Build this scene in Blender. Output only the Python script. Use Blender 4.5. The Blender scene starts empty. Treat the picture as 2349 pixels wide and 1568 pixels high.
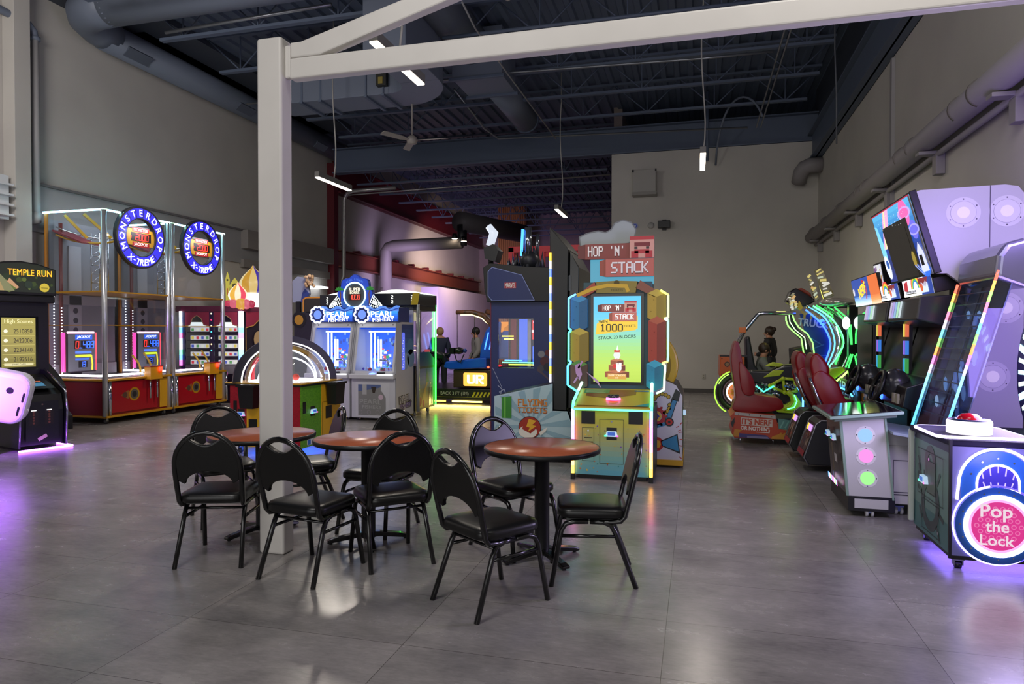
import bpy, bmesh, math, random
from math import sin, cos, pi, radians as R, atan2, hypot
from mathutils import Vector as V, Matrix
SC = bpy.context.scene
COL = SC.collection
random.seed(7)
# ---------------------------------------------------------------- camera, light, exposure
FOC, CAMH = 1566.0, 1.51
YAW = math.atan(423.5/1566); PIT = math.atan(23/1566)
cd = bpy.data.cameras.new('camera'); cam = bpy.data.objects.new('camera', cd); COL.objects.link(cam)
cd.sensor_width = 36; cd.lens = FOC/2349*36; cd.clip_start = .05; cd.clip_end = 120
cam.location = (0, 0, CAMH); cam.rotation_euler = (pi/2-PIT, 0, YAW)
SC.camera = cam
SC.view_settings.view_transform = 'Standard'; SC.view_settings.look = 'None'
SC.view_settings.gamma = 1; SC.view_settings.exposure = 0.0
w = bpy.data.worlds.new('world'); SC.world = w; w.use_nodes = True
w.node_tree.nodes['Background'].inputs[0].default_value = (.45, .5, .6, 1)
w.node_tree.nodes['Background'].inputs[1].default_value = .02

def area(name, loc, target, sx, sy, power, col=(1, 1, 1), spread=180):
    l = bpy.data.lights.new(name, 'AREA'); l.shape = 'RECTANGLE'; l.size = sx; l.size_y = sy
    l.energy = power; l.color = col; l.spread = R(spread)
    o = bpy.data.objects.new(name, l); COL.objects.link(o); o.location = loc
    o.rotation_euler = (V(target)-V(loc)).to_track_quat('-Z', 'Y').to_euler()
    return o
def point(name, loc, power, col, rad=.1):
    l = bpy.data.lights.new(name, 'POINT'); l.energy = power; l.color = col; l.shadow_soft_size = rad
    o = bpy.data.objects.new(name, l); COL.objects.link(o); o.location = loc
    return o
# shop-front daylight behind the viewer; unseen hall lights, side ones added to brighten walls
area('shopfront_daylight', (-2.5, -5.5, 2.3), (-2.0, 6, 1.6), 9, 3.6, 235, (1, .99, .98))
for (lx, ly, lz, tx_, ty_, tz_, pw) in ((-7.8, 4.0, 5.6, -10.8, 11.5, 3.0, 138), (-2.5, 0.5, 5.6, -2.2, 1.5, 0, 105), (1.0, 2.6, 5.2, 2.7, 10, 3.0, 62)):
    area('hall_fill_light', (lx, ly, lz), (tx_, ty_, tz_), 1.8, 1.2, pw, (1, .96, .92))

def ray(px, py):
    x = (px-1174.5)/FOC; y = -(py-784)/FOC
    cp, sp = cos(PIT), sin(PIT); fw = cp+y*sp; up = -sp+y*cp
    return V((x*cos(YAW)-fw*sin(YAW), x*sin(YAW)+fw*cos(YAW), up))
O = V((0, 0, CAMH))
def F(px, py, z=0): r = ray(px, py); return O+r*((z-CAMH)/r.z)
def RX(px, py, X): r = ray(px, py); return O+r*(X/r.x)
def RY(px, py, Y): r = ray(px, py); return O+r*(Y/r.y)

# ---------------------------------------------------------------- materials
def lin(h):
    if not isinstance(h, str): return tuple(h)
    h = h.lstrip('#'); o = []
    for i in (0, 2, 4):
        c = int(h[i:i+2], 16)/255
        o.append(c/12.92 if c <= .04045 else ((c+.055)/1.055)**2.4)
    return tuple(o)
_m = {}
def C(h, rough=.5, metal=0, coat=0, spec=.5):
    k = ('c', h, rough, metal, coat, spec)
    if k in _m: return _m[k]
    m = bpy.data.materials.new('surface_'+str(h).strip('#')); m.use_nodes = True
    b = m.node_tree.nodes['Principled BSDF']
    b.inputs['Base Color'].default_value = (*lin(h), 1); b.inputs['Roughness'].default_value = rough
    b.inputs['Metallic'].default_value = metal; b.inputs['Coat Weight'].default_value = coat
    b.inputs['Specular IOR Level'].default_value = spec
    m.diffuse_color = (*lin(h), 1)
    _m[k] = m; return m
def E(h, s=1.0, dim=0):
    k = ('e', h, s)
    if k in _m: return _m[k]
    m = bpy.data.materials.new('glow_'+str(h).strip('#')); m.use_nodes = True
    b = m.node_tree.nodes['Principled BSDF']
    b.inputs['Base Color'].default_value = (.02, .02, .02, 1); b.inputs['Roughness'].default_value = .35
    b.inputs['Emission Color'].default_value = (*lin(h), 1); b.inputs['Emission Strength'].default_value = s
    _m[k] = m; return m
def L(h, s=.3, base='#d8d6da'):
    k = ('l', h, s, base)
    if k in _m: return _m[k]
    m = bpy.data.materials.new('self_lit_'+str(h).strip('#')); m.use_nodes = True
    b = m.node_tree.nodes['Principled BSDF']
    b.inputs['Base Color'].default_value = (*lin(base), 1); b.inputs['Roughness'].default_value = .35
    b.inputs['Emission Color'].default_value = (*lin(h), 1); b.inputs['Emission Strength'].default_value = s
    _m[k] = m; return m
def glass(name='clear_acrylic', tint=(1, 1, 1), refl=.07, rough=.03):
    k = ('g', tint, refl, rough)
    if k in _m: return _m[k]
    m = bpy.data.materials.new(name); m.use_nodes = True; nt = m.node_tree; nt.nodes.clear()
    o = nt.nodes.new('ShaderNodeOutputMaterial'); mx = nt.nodes.new('ShaderNodeMixShader')
    t = nt.nodes.new('ShaderNodeBsdfTransparent'); g = nt.nodes.new('ShaderNodeBsdfGlossy')
    lw = nt.nodes.new('ShaderNodeLayerWeight'); lw.inputs[0].default_value = .12
    ma = nt.nodes.new('ShaderNodeMath'); ma.operation = 'MULTIPLY_ADD'
    ma.inputs[1].default_value = .6; ma.inputs[2].default_value = refl
    nt.links.new(lw.outputs['Fresnel'], ma.inputs[0]); nt.links.new(ma.outputs[0], mx.inputs[0])
    t.inputs[0].default_value = (*tint, 1); g.inputs['Roughness'].default_value = rough
    g.inputs[0].default_value = (.9, .9, .9, 1)
    nt.links.new(t.outputs[0], mx.inputs[1]); nt.links.new(g.outputs[0], mx.inputs[2]); nt.links.new(mx.outputs[0], o.inputs[0])
    _m[k] = m; return m
def noisy(name, c0, c1, scale, rough=.6, detail=6, bump=0, stretch=(1, 1, 1), rvar=0, spec=.5):
    m = bpy.data.materials.new(name); m.use_nodes = True; nt = m.node_tree; b = nt.nodes['Principled BSDF']
    tc = nt.nodes.new('ShaderNodeTexCoord'); mp = nt.nodes.new('ShaderNodeMapping'); mp.inputs['Scale'].default_value = stretch
    n = nt.nodes.new('ShaderNodeTexNoise'); n.inputs['Scale'].default_value = scale; n.inputs['Detail'].default_value = detail
    cr = nt.nodes.new('ShaderNodeValToRGB'); cr.color_ramp.elements[0].position = .3; cr.color_ramp.elements[1].position = .72
    cr.color_ramp.elements[0].color = (*lin(c0), 1); cr.color_ramp.elements[1].color = (*lin(c1), 1)
    nt.links.new(tc.outputs['Object'], mp.inputs[0]); nt.links.new(mp.outputs[0], n.inputs[0]); nt.links.new(n.outputs['Fac'], cr.inputs[0])
    nt.links.new(cr.outputs[0], b.inputs['Base Color']); b.inputs['Roughness'].default_value = rough
    b.inputs['Specular IOR Level'].default_value = spec
    if bump:
        bp = nt.nodes.new('ShaderNodeBump'); bp.inputs['Strength'].default_value = bump; bp.inputs['Distance'].default_value = .002
        nt.links.new(n.outputs['Fac'], bp.inputs['Height']); nt.links.new(bp.outputs[0], b.inputs['Normal'])
    return m

# ---------------------------------------------------------------- mesh builder
GL = {'H': '10001 10001 10001 11111 10001 10001 10001', 'O': '01110 10001 10001 10001 10001 10001 01110', 'P': '11110 10001 10001 11110 10000 10000 10000',
 'N': '10001 11001 11101 10111 10011 10001 10001', 'S': '01111 10000 10000 01110 00001 00001 11110', 'T': '11111 00100 00100 00100 00100 00100 00100',
 'A': '01110 10001 10001 11111 10001 10001 10001', 'C': '01111 10000 10000 10000 10000 10000 01111', 'K': '10001 10010 10100 11000 10100 10010 10001',
 'W': '10001 10001 10001 10101 10101 11011 10001', 'I': '11111 00100 00100 00100 00100 00100 11111', 'L': '10000 10000 10000 10000 10000 10000 11111',
 'B': '11110 10001 10001 11110 10001 10001 11110', 'E': '11111 10000 10000 11110 10000 10000 11111', 'F': '11111 10000 10000 11110 10000 10000 10000',
 'Y': '10001 10001 01010 00100 00100 00100 00100', 'G': '01111 10000 10000 10011 10001 10001 01111', 'R': '11110 10001 10001 11110 10100 10010 10001',
 'D': '11110 10001 10001 10001 10001 10001 11110', '1': '00100 01100 00100 00100 00100 00100 01110', '0': '01110 10001 10001 10001 10001 10001 01110',
 '2': '11110 00001 00001 01110 10000 10000 11111', "'": '00100 00100 00000 00000 00000 00000 00000', ' ': '00000 00000 00000 00000 00000 00000 00000',
 '/': '00001 00001 00010 00100 01000 10000 10000', 'U': '10001 10001 10001 10001 10001 10001 01110'}
SEG = {'0': 'abcdef', '1': 'bc', '2': 'abged', '3': 'abgcd', '4': 'fgbc', '5': 'afgcd', '6': 'afgedc', '7': 'abc', '8': 'abcdefg', '9': 'abcfgd', 'o': 'gcde', '-': 'g', '_': 'd', ' ': '', 'f': 'aefg', 'J': 'bcd'}
_txt = {}
def glyphs(s, bold=0.0):
    k = (s, bold)
    if k not in _txt:
        cu = bpy.data.curves.new('lettering', 'FONT'); cu.body = s; cu.size = 1; cu.align_x = 'CENTER'; cu.align_y = 'CENTER'
        cu.resolution_u = 3; cu.offset = bold
        ob = bpy.data.objects.new('lettering', cu); COL.objects.link(ob)
        dg = bpy.context.evaluated_depsgraph_get(); me = ob.evaluated_get(dg).to_mesh()
        vs = [v.co.copy() for v in me.vertices]; fs = [list(p.vertices) for p in me.polygons]
        if vs:
            cx = (min(v.x for v in vs)+max(v.x for v in vs))/2; cy = (min(v.y for v in vs)+max(v.y for v in vs))/2
            for v in vs: v.x -= cx; v.y -= cy
        bpy.data.objects.remove(ob); _txt[k] = (vs, fs)
    return _txt[k]
def frame(o, u, v):
    u = V(u).normalized(); v = V(v); v = (v-u*v.dot(u)).normalized(); n = u.cross(v)
    M = Matrix.Identity(4)
    for i in range(3): M[i][0] = u[i]; M[i][1] = v[i]; M[i][2] = n[i]; M[i][3] = o[i]
    return M
class B:
    def __init__(s, T=None):
        s.vs = []; s.fs = []; s.mi = []; s.sm = []; s.mats = []; s.T = T or Matrix.Identity(4)
    def at(s, *a): s.T = frame(*a) if len(a) == 3 else a[0]; return s
    def m(s, mat):
        if mat not in s.mats: s.mats.append(mat)
        return s.mats.index(mat)
    def add(s, pts, faces, mat, smooth=False):
        o = len(s.vs); T = s.T; i = s.m(mat)
        s.vs += [T @ V(p) for p in pts]
        for f in faces: s.fs.append([o+k for k in f]); s.mi.append(i); s.sm.append(smooth)
        return s
    def box(s, x0, y0, z0, x1, y1, z1, mat):
        p = [(x, y, z) for z in (z0, z1) for y in (y0, y1) for x in (x0, x1)]
        return s.add(p, [(0, 2, 3, 1), (4, 5, 7, 6), (0, 1, 5, 4), (2, 6, 7, 3), (0, 4, 6, 2), (1, 3, 7, 5)], mat)
    def prism(s, poly, a, b, mat, ax='y', smooth=False, cap=True):
        f = {'y': lambda u, v, t: (u, t, v), 'x': lambda u, v, t: (t, u, v), 'z': lambda u, v, t: (u, v, t)}[ax]
        n = len(poly); p = [f(u, v, a) for u, v in poly]+[f(u, v, b) for u, v in poly]
        ar = sum(poly[i][0]*poly[(i+1) % n][1]-poly[(i+1) % n][0]*poly[i][1] for i in range(n))
        c = list(range(n)); d = list(range(2*n-1, n-1, -1)); sd = [(i, i+n, (i+1) % n+n, (i+1) % n) for i in range(n)]
        flip = (ar > 0) != (ax == 'y')
        if (a > b): flip = not flip
        if flip: c = c[::-1]; d = d[::-1]; sd = [q[::-1] for q in sd]
        # orientation: caps outward, sides outward
        s.add(p, [c, d] if cap else [], mat); o = len(s.vs)-2*n; i = s.m(mat)
        for q in sd: s.fs.append([o+k for k in q[::-1]] if False else [o+k for k in q]); s.mi.append(i); s.sm.append(smooth)
        return s
    def tube(s, pts, r, mat, n=8, closed=False, sq=None):
        pts = [V(p) for p in pts]; N = len(pts); rr = r if isinstance(r, (list, tuple)) else [r]*N
        P = []; prev = None
        for i, p in enumerate(pts):
            a = pts[(i-1) % N] if closed or i else p; b = pts[(i+1) % N] if closed or i < N-1 else p
            t = (b-a).normalized()
            if prev is None:
                up = V((0, 0, 1)) if abs(t.z) < .9 else V((1, 0, 0))
                u = t.cross(up).normalized()
            else:
                u = (prev-t*prev.dot(t))
                u = u.normalized() if u.length > 1e-6 else t.orthogonal().normalized()
            prev = u; v = t.cross(u)
            for k in range(n):
                th = 2*pi*k/n+(pi/4 if n == 4 else 0)
                q = u*cos(th)*(sq[0] if sq else 1)+v*sin(th)*(sq[1] if sq else 1)
                P.append(p+q*rr[i])
        fs = []
        for i in range(N if closed else N-1):
            j = (i+1) % N
            for k in range(n): fs.append((i*n+k, i*n+(k+1) % n, j*n+(k+1) % n, j*n+k))
        if not closed: fs += [list(range(n))[::-1], [(N-1)*n+k for k in range(n)]]
        return s.add(P, fs, mat, n > 4)
    def cyl(s, p, q, r, mat, n=20, r2=None):
        return s.tube([p, q], [r, r if r2 is None else r2], mat, n)
    def lathe(s, prof, c, mat, n=24, a0=0, a1=2*pi):
        full = abs(a1-a0-2*pi) < 1e-6; K = n if full else n+1
        P = [(c[0]+r*cos(a0+(a1-a0)*k/n), c[1]+r*sin(a0+(a1-a0)*k/n), c[2]+z) for r, z in prof for k in range(K)]
        fs = []
        for i in range(len(prof)-1):
            for k in range(n):
                k2 = (k+1) % K
                fs.append((i*K+k, i*K+k2, (i+1)*K+k2, (i+1)*K+k))
        return s.add(P, fs, mat, True)
    def ball(s, c, r, mat, n=14, sc=(1, 1, 1)):
        m = n//2; pr = [(r*sin(pi*i/m), -r*cos(pi*i/m)) for i in range(m+1)]
        P = [(c[0]+a*cos(2*pi*k/n)*sc[0], c[1]+a*sin(2*pi*k/n)*sc[1], c[2]+z*sc[2]) for a, z in pr for k in range(n)]
        fs = [(i*n+k, i*n+(k+1) % n, (i+1)*n+(k+1) % n, (i+1)*n+k) for i in range(m) for k in range(n)]
        return s.add(P, fs, mat, True)
    # flat drawing on the current frame; z is the layer
    def poly(s, pts, mat, z=0): return s.add([(p[0], p[1], z*.0012) for p in pts], [list(range(len(pts)))], mat)
    def rect(s, x0, y0, x1, y1, mat, z=0): return s.poly([(x0, y0), (x1, y0), (x1, y1), (x0, y1)], mat, z)
    def rrect(s, x0, y0, x1, y1, r, mat, z=0):
        return s.poly(rr(x0, y0, x1, y1, r), mat, z)
    def disc(s, x, y, r, mat, z=0, n=28, ry=None, a0=0, a1=2*pi):
        ry = ry or r; k = n if abs(a1-a0-2*pi) < 1e-6 else n+1
        return s.poly([(x+r*cos(a0+(a1-a0)*i/n), y+ry*sin(a0+(a1-a0)*i/n)) for i in range(k)], mat, z)
    def ring(s, x, y, r0, r1, mat, z=0, n=36, a0=0, a1=2*pi, sy=1):
        P = []
        for i in range(n+1):
            a = a0+(a1-a0)*i/n
            P += [(x+r0*cos(a), y+r0*sin(a)*sy, z*.0012), (x+r1*cos(a), y+r1*sin(a)*sy, z*.0012)]
        return s.add(P, [(2*i, 2*i+1, 2*i+3, 2*i+2) for i in range(n)], mat)
    def line(s, pts, w, mat, z=0):
        for il, (a, b) in enumerate(zip(pts[:-1], pts[1:])):
            d = V((b[0]-a[0], b[1]-a[1])); L = d.length
            if L < 1e-6: continue
            n = V((-d.y, d.x))/L*w/2; e = d/L*w*.3
            s.poly([(a[0]-n.x-e.x, a[1]-n.y-e.y), (b[0]-n.x+e.x, b[1]-n.y+e.y), (b[0]+n.x+e.x, b[1]+n.y+e.y), (a[0]+n.x-e.x, a[1]+n.y-e.y)], mat, z+(il % 4)*.12)
        return s
    def grad(s, x0, y0, x1, y1, cols, mk, n=16, z=0):
        cl = [lin(c) for c in cols]
        for i in range(n):
            t = (i+.5)/n*(len(cl)-1); k = min(int(t), len(cl)-2); f = t-k
            c = tuple(round(cl[k][j]*(1-f)+cl[k+1][j]*f, 4) for j in range(3))
            s.rect(x0, y0+(y1-y0)*i/n, x1, y0+(y1-y0)*(i+1)/n, mk(c), z)
        return s
    def text(s, t, x, y, h, mat, z=1, wd=None, bold=0.0, rot=0, slant=0, w=1.0):
        vs, fs = glyphs(t)
        if not vs: return s
        sx = h*w/.72
        if wd: sx = wd/max(1e-6, max(v.x for v in vs)-min(v.x for v in vs))
        sy = h/.72; c, d = cos(rot), sin(rot)
        offs = [(0, 0)] if bold == 0 else [(i*bold*h*.9, j*bold*h*.9) for i, j in ((1, 1), (1, -1), (-1, 1), (-1, -1))]
        for io, (ox, oy) in enumerate(offs):
            P = []
            for v in vs:
                a = v.x*sx+slant*v.y*sy+ox; b = v.y*sy+oy
                P.append((x+a*c-b*d, y+a*d+b*c, z*.0012+io*.0003))
            s.add(P, fs, mat)
        return s
    def pix(s, t, x, y, px, mat, z=1, py=None, gap=1, fat=.4):
        py = py or px; W = len(t)*(5+gap)-gap; x0 = x-W*px/2; y0 = y+3.5*py
        for i, ch in enumerate(t):
            for r_, row in enumerate(GL[ch].split()):
                k = 0
                while k < 5:
                    if row[k] == '1':
                        e = k
                        while e < 5 and row[e] == '1': e += 1
                        a = x0+(i*(5+gap)+k)*px
                        s.rect(a, y0-(r_+1)*py, a+(e-k+fat)*px, y0-r_*py, mat, z); k = e
                    else: k += 1
        return s
    def seg(s, t, x, y, h, mat, z=2):
        w = h*.5; g = h*.2; th = h*.11; x0 = x-(len(t)*(w+g)-g)/2
        for i, ch in enumerate(t):
            a = x0+i*(w+g); D = {'a': (0, h/2, w, h/2), 'b': (w, 0, w, h/2), 'c': (w, -h/2, w, 0), 'd': (0, -h/2, w, -h/2), 'e': (0, -h/2, 0, 0), 'f': (0, 0, 0, h/2), 'g': (0, 0, w, 0)}
            for q in SEG[ch]:
                p = D[q]; sl = .08
                s.line([(a+p[0]+p[1]*sl, y+p[1]), (a+p[2]+p[3]*sl, y+p[3])], th, mat, z)
        return s
    def obj(s, name, parent=None, bev=0, world=True, seg=2):
        me = bpy.data.meshes.new(name); vs = s.vs
        if parent is not None and world:
            I = WM[parent.name].inverted(); vs = [I @ v for v in vs]
        me.from_pydata([tuple(v) for v in vs], [], s.fs); me.validate(clean_customdata=False)
        for mt in s.mats: me.materials.append(mt)
        if len(me.polygons) == len(s.mi):
            me.polygons.foreach_set('material_index', s.mi); me.polygons.foreach_set('use_smooth', s.sm)
        else: print('POLY MISMATCH', name, len(me.polygons), len(s.mi))
        me.update()
        o = bpy.data.objects.new(name, me); COL.objects.link(o)
        if parent is not None: o.parent = parent; WM[o.name] = WM[parent.name].copy()
        else: WM[o.name] = Matrix.Identity(4)
        if bev:
            md = o.modifiers.new('edge', 'BEVEL'); md.width = bev; md.segments = seg; md.limit_method = 'ANGLE'; md.angle_limit = R(40)
            md.harden_normals = False
        return o
WM = {}
def rr(x0, y0, x1, y1, r, k=5):
    P = []
    for cx, cy, a in ((x1-r, y0+r, -pi/2), (x1-r, y1-r, 0), (x0+r, y1-r, pi/2), (x0+r, y0+r, pi)):
        for i in range(k+1): P.append((cx+r*cos(a+pi/2*i/k), cy+r*sin(a+pi/2*i/k)))
    return P
def tag(o, label, cat, group=None):
    o['label'] = label; o['category'] = cat
    if group: o['group'] = group
    return o
def thing(name, label, cat, loc=(0, 0, 0), rz=0, group=None):
    o = bpy.data.objects.new(name, None); COL.objects.link(o); o.empty_display_size = .1
    o.location = loc; o.rotation_euler = (0, 0, rz)
    WM[o.name] = Matrix.Translation(V(loc)) @ Matrix.Rotation(rz, 4, 'Z')
    return tag(o, label, cat, group)
def struct(o): o['kind'] = 'structure'; return o
def dup(root, loc, rz, label=None, group=None, skip=()):
    c = root.copy(); COL.objects.link(c); c.location = loc; c.rotation_euler = (0, 0, rz)
    WM[c.name] = Matrix.Translation(V(loc)) @ Matrix.Rotation(rz, 4, 'Z')
    if label: c['label'] = label
    if group: c['group'] = group
    for ch in list(root.children):
        k = ch.copy(); COL.objects.link(k); k.parent = c
        for g in list(ch.children):
            q = g.copy(); COL.objects.link(q); q.parent = k
    return c
def soft(P, k=4):
    n = len(P); o = []
    for i in range(n):
        p0, p1, p2, p3 = (V((*P[(i+j) % n], 0)) for j in (-1, 0, 1, 2))
        for j in range(k):
            s = j/k; q = .5*((2*p1)+(p2-p0)*s+(2*p0-5*p1+4*p2-p3)*s*s+(3*p1-p0-3*p2+p3)*s**3); o.append((q.x, q.y))
    return o
def smooth(o):
    for p in o.data.polygons: p.use_smooth = True
    return o
def arc(cx, cy, r, a0, a1, n, ry=None):
    ry = ry or r
    return [(cx+r*cos(a0+(a1-a0)*i/n), cy+ry*sin(a0+(a1-a0)*i/n)) for i in range(n+1)]
def bez(p0, p1, p2, p3, n=10):
    p0, p1, p2, p3 = map(V, (p0, p1, p2, p3)); o = []
    for i in range(n+1):
        t = i/n; u = 1-t; o.append(p0*u**3+p1*3*u*u*t+p2*3*u*t*t+p3*t**3)
    return o

BLK = C('#0b0b0c', .4); CHROME = C('#c8ccd2', .12, 1); STEEL = C('#8d9095', .3, 1); WHT = C('#d8d8da', .4)
DARK = C('#15161a', .5); GOLD = C('#c9931a', .3, .3); REDP = C('#8d1018', .3)
# ================================================================ the hall
XL, XR, YB = -10.8, 2.78, 17.6
DECK = 7.35
def wallmat(n, a, b): return noisy(n, a, b, 1.1, .82, 5)
WALL = wallmat('wall_paint', '#b9b4ae', '#c2bdb6')
DKB = C('#3a404c', .6); DKB2 = C('#566175', .55); DUCT = C('#6a7282', .5)
# floor: vinyl tiles 1.22 x 0.61 with fine seams
fm = bpy.data.materials.new('vinyl_tile'); fm.use_nodes = True; nt = fm.node_tree; b_ = nt.nodes['Principled BSDF']
def nd(t, **k):
    n = nt.nodes.new(t)
    for a, v in k.items(): n.inputs[a].default_value = v
    return n
tc = nd('ShaderNodeTexCoord'); sp = nt.nodes.new('ShaderNodeSeparateXYZ'); nt.links.new(tc.outputs['Object'], sp.inputs[0])
def mth(op, a, b=None, c=None):
    n = nt.nodes.new('ShaderNodeMath'); n.operation = op
    for i, x in enumerate((a, b, c)):
        if x is None: continue
        if isinstance(x, (int, float)): n.inputs[i].default_value = x
        else: nt.links.new(x, n.inputs[i])
    return n.outputs[0]
tx = mth('DIVIDE', mth('ADD', sp.outputs[0], .146+12.2), 1.22); ty = mth('DIVIDE', mth('ADD', sp.outputs[1], 12.2-3.94+.305), .61)
fx = mth('FRACT', tx); fy = mth('FRACT', ty)
ex = mth('MULTIPLY', mth('MINIMUM', fx, mth('SUBTRACT', 1, fx)), 1.22); ey = mth('MULTIPLY', mth('MINIMUM', fy, mth('SUBTRACT', 1, fy)), .61)
seam = mth('LESS_THAN', mth('MINIMUM', ex, ey), .0016)
cid = nt.nodes.new('ShaderNodeCombineXYZ'); nt.links.new(mth('FLOOR', tx), cid.inputs[0]); nt.links.new(mth('FLOOR', ty), cid.inputs[1])
wn = nt.nodes.new('ShaderNodeTexWhiteNoise'); nt.links.new(cid.outputs[0], wn.inputs['Vector'])
mp = nd('ShaderNodeMapping', Scale=(.9, 1.6, 1)); nt.links.new(tc.outputs['Object'], mp.inputs[0])
n1 = nd('ShaderNodeTexNoise', Scale=2.2, Detail=9, Roughness=.68); nt.links.new(mp.outputs[0], n1.inputs[0])
mp2 = nd('ShaderNodeMapping', Scale=(8, 30, 1)); nt.links.new(tc.outputs['Object'], mp2.inputs[0])
n2 = nd('ShaderNodeTexNoise', Scale=2.0, Detail=5, Roughness=.7); nt.links.new(mp2.outputs[0], n2.inputs[0])
fac = mth('ADD', mth('ADD', mth('MULTIPLY', n1.outputs['Fac'], .75), mth('MULTIPLY', n2.outputs['Fac'], .3)), mth('MULTIPLY', wn.outputs[0], .10))
cr = nt.nodes.new('ShaderNodeValToRGB'); cr.color_ramp.elements[0].position = .36; cr.color_ramp.elements[1].position = .82
cr.color_ramp.elements[0].color = (*lin('#6b6868'), 1); cr.color_ramp.elements[1].color = (*lin('#a6a19f'), 1)
nt.links.new(fac, cr.inputs[0]); mx = nt.nodes.new('ShaderNodeMix'); mx.data_type = 'RGBA'
nt.links.new(seam, mx.inputs[0]); nt.links.new(cr.outputs[0], mx.inputs[6]); mx.inputs[7].default_value = (*lin('#4a4644'), 1)
nt.links.new(mx.outputs[2], b_.inputs['Base Color'])
nt.links.new(mth('MULTIPLY_ADD', n1.outputs['Fac'], .14, .19), b_.inputs['Roughness']); b_.inputs['Specular IOR Level'].default_value = .5
struct(B().box(-12, -7, -.1, 4.2, 40, 0, fm).obj('floor'))
struct(B().box(XL-.2, -7, 0, XL, 36, 9, WALL).obj('wall_left'))
struct(B().box(XR, -7, 0, XR+.2, 18, 5.55, WALL).box(XR+.004, -7, 5.55, XR+.2, 18, 9, DKB).obj('wall_right'))
struct(B().box(-2.12, 17.62, 0, XR, 18.1, 6.05, WALL).obj('wall_back'))
FARW = wallmat('far_wall_paint', '#8a7d78', '#958882')
struct(B().box(XL, 33.5, 0, -1.5, 33.7, 9, FARW).box(-2.12, 18.1, 0, -1.9, 33.5, 9, FARW).obj('wall_far'))
struct(B().box(-2.12, 17.6, 0, XR, 17.615, .1, C('#4a4644', .6)).obj('baseboard_back'))
# metal deck with real ribs running along the hall
g = B(); x = XL-.2
pr = [(XL-.2, DECK+.06)]
while x < XR+.2:
    pr += [(x, DECK), (x+.1, DECK), (x+.13, DECK+.05), (x+.27, DECK+.05)]; x += .3
n_ = len(pr); g.add([(a, -7, b) for a, b in pr]+[(a, 35, b) for a, b in pr], [(i, i+1, i+1+n_, i+n_) for i in range(n_-1)], DKB2)
g.box(XL-.2, -7, DECK+.09, XR+.2, 35, DECK+.2, DKB)
struct(g.obj('ceiling'))
struct(B().box(XL, -7, 7.22, -9.45, 17.55, 7.34, DKB).obj('trim_2'))
# big cross beam where the roof steps, and the girders along both side walls
def ibeam(b, ax, a, c0, c1, z0, z1, fl, mat, t=.03):
    for (u0, u1, w0, w1) in ((a-fl/2, a+fl/2, z0, z0+t), (a-fl/2, a+fl/2, z1-t, z1), (a-t/2, a+t/2, z0, z1)):
        if ax == 'x': b.box(c0, u0, w0, c1, u1, w1, mat)
        else: b.box(u0, c0, w0, u1, c1, w1, mat)
    return b
tg = lambda o, l, c, g_=None: tag(o, l, c, g_)
tg(ibeam(B(), 'x', 17.75, -10.1, XR, 6.06, 6.75, .3, DKB2).obj('steel_girder'), 'deep dark blue-grey steel girder crossing the hall above the back wall', 'girder')
tg(ibeam(B(), 'y', XR-.13, -6, 17.58, 5.55, 6.2, .24, DKB2).obj('steel_girder'), 'dark blue-grey steel girder running along the top of the right wall', 'girder')
tg(ibeam(B(), 'y', -10.3, 10.8, 17.58, 7.19, 7.22, .26, DKB2).obj('steel_girder'), 'dark steel girder above the round duct along the left wall', 'girder')
REDB = C('#5c141f', .45); REDL = C('#7c4032', .5)
t = thing('red_portal_frame', 'dark red steel column and overhead beam on the left wall past the cross girder', 'beam', (-10.65, 18.6, 0))
B().box(-10.79, 18.5, 0, -10.55, 18.75, 6.6, REDB).obj('column', t)
ibeam(B(), 'y', -10.62, 18.75, 33.4, 5.75, 6.72, .3, REDB).obj('overhead_beam', t)
t = thing('red_wall_beam', 'orange-red steel beam low on the left wall behind the bending grey pipe', 'beam', (-10.65, 18.8, 0))
ibeam(B(), 'y', -10.63, 18.76, 32.8, 3.5, 4.02, .3, REDL).obj('beam', t)
g = B()
for k in range(9): B().box(-10.75, 20+k*1.45, 4.03, -10.5, 20.12+k*1.45, 4.12, REDB).obj('clip_angle', t)
# ---- joists
def joist(y, zb, zt, x0, x1, label, mat=DKB2):
    t = thing('roof_joist', label, 'joist', (x0, y, zb), 0, 'open-web roof joists')
    B().box(x0, y-.05, zt-.05, x1, y+.05, zt, mat).obj('top_chord', t)
    B().box(x0+.3, y-.05, zb, x1-.3, y+.05, zb+.05, mat).obj('bottom_chord', t)
    g = B(); n = int((x1-x0)/.75); d = (x1-x0)/n
    for i in range(n):
        a, c = (zb+.03, zt-.03) if i % 2 else (zt-.03, zb+.03)
        g.tube([(x0+i*d, y, a), (x0+(i+1)*d, y, c)], .016, mat, 5)
        if i % 2: g.tube([(x0+i*d, y, a), (x0+i*d, y, zt-.03)], .014, mat, 4)
    g.obj('web', t)
words_ = ['nearest', 'second', 'third', 'fourth', 'fifth', 'sixth', 'seventh', 'eighth', 'ninth', 'tenth']
for k in range(7):
    joist(16.25-k*1.55, 6.6, DECK, -9.4, 2.62, 'dark open-web roof joist over the main hall, %s in front of the cross girder' % words_[k])
for k in range(9):
    joist(19.3+k*1.55, 6.05, 6.75 if k > 20 else DECK, -10.5, -2.15, 'dark open-web roof joist of the far bay, %s behind the cross girder' % words_[k])
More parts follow.
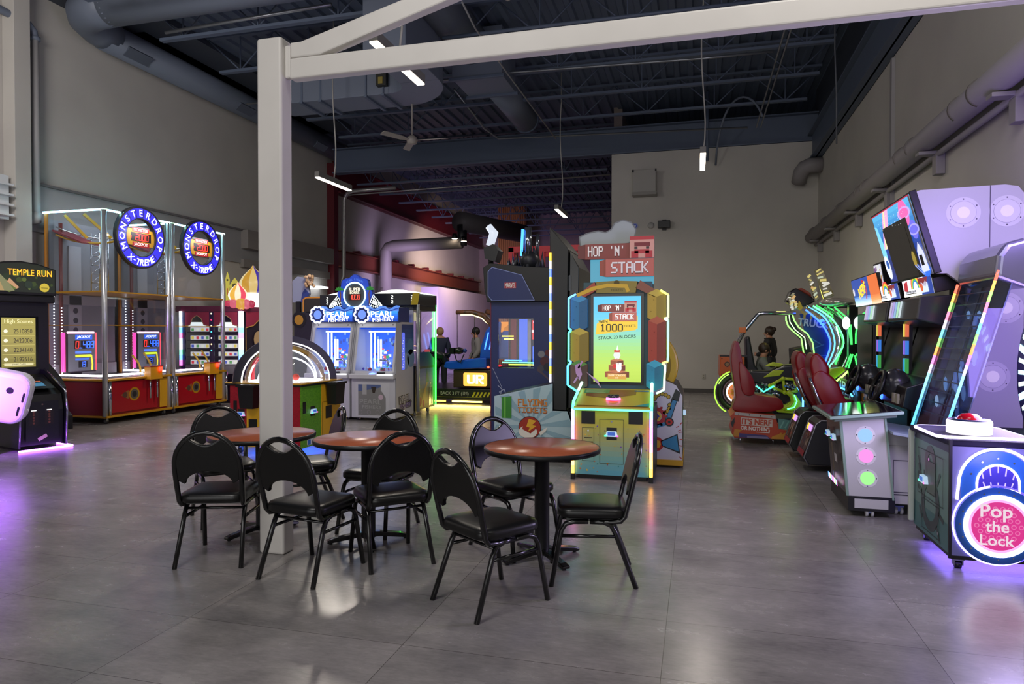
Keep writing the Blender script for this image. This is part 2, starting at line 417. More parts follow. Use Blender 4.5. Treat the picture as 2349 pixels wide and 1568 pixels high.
# ---- ducts
t = thing('round_duct', 'dark blue-grey round duct along the left wall turning across the ceiling', 'duct', (-10.3, 9.4, 6.6))
g = B(); r_ = .27
el = [V((-10.42, 10.1, 6.9))]+[V((-9.72+.7*cos(a), 10.1-.62*sin(a), 6.98+.0)) for a in [pi-i*pi/2/8 for i in range(1, 9)]]
g.tube([(-10.42, 18.6, 6.9), (-10.42, 10.1, 6.9)], r_, DUCT, 24)
g.obj('wall_run', t)
B().tube([(-10.42, 10.3, 6.92), (-10.40, 9.95, 6.94), (-10.3, 9.65, 6.98), (-10.1, 9.45, 6.96), (-9.8, 9.36, 6.95), (-9.4, 9.34, 6.95)], [.28, .29, .3, .31, .32, .32], DUCT, 24).obj('elbow', t)
B().tube([(-9.5, 9.34, 6.95), (-4, 9.34, 6.95)], .32, DUCT, 28).obj('cross_run', t)
for y in (10.7, 13.9, 17.2):
    f = frame((-10.42+.25*sin(R(50)), y, 6.9-.27*cos(R(50))-.0), (0, 1, 0), (-.75, 0, -.65))
    b = B(f); b.box(-.28, -.1, -.03, .28, .1, .02, C('#5a6270', .5))
    for i in range(9): b.box(-.25+i*.058, -.08, .02, -.22+i*.058, .08, .03, BLK)
    b.obj('vent_grille', t)
t = thing('ceiling_duct', 'round grey duct running along the ceiling centre through a square box', 'duct', (-4.1, 13, 6.6))
B().tube([(-4.15, 6.5, 6.95), (-4.15, 12.5, 6.95)], .36, DUCT, 28).obj('front_run', t)
B().box(-4.55, 12.4, 6.35, -3.55, 13.4, 7.28, DUCT).box(-4.6, 12.35, 6.3, -3.5, 12.42, 6.36, DKB2).box(-4.6, 13.38, 6.3, -3.5, 13.45, 6.36, DKB2).obj('junction_box', t, .01)
B().tube([(-4.0, 13.4, 6.62), (-4.0, 16.1, 6.62)], .29, DUCT, 28).tube([(-4.0, 16.05, 6.62), (-4.0, 16.12, 6.62)], .31, DKB2, 28).obj('rear_run', t)
t = thing('rectangular_duct', 'flat rectangular grey air duct with hanger straps behind the white post', 'duct', (-6.5, 12, 5.9))
B().box(-7.95, 11.61, 5.9, -5.5, 12.35, 6.75, DUCT).obj('straight_run', t, .01)
cx, cy = -5.5, 11.2; inn = [(cx+.42*cos(a), cy+.41*sin(a)) for a in [pi/2-i*pi/2/10 for i in range(11)]]
out = [(cx+1.15*cos(a), cy+1.15*sin(a)) for a in [pi/2-i*pi/2/10 for i in range(11)]]
B().prism(out+inn[::-1], 5.9, 6.75, DUCT, 'z').obj('curved_elbow', t)
B().box(-5.08, 9.8, 5.9, -4.35, 11.2, 6.75, DUCT).obj('front_run', t, .01)
for x in (-7.3, -6.9, -5.95, -5.6):
    B().box(x-.03, 11.57, 5.86, x+.03, 12.4, 5.9, DKB2).box(x-.015, 11.59, 5.9, x+.015, 11.61, 6.8, DKB2).obj('hanger_strap', t)
t = thing('wall_thermostat_box', 'small black and yellow control box fixed to the flat air duct', 'control box', (-5.72, 11.55, 6.2))
p = RY(876, 181, 11.55)
B().box(p.x-.1, 11.5, p.z-.13, p.x+.1, 11.61, p.z+.13, C('#181812', .5)).box(p.x-.05, 11.49, p.z-.1, p.x+.04, 11.5, p.z+.02, C('#8a7a30', .5)).obj('case', t)
B().lathe([(.06, 0), (.055, .05), (0, .06)], (p.x-.02, 11.52, p.z+.12), C('#8a8a82', .4), 12).obj('cap', t)
# ---- right wall insulated pipe with rail and brackets
PIPE = C('#8d888a', .6)
t = thing('wall_pipe', 'grey insulated pipe on brackets sloping along the right wall', 'pipe', (2.6, 10, 3.7))
B().tube([(2.6, 3, 3.78), (2.6, 18.2 if 0 else 17.5, 3.74)], .13, PIPE, 20).obj('insulated_pipe', t)
for y in (5.8, 7.4, 7.9, 9.4, 9.9, 11.8, 12.2, 13.8, 15.4, 16.9): B().tube([(2.6, y, 3.775), (2.6, y+.05, 3.775)], .137, C('#77716f', .6), 20).obj('joint_band', t)
B().tube([(2.71, 3, 3.6), (2.71, 17.5, 3.56)], .035, PIPE, 10).obj('small_pipe', t)
for y in (7.0, 9.05, 11.2, 13.15, 15.1, 17.0):
    B().box(2.5, y-.07, 3.58, XR-.002, y+.07, 3.62, PIPE).box(2.68, y-.07, 3.35, XR-.002, y+.07, 3.6, PIPE).obj('bracket', t, .006)
t = thing('wall_conduit', 'white square conduit running down the right wall behind the sloping pipe', 'conduit', (2.74, 11.15, 3))
B().box(2.73, 11.1, 2.2, XR-.002, 11.2, 5.5, C('#9a9698', .5)).obj('channel', t)
t = thing('corner_pipe', 'short fat grey pipe bending out of the right wall near the back corner', 'pipe', (2.4, 17, 5.3))
B().tube([(2.775, 17.1, 5.36), (2.5, 17.1, 5.36), (2.4, 17.12, 5.32), (2.34, 17.22, 5.24), (2.32, 17.4, 5.05)], .17, PIPE, 18).obj('bent_pipe', t)
# ---- left wall: pale column, downpipe, ledge, louvre
tg(B().box(XL+.002, 8.52, 0, XL+.25, 8.8, 7.3, WALL).obj('wall_column', None, .006), 'pale wall column at the far left edge of the hall', 'column')
t = thing('downpipe', 'white downpipe with a dark elbow beside the left wall column', 'pipe', (-10.65, 8.97, 3.4))
B().tube([(-10.66, 8.97, 3.42), (-10.66, 8.97, 6.4)], .06, C('#a3a0a0', .5), 14).obj('white_pipe', t)
B().tube([(-10.66, 8.97, 6.36), (-10.66, 8.95, 6.5), (-10.66, 8.86, 6.58), (-10.66, 8.3, 6.62), (-10.66, 5, 6.75)], .062, DUCT, 14).tube([(-10.66, 8.97, 6.36), (-10.66, 8.97, 6.42)], .085, DUCT, 14).obj('dark_elbow', t)
B().tube([(-10.66, 8.97, 3.5), (-10.66, 8.97, 3.38), (-10.78, 8.97, 3.36)], .075, C('#a3a0a0', .5), 14).obj('foot_elbow', t)
B().tube([(-10.66, 8.72, 6.6), (-10.66, 8.72, 7.3)], .01, DUCT, 6).obj('hanger_rod', t)
g = B().box(XL+.002, 8.8, 3.2, XL+.05, 18.48, 3.98, wallmat('ledge_paint', '#8f8e90', '#9a999b')).box(XL+.002, 8.8, 3.98, XL+.1, 18.48, 4.02, C('#6d6a6c', .6))
struct(g.obj('trim_1'))
g = B().box(XL+.002, 14.4, 3.55, XL+.25, 18.48, 4.0, C('#8a8480', .7)).box(XL+.002, 14.4, 3.1, XL+.12, 18.48, 3.3, C('#8a8480', .7))
g.obj('wall_rail'); tg(bpy.data.objects['wall_rail'], 'pale boxed steel rail on the left wall leading to the red column', 'rail')
t = thing('wall_louvre', 'white slatted louvre box high at the far left edge', 'louvre', (-10.6, 8.3, 3.7))
g = B().box(-10.78, 7.8, 3.3, -10.6, 8.45, 4.0, WHT); g.obj('box', t)
g = B()
for i in range(4): g.box(-10.6, 7.8, 3.35+i*.16, -10.5, 8.46, 3.38+i*.16, WHT)
g.obj('slats', t)
# ---- back wall fittings
def wb(px, py, Y=17.61): p = RY(px, py, Y); return p.x, p.z
x, z = wb(1480, 422); t = thing('wall_vent_box', 'square pale metal vent box high on the back wall', 'vent', (x, 17.5, z))
B().box(x-.28, 17.3, z-.26, x+.28, 17.62, z+.3, C('#a39f9a', .5)).obj('case', t, .01)
B().box(x-.3, 17.28, z-.33, x+.3, 17.62, z-.26, C('#8d8984', .5)).obj('lower_lip', t)
B().box(x-.3, 17.27, z+.24, x-.26, 17.3, z+.3, DARK).obj('corner_catch', t); B().box(x+.26, 17.27, z+.24, x+.3, 17.3, z+.3, DARK).obj('corner_catch', t)
x, z = wb(1457, 518); t = thing('wall_badge', 'small round white badge with a blue emblem on the back wall', 'badge', (x, 17.6, z))
b = B(frame((x, 17.61, z), (1, 0, 0), (0, 0, 1))); b.disc(0, 0, .075, C('#9aa0c8', .5), 6).disc(0, 0, .05, C('#4a5fc8', .5), 8).disc(0, 0, .022, C('#c8cdf0', .5), 10).obj('disc', t)
x, z = wb(1493, 517); tg(B().lathe([(.08, -.0), (.08, .03), (.06, .05), (0, .055)], (0, 0, 0), C('#a8a6a2', .5), 24).obj('detector'), 'white round detector on the back wall beside the black speaker', 'detector')
o = bpy.data.objects['detector']; o.location = (x, 17.62, z); o.rotation_euler = (pi/2, 0, 0)
x, z = wb(1524, 516); t = thing('wall_speaker', 'small black speaker on the back wall', 'speaker', (x, 17.5, z))
B().box(x-.15, 17.42, z-.09, x+.15, 17.6, z+.09, BLK).obj('case', t, .01); B().box(x-.05, 17.55, z-.13, x+.05, 17.62, z+.13, DARK).obj('bracket', t)
x, z = wb(1614, 863); t = thing('wall_socket', 'white socket plate low on the back wall', 'socket', (x, 17.6, z))
B().box(x-.04, 17.605, z-.06, x+.04, 17.62, z+.06, C('#b5b0a6', .5)).obj('plate', t, .003)
B().box(x-.015, 17.6, z-.04, x+.015, 17.606, z-.01, C('#8f8a80')).box(x-.015, 17.6, z+.01, x+.015, 17.606, z+.04, C('#8f8a80')).obj('sockets', t)
# ---- far bay: orange slatted pier, low white partition, bent grey pipe, downlights
pa, pb = RY(1143, 600, 31), RY(1205, 600, 31)
g = B().box(pa.x, 31, 0, pb.x, 31.4, 9, C('#8a5a26', .6))
n_ = 14
for i in range(n_): g.box(pa.x+(pb.x-pa.x)*(i+.15)/n_, 30.94, 0, pa.x+(pb.x-pa.x)*(i+.75)/n_, 31, 9, C('#9a662c', .6))
tg(g.obj('slatted_pier'), 'orange-brown wood-slatted pier at the far end of the hall', 'pier')
t = thing('bent_pipe', 'thick grey pipe standing on the left wall and bending right under two spotlights', 'pipe', (-10, 21.5, 4))
def onl(px, py): return RX(px, py, -10.15)
GP = C('#77726f', .6)
a = onl(885, 570); b2 = RY(1060, 556, a.y)
B().tube([(a.x, a.y, 2.9), (a.x, a.y, a.z-.1), (a.x+.1, a.y, a.z+.02), (a.x+.3, a.y, a.z+.08), (b2.x, a.y, b2.z)], .2, GP, 18).obj('main_run', t)
B().tube([(a.x, a.y, 3.0), (a.x-.02, a.y, 2.8), (a.x-.12, a.y+.05, 2.66), (a.x-.36, a.y+.1, 2.62)], .2, GP, 18).obj('lower_bend', t)
c_ = RY(1052, 516, a.y)
B().tube([(b2.x, a.y, b2.z-.1), (b2.x, a.y, c_.z)], .16, DARK, 16).tube([(b2.x-.05, a.y-.1, c_.z+.1), (b2.x+1.2, a.y+3.5, c_.z+.15)], .33, C('#4a4648', .6), 20).obj('overhead_run', t)
for k, (px, py) in enumerate(((1043, 547), (1064, 553))):
    p = RY(px, py, a.y-.3)
    t = thing('spotlight', ['small round white spotlight under the bent pipe, the one nearer the red beam', 'small round white spotlight under the bent pipe end, on its right'][k], 'spotlight', p, 0, 'twin spotlights')
    B().lathe([(.0, .16), (.07, .16), (.1, 0), (.09, 0)], p, BLK, 16).obj('housing', t)
    B().lathe([(0, -.005), (.09, -.005), (.09, .0)], p, E('#ffe9cc', 14), 16).obj('lens', t)
t = thing('steel_conduit', 'bright steel conduit dropping beside the red column and running along a joist', 'conduit', (-10.4, 18.3, 5))
q0, q1 = RX(783, 600, -10.4), RX(783, 470, -10.4)
yy = q0.y
B().tube([(-10.42, yy, 2.9), (-10.32, yy, 3.2), (-10.3, yy, 5.5), (-10.2, yy, 5.68), (-10.0, yy, 5.75), (-8.6, yy, 5.77)], .06, C('#9a9794', .3, .6), 12).obj('large_conduit', t)
B().tube([(-10.42, yy+.1, 3.0), (-10.42, yy+.1, 5.5), (-10.3, yy+.1, 5.63), (-10.1, yy+.1, 5.66), (-2.3, yy+.1, 5.8)], .022, C('#9a9794', .3, .6), 10).obj('small_conduit', t)
COND = C('#8d9096', .3, .7)
def cond(name, pts, r, label, cat='conduit', mat=COND): tg(B().tube(pts, r, mat, 8).obj(name), label, cat)
p, q = RY(1150, 168, 12.95), RY(1612, 134, 12.95)
cond('lamp_conduit', [(-9.5, 12.95, p.z-.1), p, q, (q.x+1.2, 12.95, q.z)], .022, 'thin steel conduit under the joists feeding the single hanging lamp at right')
p, q = RY(1143, 318, 16.1), RY(1715, 292, 16.1)
cond('ceiling_conduit', [(p.x-.45, 14.2, p.z+.6), (p.x-.2, 15.6, p.z+.12), p, q], .022, 'thin steel conduit along the joist just before the cross girder')
p = RY(1735, 292, 15.9)
for k in range(2):
    x = p.x+k*.09
    cond('conduit_run', [(x, 15.9, p.z), (x+.01, 6.5, p.z+.05)], .016, ['left of the paired thin conduits running along the ceiling to the cross girder', 'right of the paired thin conduits running along the ceiling to the cross girder'][k])
p = RY(1645, 330, 16.3)
cond('flexible_cable', bez((p.x, 17.5, p.z-.2), (p.x+.05, 16.5, p.z+1.3), (p.x+.7, 16.2, p.z+1.3), (p.x+.95, 16, p.z+.45), 14), .025, 'curved flexible cable looping up in front of the cross girder', 'cable', DUCT)
cond('drop_pipe', [(p.x-.2, 17.4, p.z-.1), (p.x-.2, 17.4, DECK+.02)], .04, 'thin vertical drop pipe in front of the cross girder', 'pipe', DKB2)
p, q = F(1165, 170, 6.2), RY(1275, 318, 15.3)
cond('cable_line', [F(1060, 5, 6.15), F(1090, 65, 6.15), p, (q.x, 15.3, q.z)], .014, 'thin pale cable running diagonally below the ceiling to the far centre lamp', 'cable', C('#8a8a8a', .5))
cond('sprinkler_pipe', [(-4.2, 11.0, 6.52), (2.3, 11.0, 6.5)], .03, 'thin sprinkler pipe under the joists behind the white beam', 'pipe', DKB2)
cond('sprinkler_pipe', [RY(380, 75, 9.9), RY(760, 10, 9.9)], .03, 'shiny thin pipe below the ceiling left of the white post', 'pipe', COND)
for k, (px, lab) in enumerate(((1082, 'hanging thin wire in front of the red beam joists'), (1915, 'hanging wire loop by the right girder'))):
    a_, y_ = RY(px, 250, 16), (12 if k else 19)
    q = RY(px, 250 if not k else 110, y_); q2 = RY(px+4, 430 if not k else 330, y_)
    cond('hanging_wire', [V((q.x, y_, DECK)), q, (q.x+.03, y_, (q.z+q2.z)/2), q2], .012, lab, 'wire', C('#5a5d62', .5))
# ---- white steel gable frame
WS = noisy('white_steel_paint', '#cdc9c4', '#d4d0cb', 3, .42, 3)
t = thing('white_steel_frame', 'white painted square steel post with a long beam and a sloping rafter', 'steel frame', (-2.785, 4.09, 0))
B().box(-2.88, 4.03, 0, -2.69, 4.16, 3.49, WS).obj('post', t, .018, seg=3)
B().box(-2.645, 4.055, 3.205, 2.75, 4.135, 3.345, WS).obj('cross_beam', t, .014, seg=3)
B().prism([(-2.64, 3.347), (-2.42, 3.347), (-.9, 3.757), (-.9, 3.87), (-2.56, 3.45), (-2.64, 3.45)], 4.058, 4.132, WS, 'y').prism([(-2.69, 3.22), (-2.645, 3.22), (-2.645, 3.44), (-2.69, 3.44)], 4.07, 4.12, WS, 'y').obj('rafter', t, .01)
# ---- pendant lamps
LAMP = E('#fff0d8', 9)
def lamp(x, y0, y1, z, label, pw=37):
    t = thing('linear_pendant_lamp', label, 'lamp', (x, (y0+y1)/2, z), 0, 'linear pendant lamps')
    B().box(x-.045, y0, z+.004, x+.045, y1, z+.1, C('#6f6d68', .5)).obj('housing', t, .004)
    B().box(x-.04, y0+.01, z-.012, x+.04, y1-.01, z+.003, LAMP).obj('diffuser', t)
    ym = (y0+y1)/2
    B().tube(bez((x, ym, z+.1), (x+.12, ym, z+.8), (x-.1, ym, z+1.3), (x, ym, 6.7), 8)+[V((x, ym, DECK+.03))], .012, C('#a5a29c', .5), 6).obj('suspension_cable', t)
    a = area('pendant_lamp_light', (x, ym, z-.03), (x, ym, 0), .08, y1-y0, pw, (1, .9, .78))
lamp(-2.9, 5.8, 6.95, 4.2, 'linear pendant lamp glowing just behind the white beam by the post')
lamp(-6.38, 10.6, 11.78, 4.2, 'linear pendant lamp at left in front of the red column', 95)
lamp(-2.98, 14.75, 15.85, 4.2, 'linear pendant lamp at centre above the tall black cabinet')
lamp(.082, 10.7, 11.82, 4.2, 'linear pendant lamp seen end-on before the back wall')
# ---- ceiling fans
def fan(c, a0, label):
    t = thing('ceiling_fan', label, 'fan', c, 0, 'ceiling fans')
    M_ = C('#8d8680', .4)
    B().tube([(c[0], c[1], c[2]+.08), (c[0], c[1], 6.6)], .014, M_, 8).lathe([(.0, .0), (.08, 0), (.05, .1), (.015, .12)], (c[0], c[1], 6.5), M_, 14).obj('rod', t)
    B().lathe([(0, -.07), (.09, -.06), (.11, 0), (.09, .06), (.03, .1), (0, .1)], c, M_, 20).obj('motor', t)
    for k in range(3):
        a = a0+k*2*pi/3; f = frame(c, (cos(a), sin(a), 0), (-sin(a)*.96, cos(a)*.96, .25))
        B(f).prism([(.1, -.03), (.25, -.065), (.7, -.07), (.72, 0), (.7, .07), (.25, .065), (.1, .03)], -.006, .006, M_, 'z').obj('blade', t)
fan((-5.31, 12.26, 5.2), R(3), 'three-bladed ceiling fan hanging beside the flat air duct')
fan((-1.55, 7.25, 5.35), R(150), 'ceiling fan at the top edge with one blade showing')
# ================================================================ chairs and tables
VINYL = noisy('black_vinyl', '#070707', '#0d0d0e', 40, .34, 3); FRM = C('#08080a', .22, 0, .4)
def back_pt(x, s): # s: distance up the tilted back plane from seat level
    return (x, -.185-.235*s, .42+s)
def make_chair(loc, rz, label, grp):
    t = thing('banquet_chair', label, 'chair', loc, rz, grp)
    T0 = Matrix.Identity(4)
    # seat
    pr = rr(-.215, -.21, .215, .215, .085, 6); g = B()
    lv = [(.0, .92), (.012, 1.0), (.04, 1.0), (.056, .96), (.066, .8), (.07, .45)]
    P = [(x*k, y*k, .405+z) for z, k in lv for x, y in pr]; n = len(pr)
    fs = [(i*n+k, i*n+(k+1) % n, (i+1)*n+(k+1) % n, (i+1)*n+k) for i in range(len(lv)-1) for k in range(n)]
    fs += [list(range(n))[::-1], [(len(lv)-1)*n+k for k in range(n)]]
    g.add(P, fs, VINYL, True).obj('seat', t, world=False)
    # back frame: hoop, bending forward under the seat
    H = [(-.2, .0)]+[(-.205, .1), (-.208, .22)]+[(.208*cos(a), .22+.235*sin(a)) for a in [pi-i*pi/14 for i in range(1, 14)]]+[(.208, .22), (.205, .1), (.2, .0)]
    pts = [(-.18, .02, .385), (-.19, -.1, .385), (-.197, -.16, .392)]+[back_pt(x, s) for x, s in H]+[(.197, -.16, .392), (.19, -.1, .385), (.18, .02, .385)]
    B().tube(pts, .016, FRM, 8, sq=(1.1, .95)).obj('back_frame', t, world=False)
    # padded back with a hand hole above and an arch cut out below
    o = [(-.185, .135), (-.195, .15)]+[(-.196, .22)]+[(.2*cos(a), .22+.225*sin(a)) for a in [pi-R(60)*i/7 for i in range(1, 8)]]
    top = [(-.1+.2*i/10, .415-.045*sin(pi*i/10)) for i in range(1, 10)]
    o2 = [(.2*cos(a), .22+.225*sin(a)) for a in [R(60)-R(60)*i/7 for i in range(0, 7)]]+[(.196, .22), (.195, .15), (.185, .135)]
    lo = [(.15*cos(a), .115+.085*sin(a)) for a in [i*pi/12 for i in range(13)]]
    out = o+top+o2+lo
    g = B(); n = len(out)
    def off(x, s, d): p = back_pt(x, s); return (p[0], p[1]+d*.97, p[2]+d*.23)
    g.add([off(x, s, -.008) for x, s in out]+[off(x*.99, s, .022) for x, s in out], [list(range(n)), list(range(2*n-1, n-1, -1))]+[(i, i+n, (i+1) % n+n, (i+1) % n) for i in range(n)], VINYL)
    g.obj('backrest', t, bev=.006, world=False)
    B().box(-.19, -.14, .388, .19, .16, .406, FRM).obj('seat_pan', t, world=False)
    for sx in (-1, 1):
        x0, x1 = .19*sx, .208*sx
        B().tube([(x0, .03, .386), (x0, .12, .384), (x0, .165, .37), (x0, .19, .33), (x1*1.0, .25, .0)], .0155, FRM, 8).obj('leg', t, world=False)
        B().tube([(x0, .02, .386), (x0, -.06, .384), (x0, -.105, .365), (x0, -.13, .32), (x1*1.0, -.25, .0)], .0155, FRM, 8).obj('leg', t, world=False)
        B().tube([(x0*1.02, .2, .3), (x0*1.02, -.14, .3)], .0105, FRM, 8).obj('stretcher', t, world=False)
    B().tube([(-.19, -.11, .355), (.19, -.11, .355)], .009, FRM, 8).obj('stretcher', t, world=False)
    return t
def fr(f): return atan2(-f[0], f[1])
CG = 'black banquet chairs'
CH = [((-3.087, 3.917), (-.314, .949), 'black vinyl banquet chair at the left table, its back turned, left of the white post'),
 ((-2.34, 3.818), (.139, .99), 'black vinyl banquet chair standing right in front of the white post'),
 ((-1.97, 4.18), (-.682, .731), 'black vinyl banquet chair on the near right side of the middle table, back turned'),
 ((-1.12, 3.665), (.575, .819), 'black vinyl banquet chair nearest the viewer, at the orange table right of the middle'),
 ((-1.225, 4.61), (.8, -.6), 'black vinyl banquet chair behind the rightmost table, facing forward past its column'),
 ((-.623, 4.205), (-.98, -.19), 'black vinyl banquet chair in side view at the right of the rightmost table'),
 ((-3.68, 4.71), (.75, -.66), 'black vinyl banquet chair behind the left table, facing the viewer'),
 ((-3.08, 4.95), (-.75, -.66), 'black vinyl banquet chair behind the middle, turned left with its seat toward the post'),
 ((-2.36, 4.79), (-.1, -.99), 'black vinyl banquet chair directly behind the middle table, only its upper back in view')]
ch0 = make_chair((*CH[0][0], 0), fr(CH[0][1]), CH[0][2], CG)
for c, f, l in CH[1:]: dup(ch0, (*c, 0), fr(f), l)
LAM = noisy('wood_laminate', '#a8583a', '#b4623f', 6, .3, 5, stretch=(1, 14, 1))
def make_table(loc, rz, label):
    t = thing('cafe_table', label, 'table', loc, rz, 'round cafe tables'); r = .385
    B().lathe([(0, .722), (r-.006, .722), (r-.006, .748), (0, .748)], (0, 0, 0), LAM, 64).obj('tabletop', t, world=False)
    B().lathe([(r-.0055, .716), (r+.002, .718), (r+.004, .733), (r+.002, .748), (r-.004, .7492), (r-.006, .748)], (0, 0, 0), BLK, 64).obj('edge_band', t, world=False)
    B().lathe([(.05, .03), (.05, .7), (.11, .712), (.11, .722)], (0, 0, 0), C('#131316', .45), 24).obj('column', t, world=False)
    for k in range(4):
        f = Matrix.Rotation(k*pi/2, 4, 'Z')
        B(f).prism([(.0, .03), (.0, .075), (.08, .07), (.25, .042), (.29, .03), (.292, .012), (.27, .008), (.24, .014), (.08, .035)], -.028, .028, FRM, 'y').cyl((.265, 0, 0), (.265, 0, .014), .014, BLK, 10).obj('foot', t, .006, world=False)
    return t
t1 = make_table((-.993, 4.438, 0), R(-45), 'round orange-topped cafe table at the right, standing clear of the post')
dup(t1, (-2.285, 4.475, 0), R(32), 'round orange-topped cafe table in the middle, just right of the post')
dup(t1, (-3.145, 4.45, 0), R(65), 'round orange-topped cafe table at the left, half hidden by the post')
# ================================================================ left side machines
ACR = glass('clear_acrylic', (.93, .95, .97), .045)
def caster(x, y, parent, h=.09, wheel=None, name='caster'):
    B().cyl((x-.018, y, h*.42), (x+.018, y, h*.42), h*.42, wheel or C('#3a3a3d', .5), 14).box(x-.028, y-.02, h*.4, x-.02, y+.02, h+.01, STEEL).box(x+.02, y-.02, h*.4, x+.028, y+.02, h+.01, STEEL).box(x-.03, y-.03, h, x+.03, y+.03, h+.012, STEEL).obj(name, parent)
def face(o, u): return frame(o, u, (0, 0, 1))
RED_LED = E('#ff2418', 5); BLU_LED = E('#2f5bff', 4); WHT_LED = E('#e8f0ff', 6); CYA = E('#7fd8ff', 7)
def strip(g, a, b, cols, s, w=.018, n=None, sq=True):
    a, b = V(a), V(b); n = n or len(cols)
    for i in range(n):
        p, q = a.lerp(b, i/n), a.lerp(b, (i+1)/n); g.tube([p, q], w, E(cols[i % len(cols)], s), 6)
    return g
# ---- tall drop towers
def drop_tower(y0, label):
    x0, x1, w, H = -10.54, -9.3, 1.45, 3.5
    t = thing('drop_tower_machine', label, 'arcade machine', (x1, y0, 0), 0, 'twin drop tower machines')
    RED2 = C('#7c0d18', .35)
    bc_ = B().box(x0, y0+.03, .13, x1-.03, y0+w-.03, .7, RED2).obj('base_cabinet', t)
    g = B(face((x1-.03, y0, 0), (0, 1, 0))); g.prism(rr(.14, .17, 1.14, .68, .03), 0, .02, C('#a0101c', .3), 'z')
    g.obj('front_door', bc_, .004)
    g = B(face((x1-.01, y0, 0), (0, 1, 0))); g.ring(.62, .45, .085, .115, GOLD, 1).disc(.62, .45, .085, C('#5a5148', .4), 1).disc(.62, .45, .05, C('#2a2724', .4), 2).poly([(.33, .45), (.5, .53), (.5, .37)], C('#8f5c2c', .4), 1).disc(.42, .45, .05, C('#5a3a2a', .4), 2); g.obj('speaker_medallion', bc_)
    B().box(x1-.03, y0+1.2, .16, x1-.012, y0+1.42, .69, C('#d09a1c', .4)).obj('side_panel', t, .004)
    B().box(x0, y0, .1, x1+.04, y0+w, .135, GOLD).obj('lower_rail', t, .006)
    B().box(x0, y0, .7, x1+.03, y0+w, .735, GOLD).obj('counter_rail', t, .006)
    B().box(x0+.03, y0+.03, .735, x1-.05, y0+w-.03, .745, C('#77757c', .3)).obj('playfield', t)
    for z in (2.17, 1.62): B().box(x0, y0-.005, z-.012, x1+.01, y0+w, z+.012, C('#b5841c', .35)).obj('shelf_band', t) if z > 2 else B().box(x0, y0, z-.006, x1, y0+.01, z+.006, GOLD).box(x1-.01, y0, z-.006, x1, y0+w, z+.006, GOLD).obj('shelf_rail', t)
    for (x, y) in ((x1-.01, y0+.02), (x1-.02, y0+w-.04)):
        B().cyl((x, y, .12), (x, y, H), .042, C('#d4d6da', .28, .75), 16).obj('corner_post', t)
        B().cyl((x+.02, y+.07, .12), (x+.02, y+.07, .7), .03, CHROME, 12).obj('kick_post', t)
    B().cyl((x0+.03, y0+.03, .7), (x0+.03, y0+.03, H), .03, C('#b5742a', .4), 12).obj('rear_post', t)
    # acrylic
    B().box(x1-.012, y0+.03, .74, x1-.004, y0+w-.05, H-.03, ACR).obj('front_pane', t)
    B().box(x0+.04, y0+.004, .74, x1-.05, y0+.012, H-.03, ACR).obj('side_pane', t)
    # light crown
    g = B(); cols = ['#8fe8ff', '#c8ffff', '#9fffb0', '#8fd8ff', '#6fb8ff', '#b8ffe0']
    strip(g, (x0, y0, H), (x1, y0, H), cols, 9, .017, 18); strip(g, (x1, y0, H), (x1, y0+w, H), cols[2:]+cols[:2], 9, .017, 18)
    g.obj('light_crown', t)
    g = B(); strip(g, (x0+.1, y0+.04, .79), (x1-.06, y0+.04, .79), ['#fff4ff'], 9, .018, 1); strip(g, (x1-.06, y0+.08, .79), (x1-.06, y0+.85, .79), ['#fff4ff'], 9, .018, 1)
    for i in range(8): g.ball((x1-.1, y0+.92+i*.06, .84+.01*sin(i)), .016, WHT_LED, 6)
    g.obj('counter_lights', t)
    g = B()
    for i in range(26): g.ball((x0+.12, y0+.08, .8+i*.052), .011, WHT_LED, 6)
    for i in range(22): g.ball((x0+.26, y0+.1, .82+i*.052), .011, WHT_LED, 6)
    g.obj('dot_lights', t)
    # interior: back board with openings, lattice tower, hoses, curved rails
    g = B(); bx = x0+.02
    BKP = C('#a4a4ac', .6)
    g.box(bx, y0+.05, .75, bx+.02, y0+w-.05, H-.1, C('#83848e', .6))
    g.box(bx+.02, y0+.42, .75, bx+.05, y0+.66, H-.5, BKP).box(bx+.02, y0+.05, 1.98, bx+.05, y0+w-.05, 2.14, BKP).box(bx+.02, y0+.05, .76, bx+.05, y0+w-.05, .95, BKP)
    f = face((bx+.051, y0, 0), (0, 1, 0)); g.at(f)
    for i in range(5): g.disc(.54, 1.2+i*.17, .05, C('#2c2d33', .5), 1)
    g.obj('back_board', t)
    g = B(); lx = -9.95
    for dx in (-.09, .09):
        for dy in (-.09, .09): g.tube([(lx+dx, y0+.55+dy, 2.18), (lx+dx, y0+.55+dy, 3.2)], .01, CHROME, 6)
    for i in range(7):
        z = 2.2+i*.15; g.tube([(lx-.09, y0+.46, z), (lx-.09, y0+.64, z+.14)], .006, CHROME, 5).tube([(lx+.09, y0+.46, z), (lx+.09, y0+.64, z+.14)], .006, CHROME, 5).tube([(lx-.09, y0+.46, z), (lx+.09, y0+.46, z)], .006, CHROME, 5)
    g.obj('lattice_tower', t)
    B().cyl((-10.4, y0+.2, .76), (-10.4, y0+.2, 3.35), .03, C('#6a1a1a', .4), 12).obj('lift_pole', t)
    YL = C('#d9a31e', .35)
    g = B().tube(bez((x0+.1, y0+.15, 3.15), (-10.1, y0+.2, 3.0), (-9.7, y0+.3, 2.95), (x1-.1, y0+.4, 3.05), 12), .018, YL, 8)
    g.tube(bez((x0+.1, y0+.15, 3.28), (-10.1, y0+.4, 3.1), (-9.7, y0+.5, 3.05), (x1-.1, y0+.9, 3.2), 12), .012, CHROME, 8)
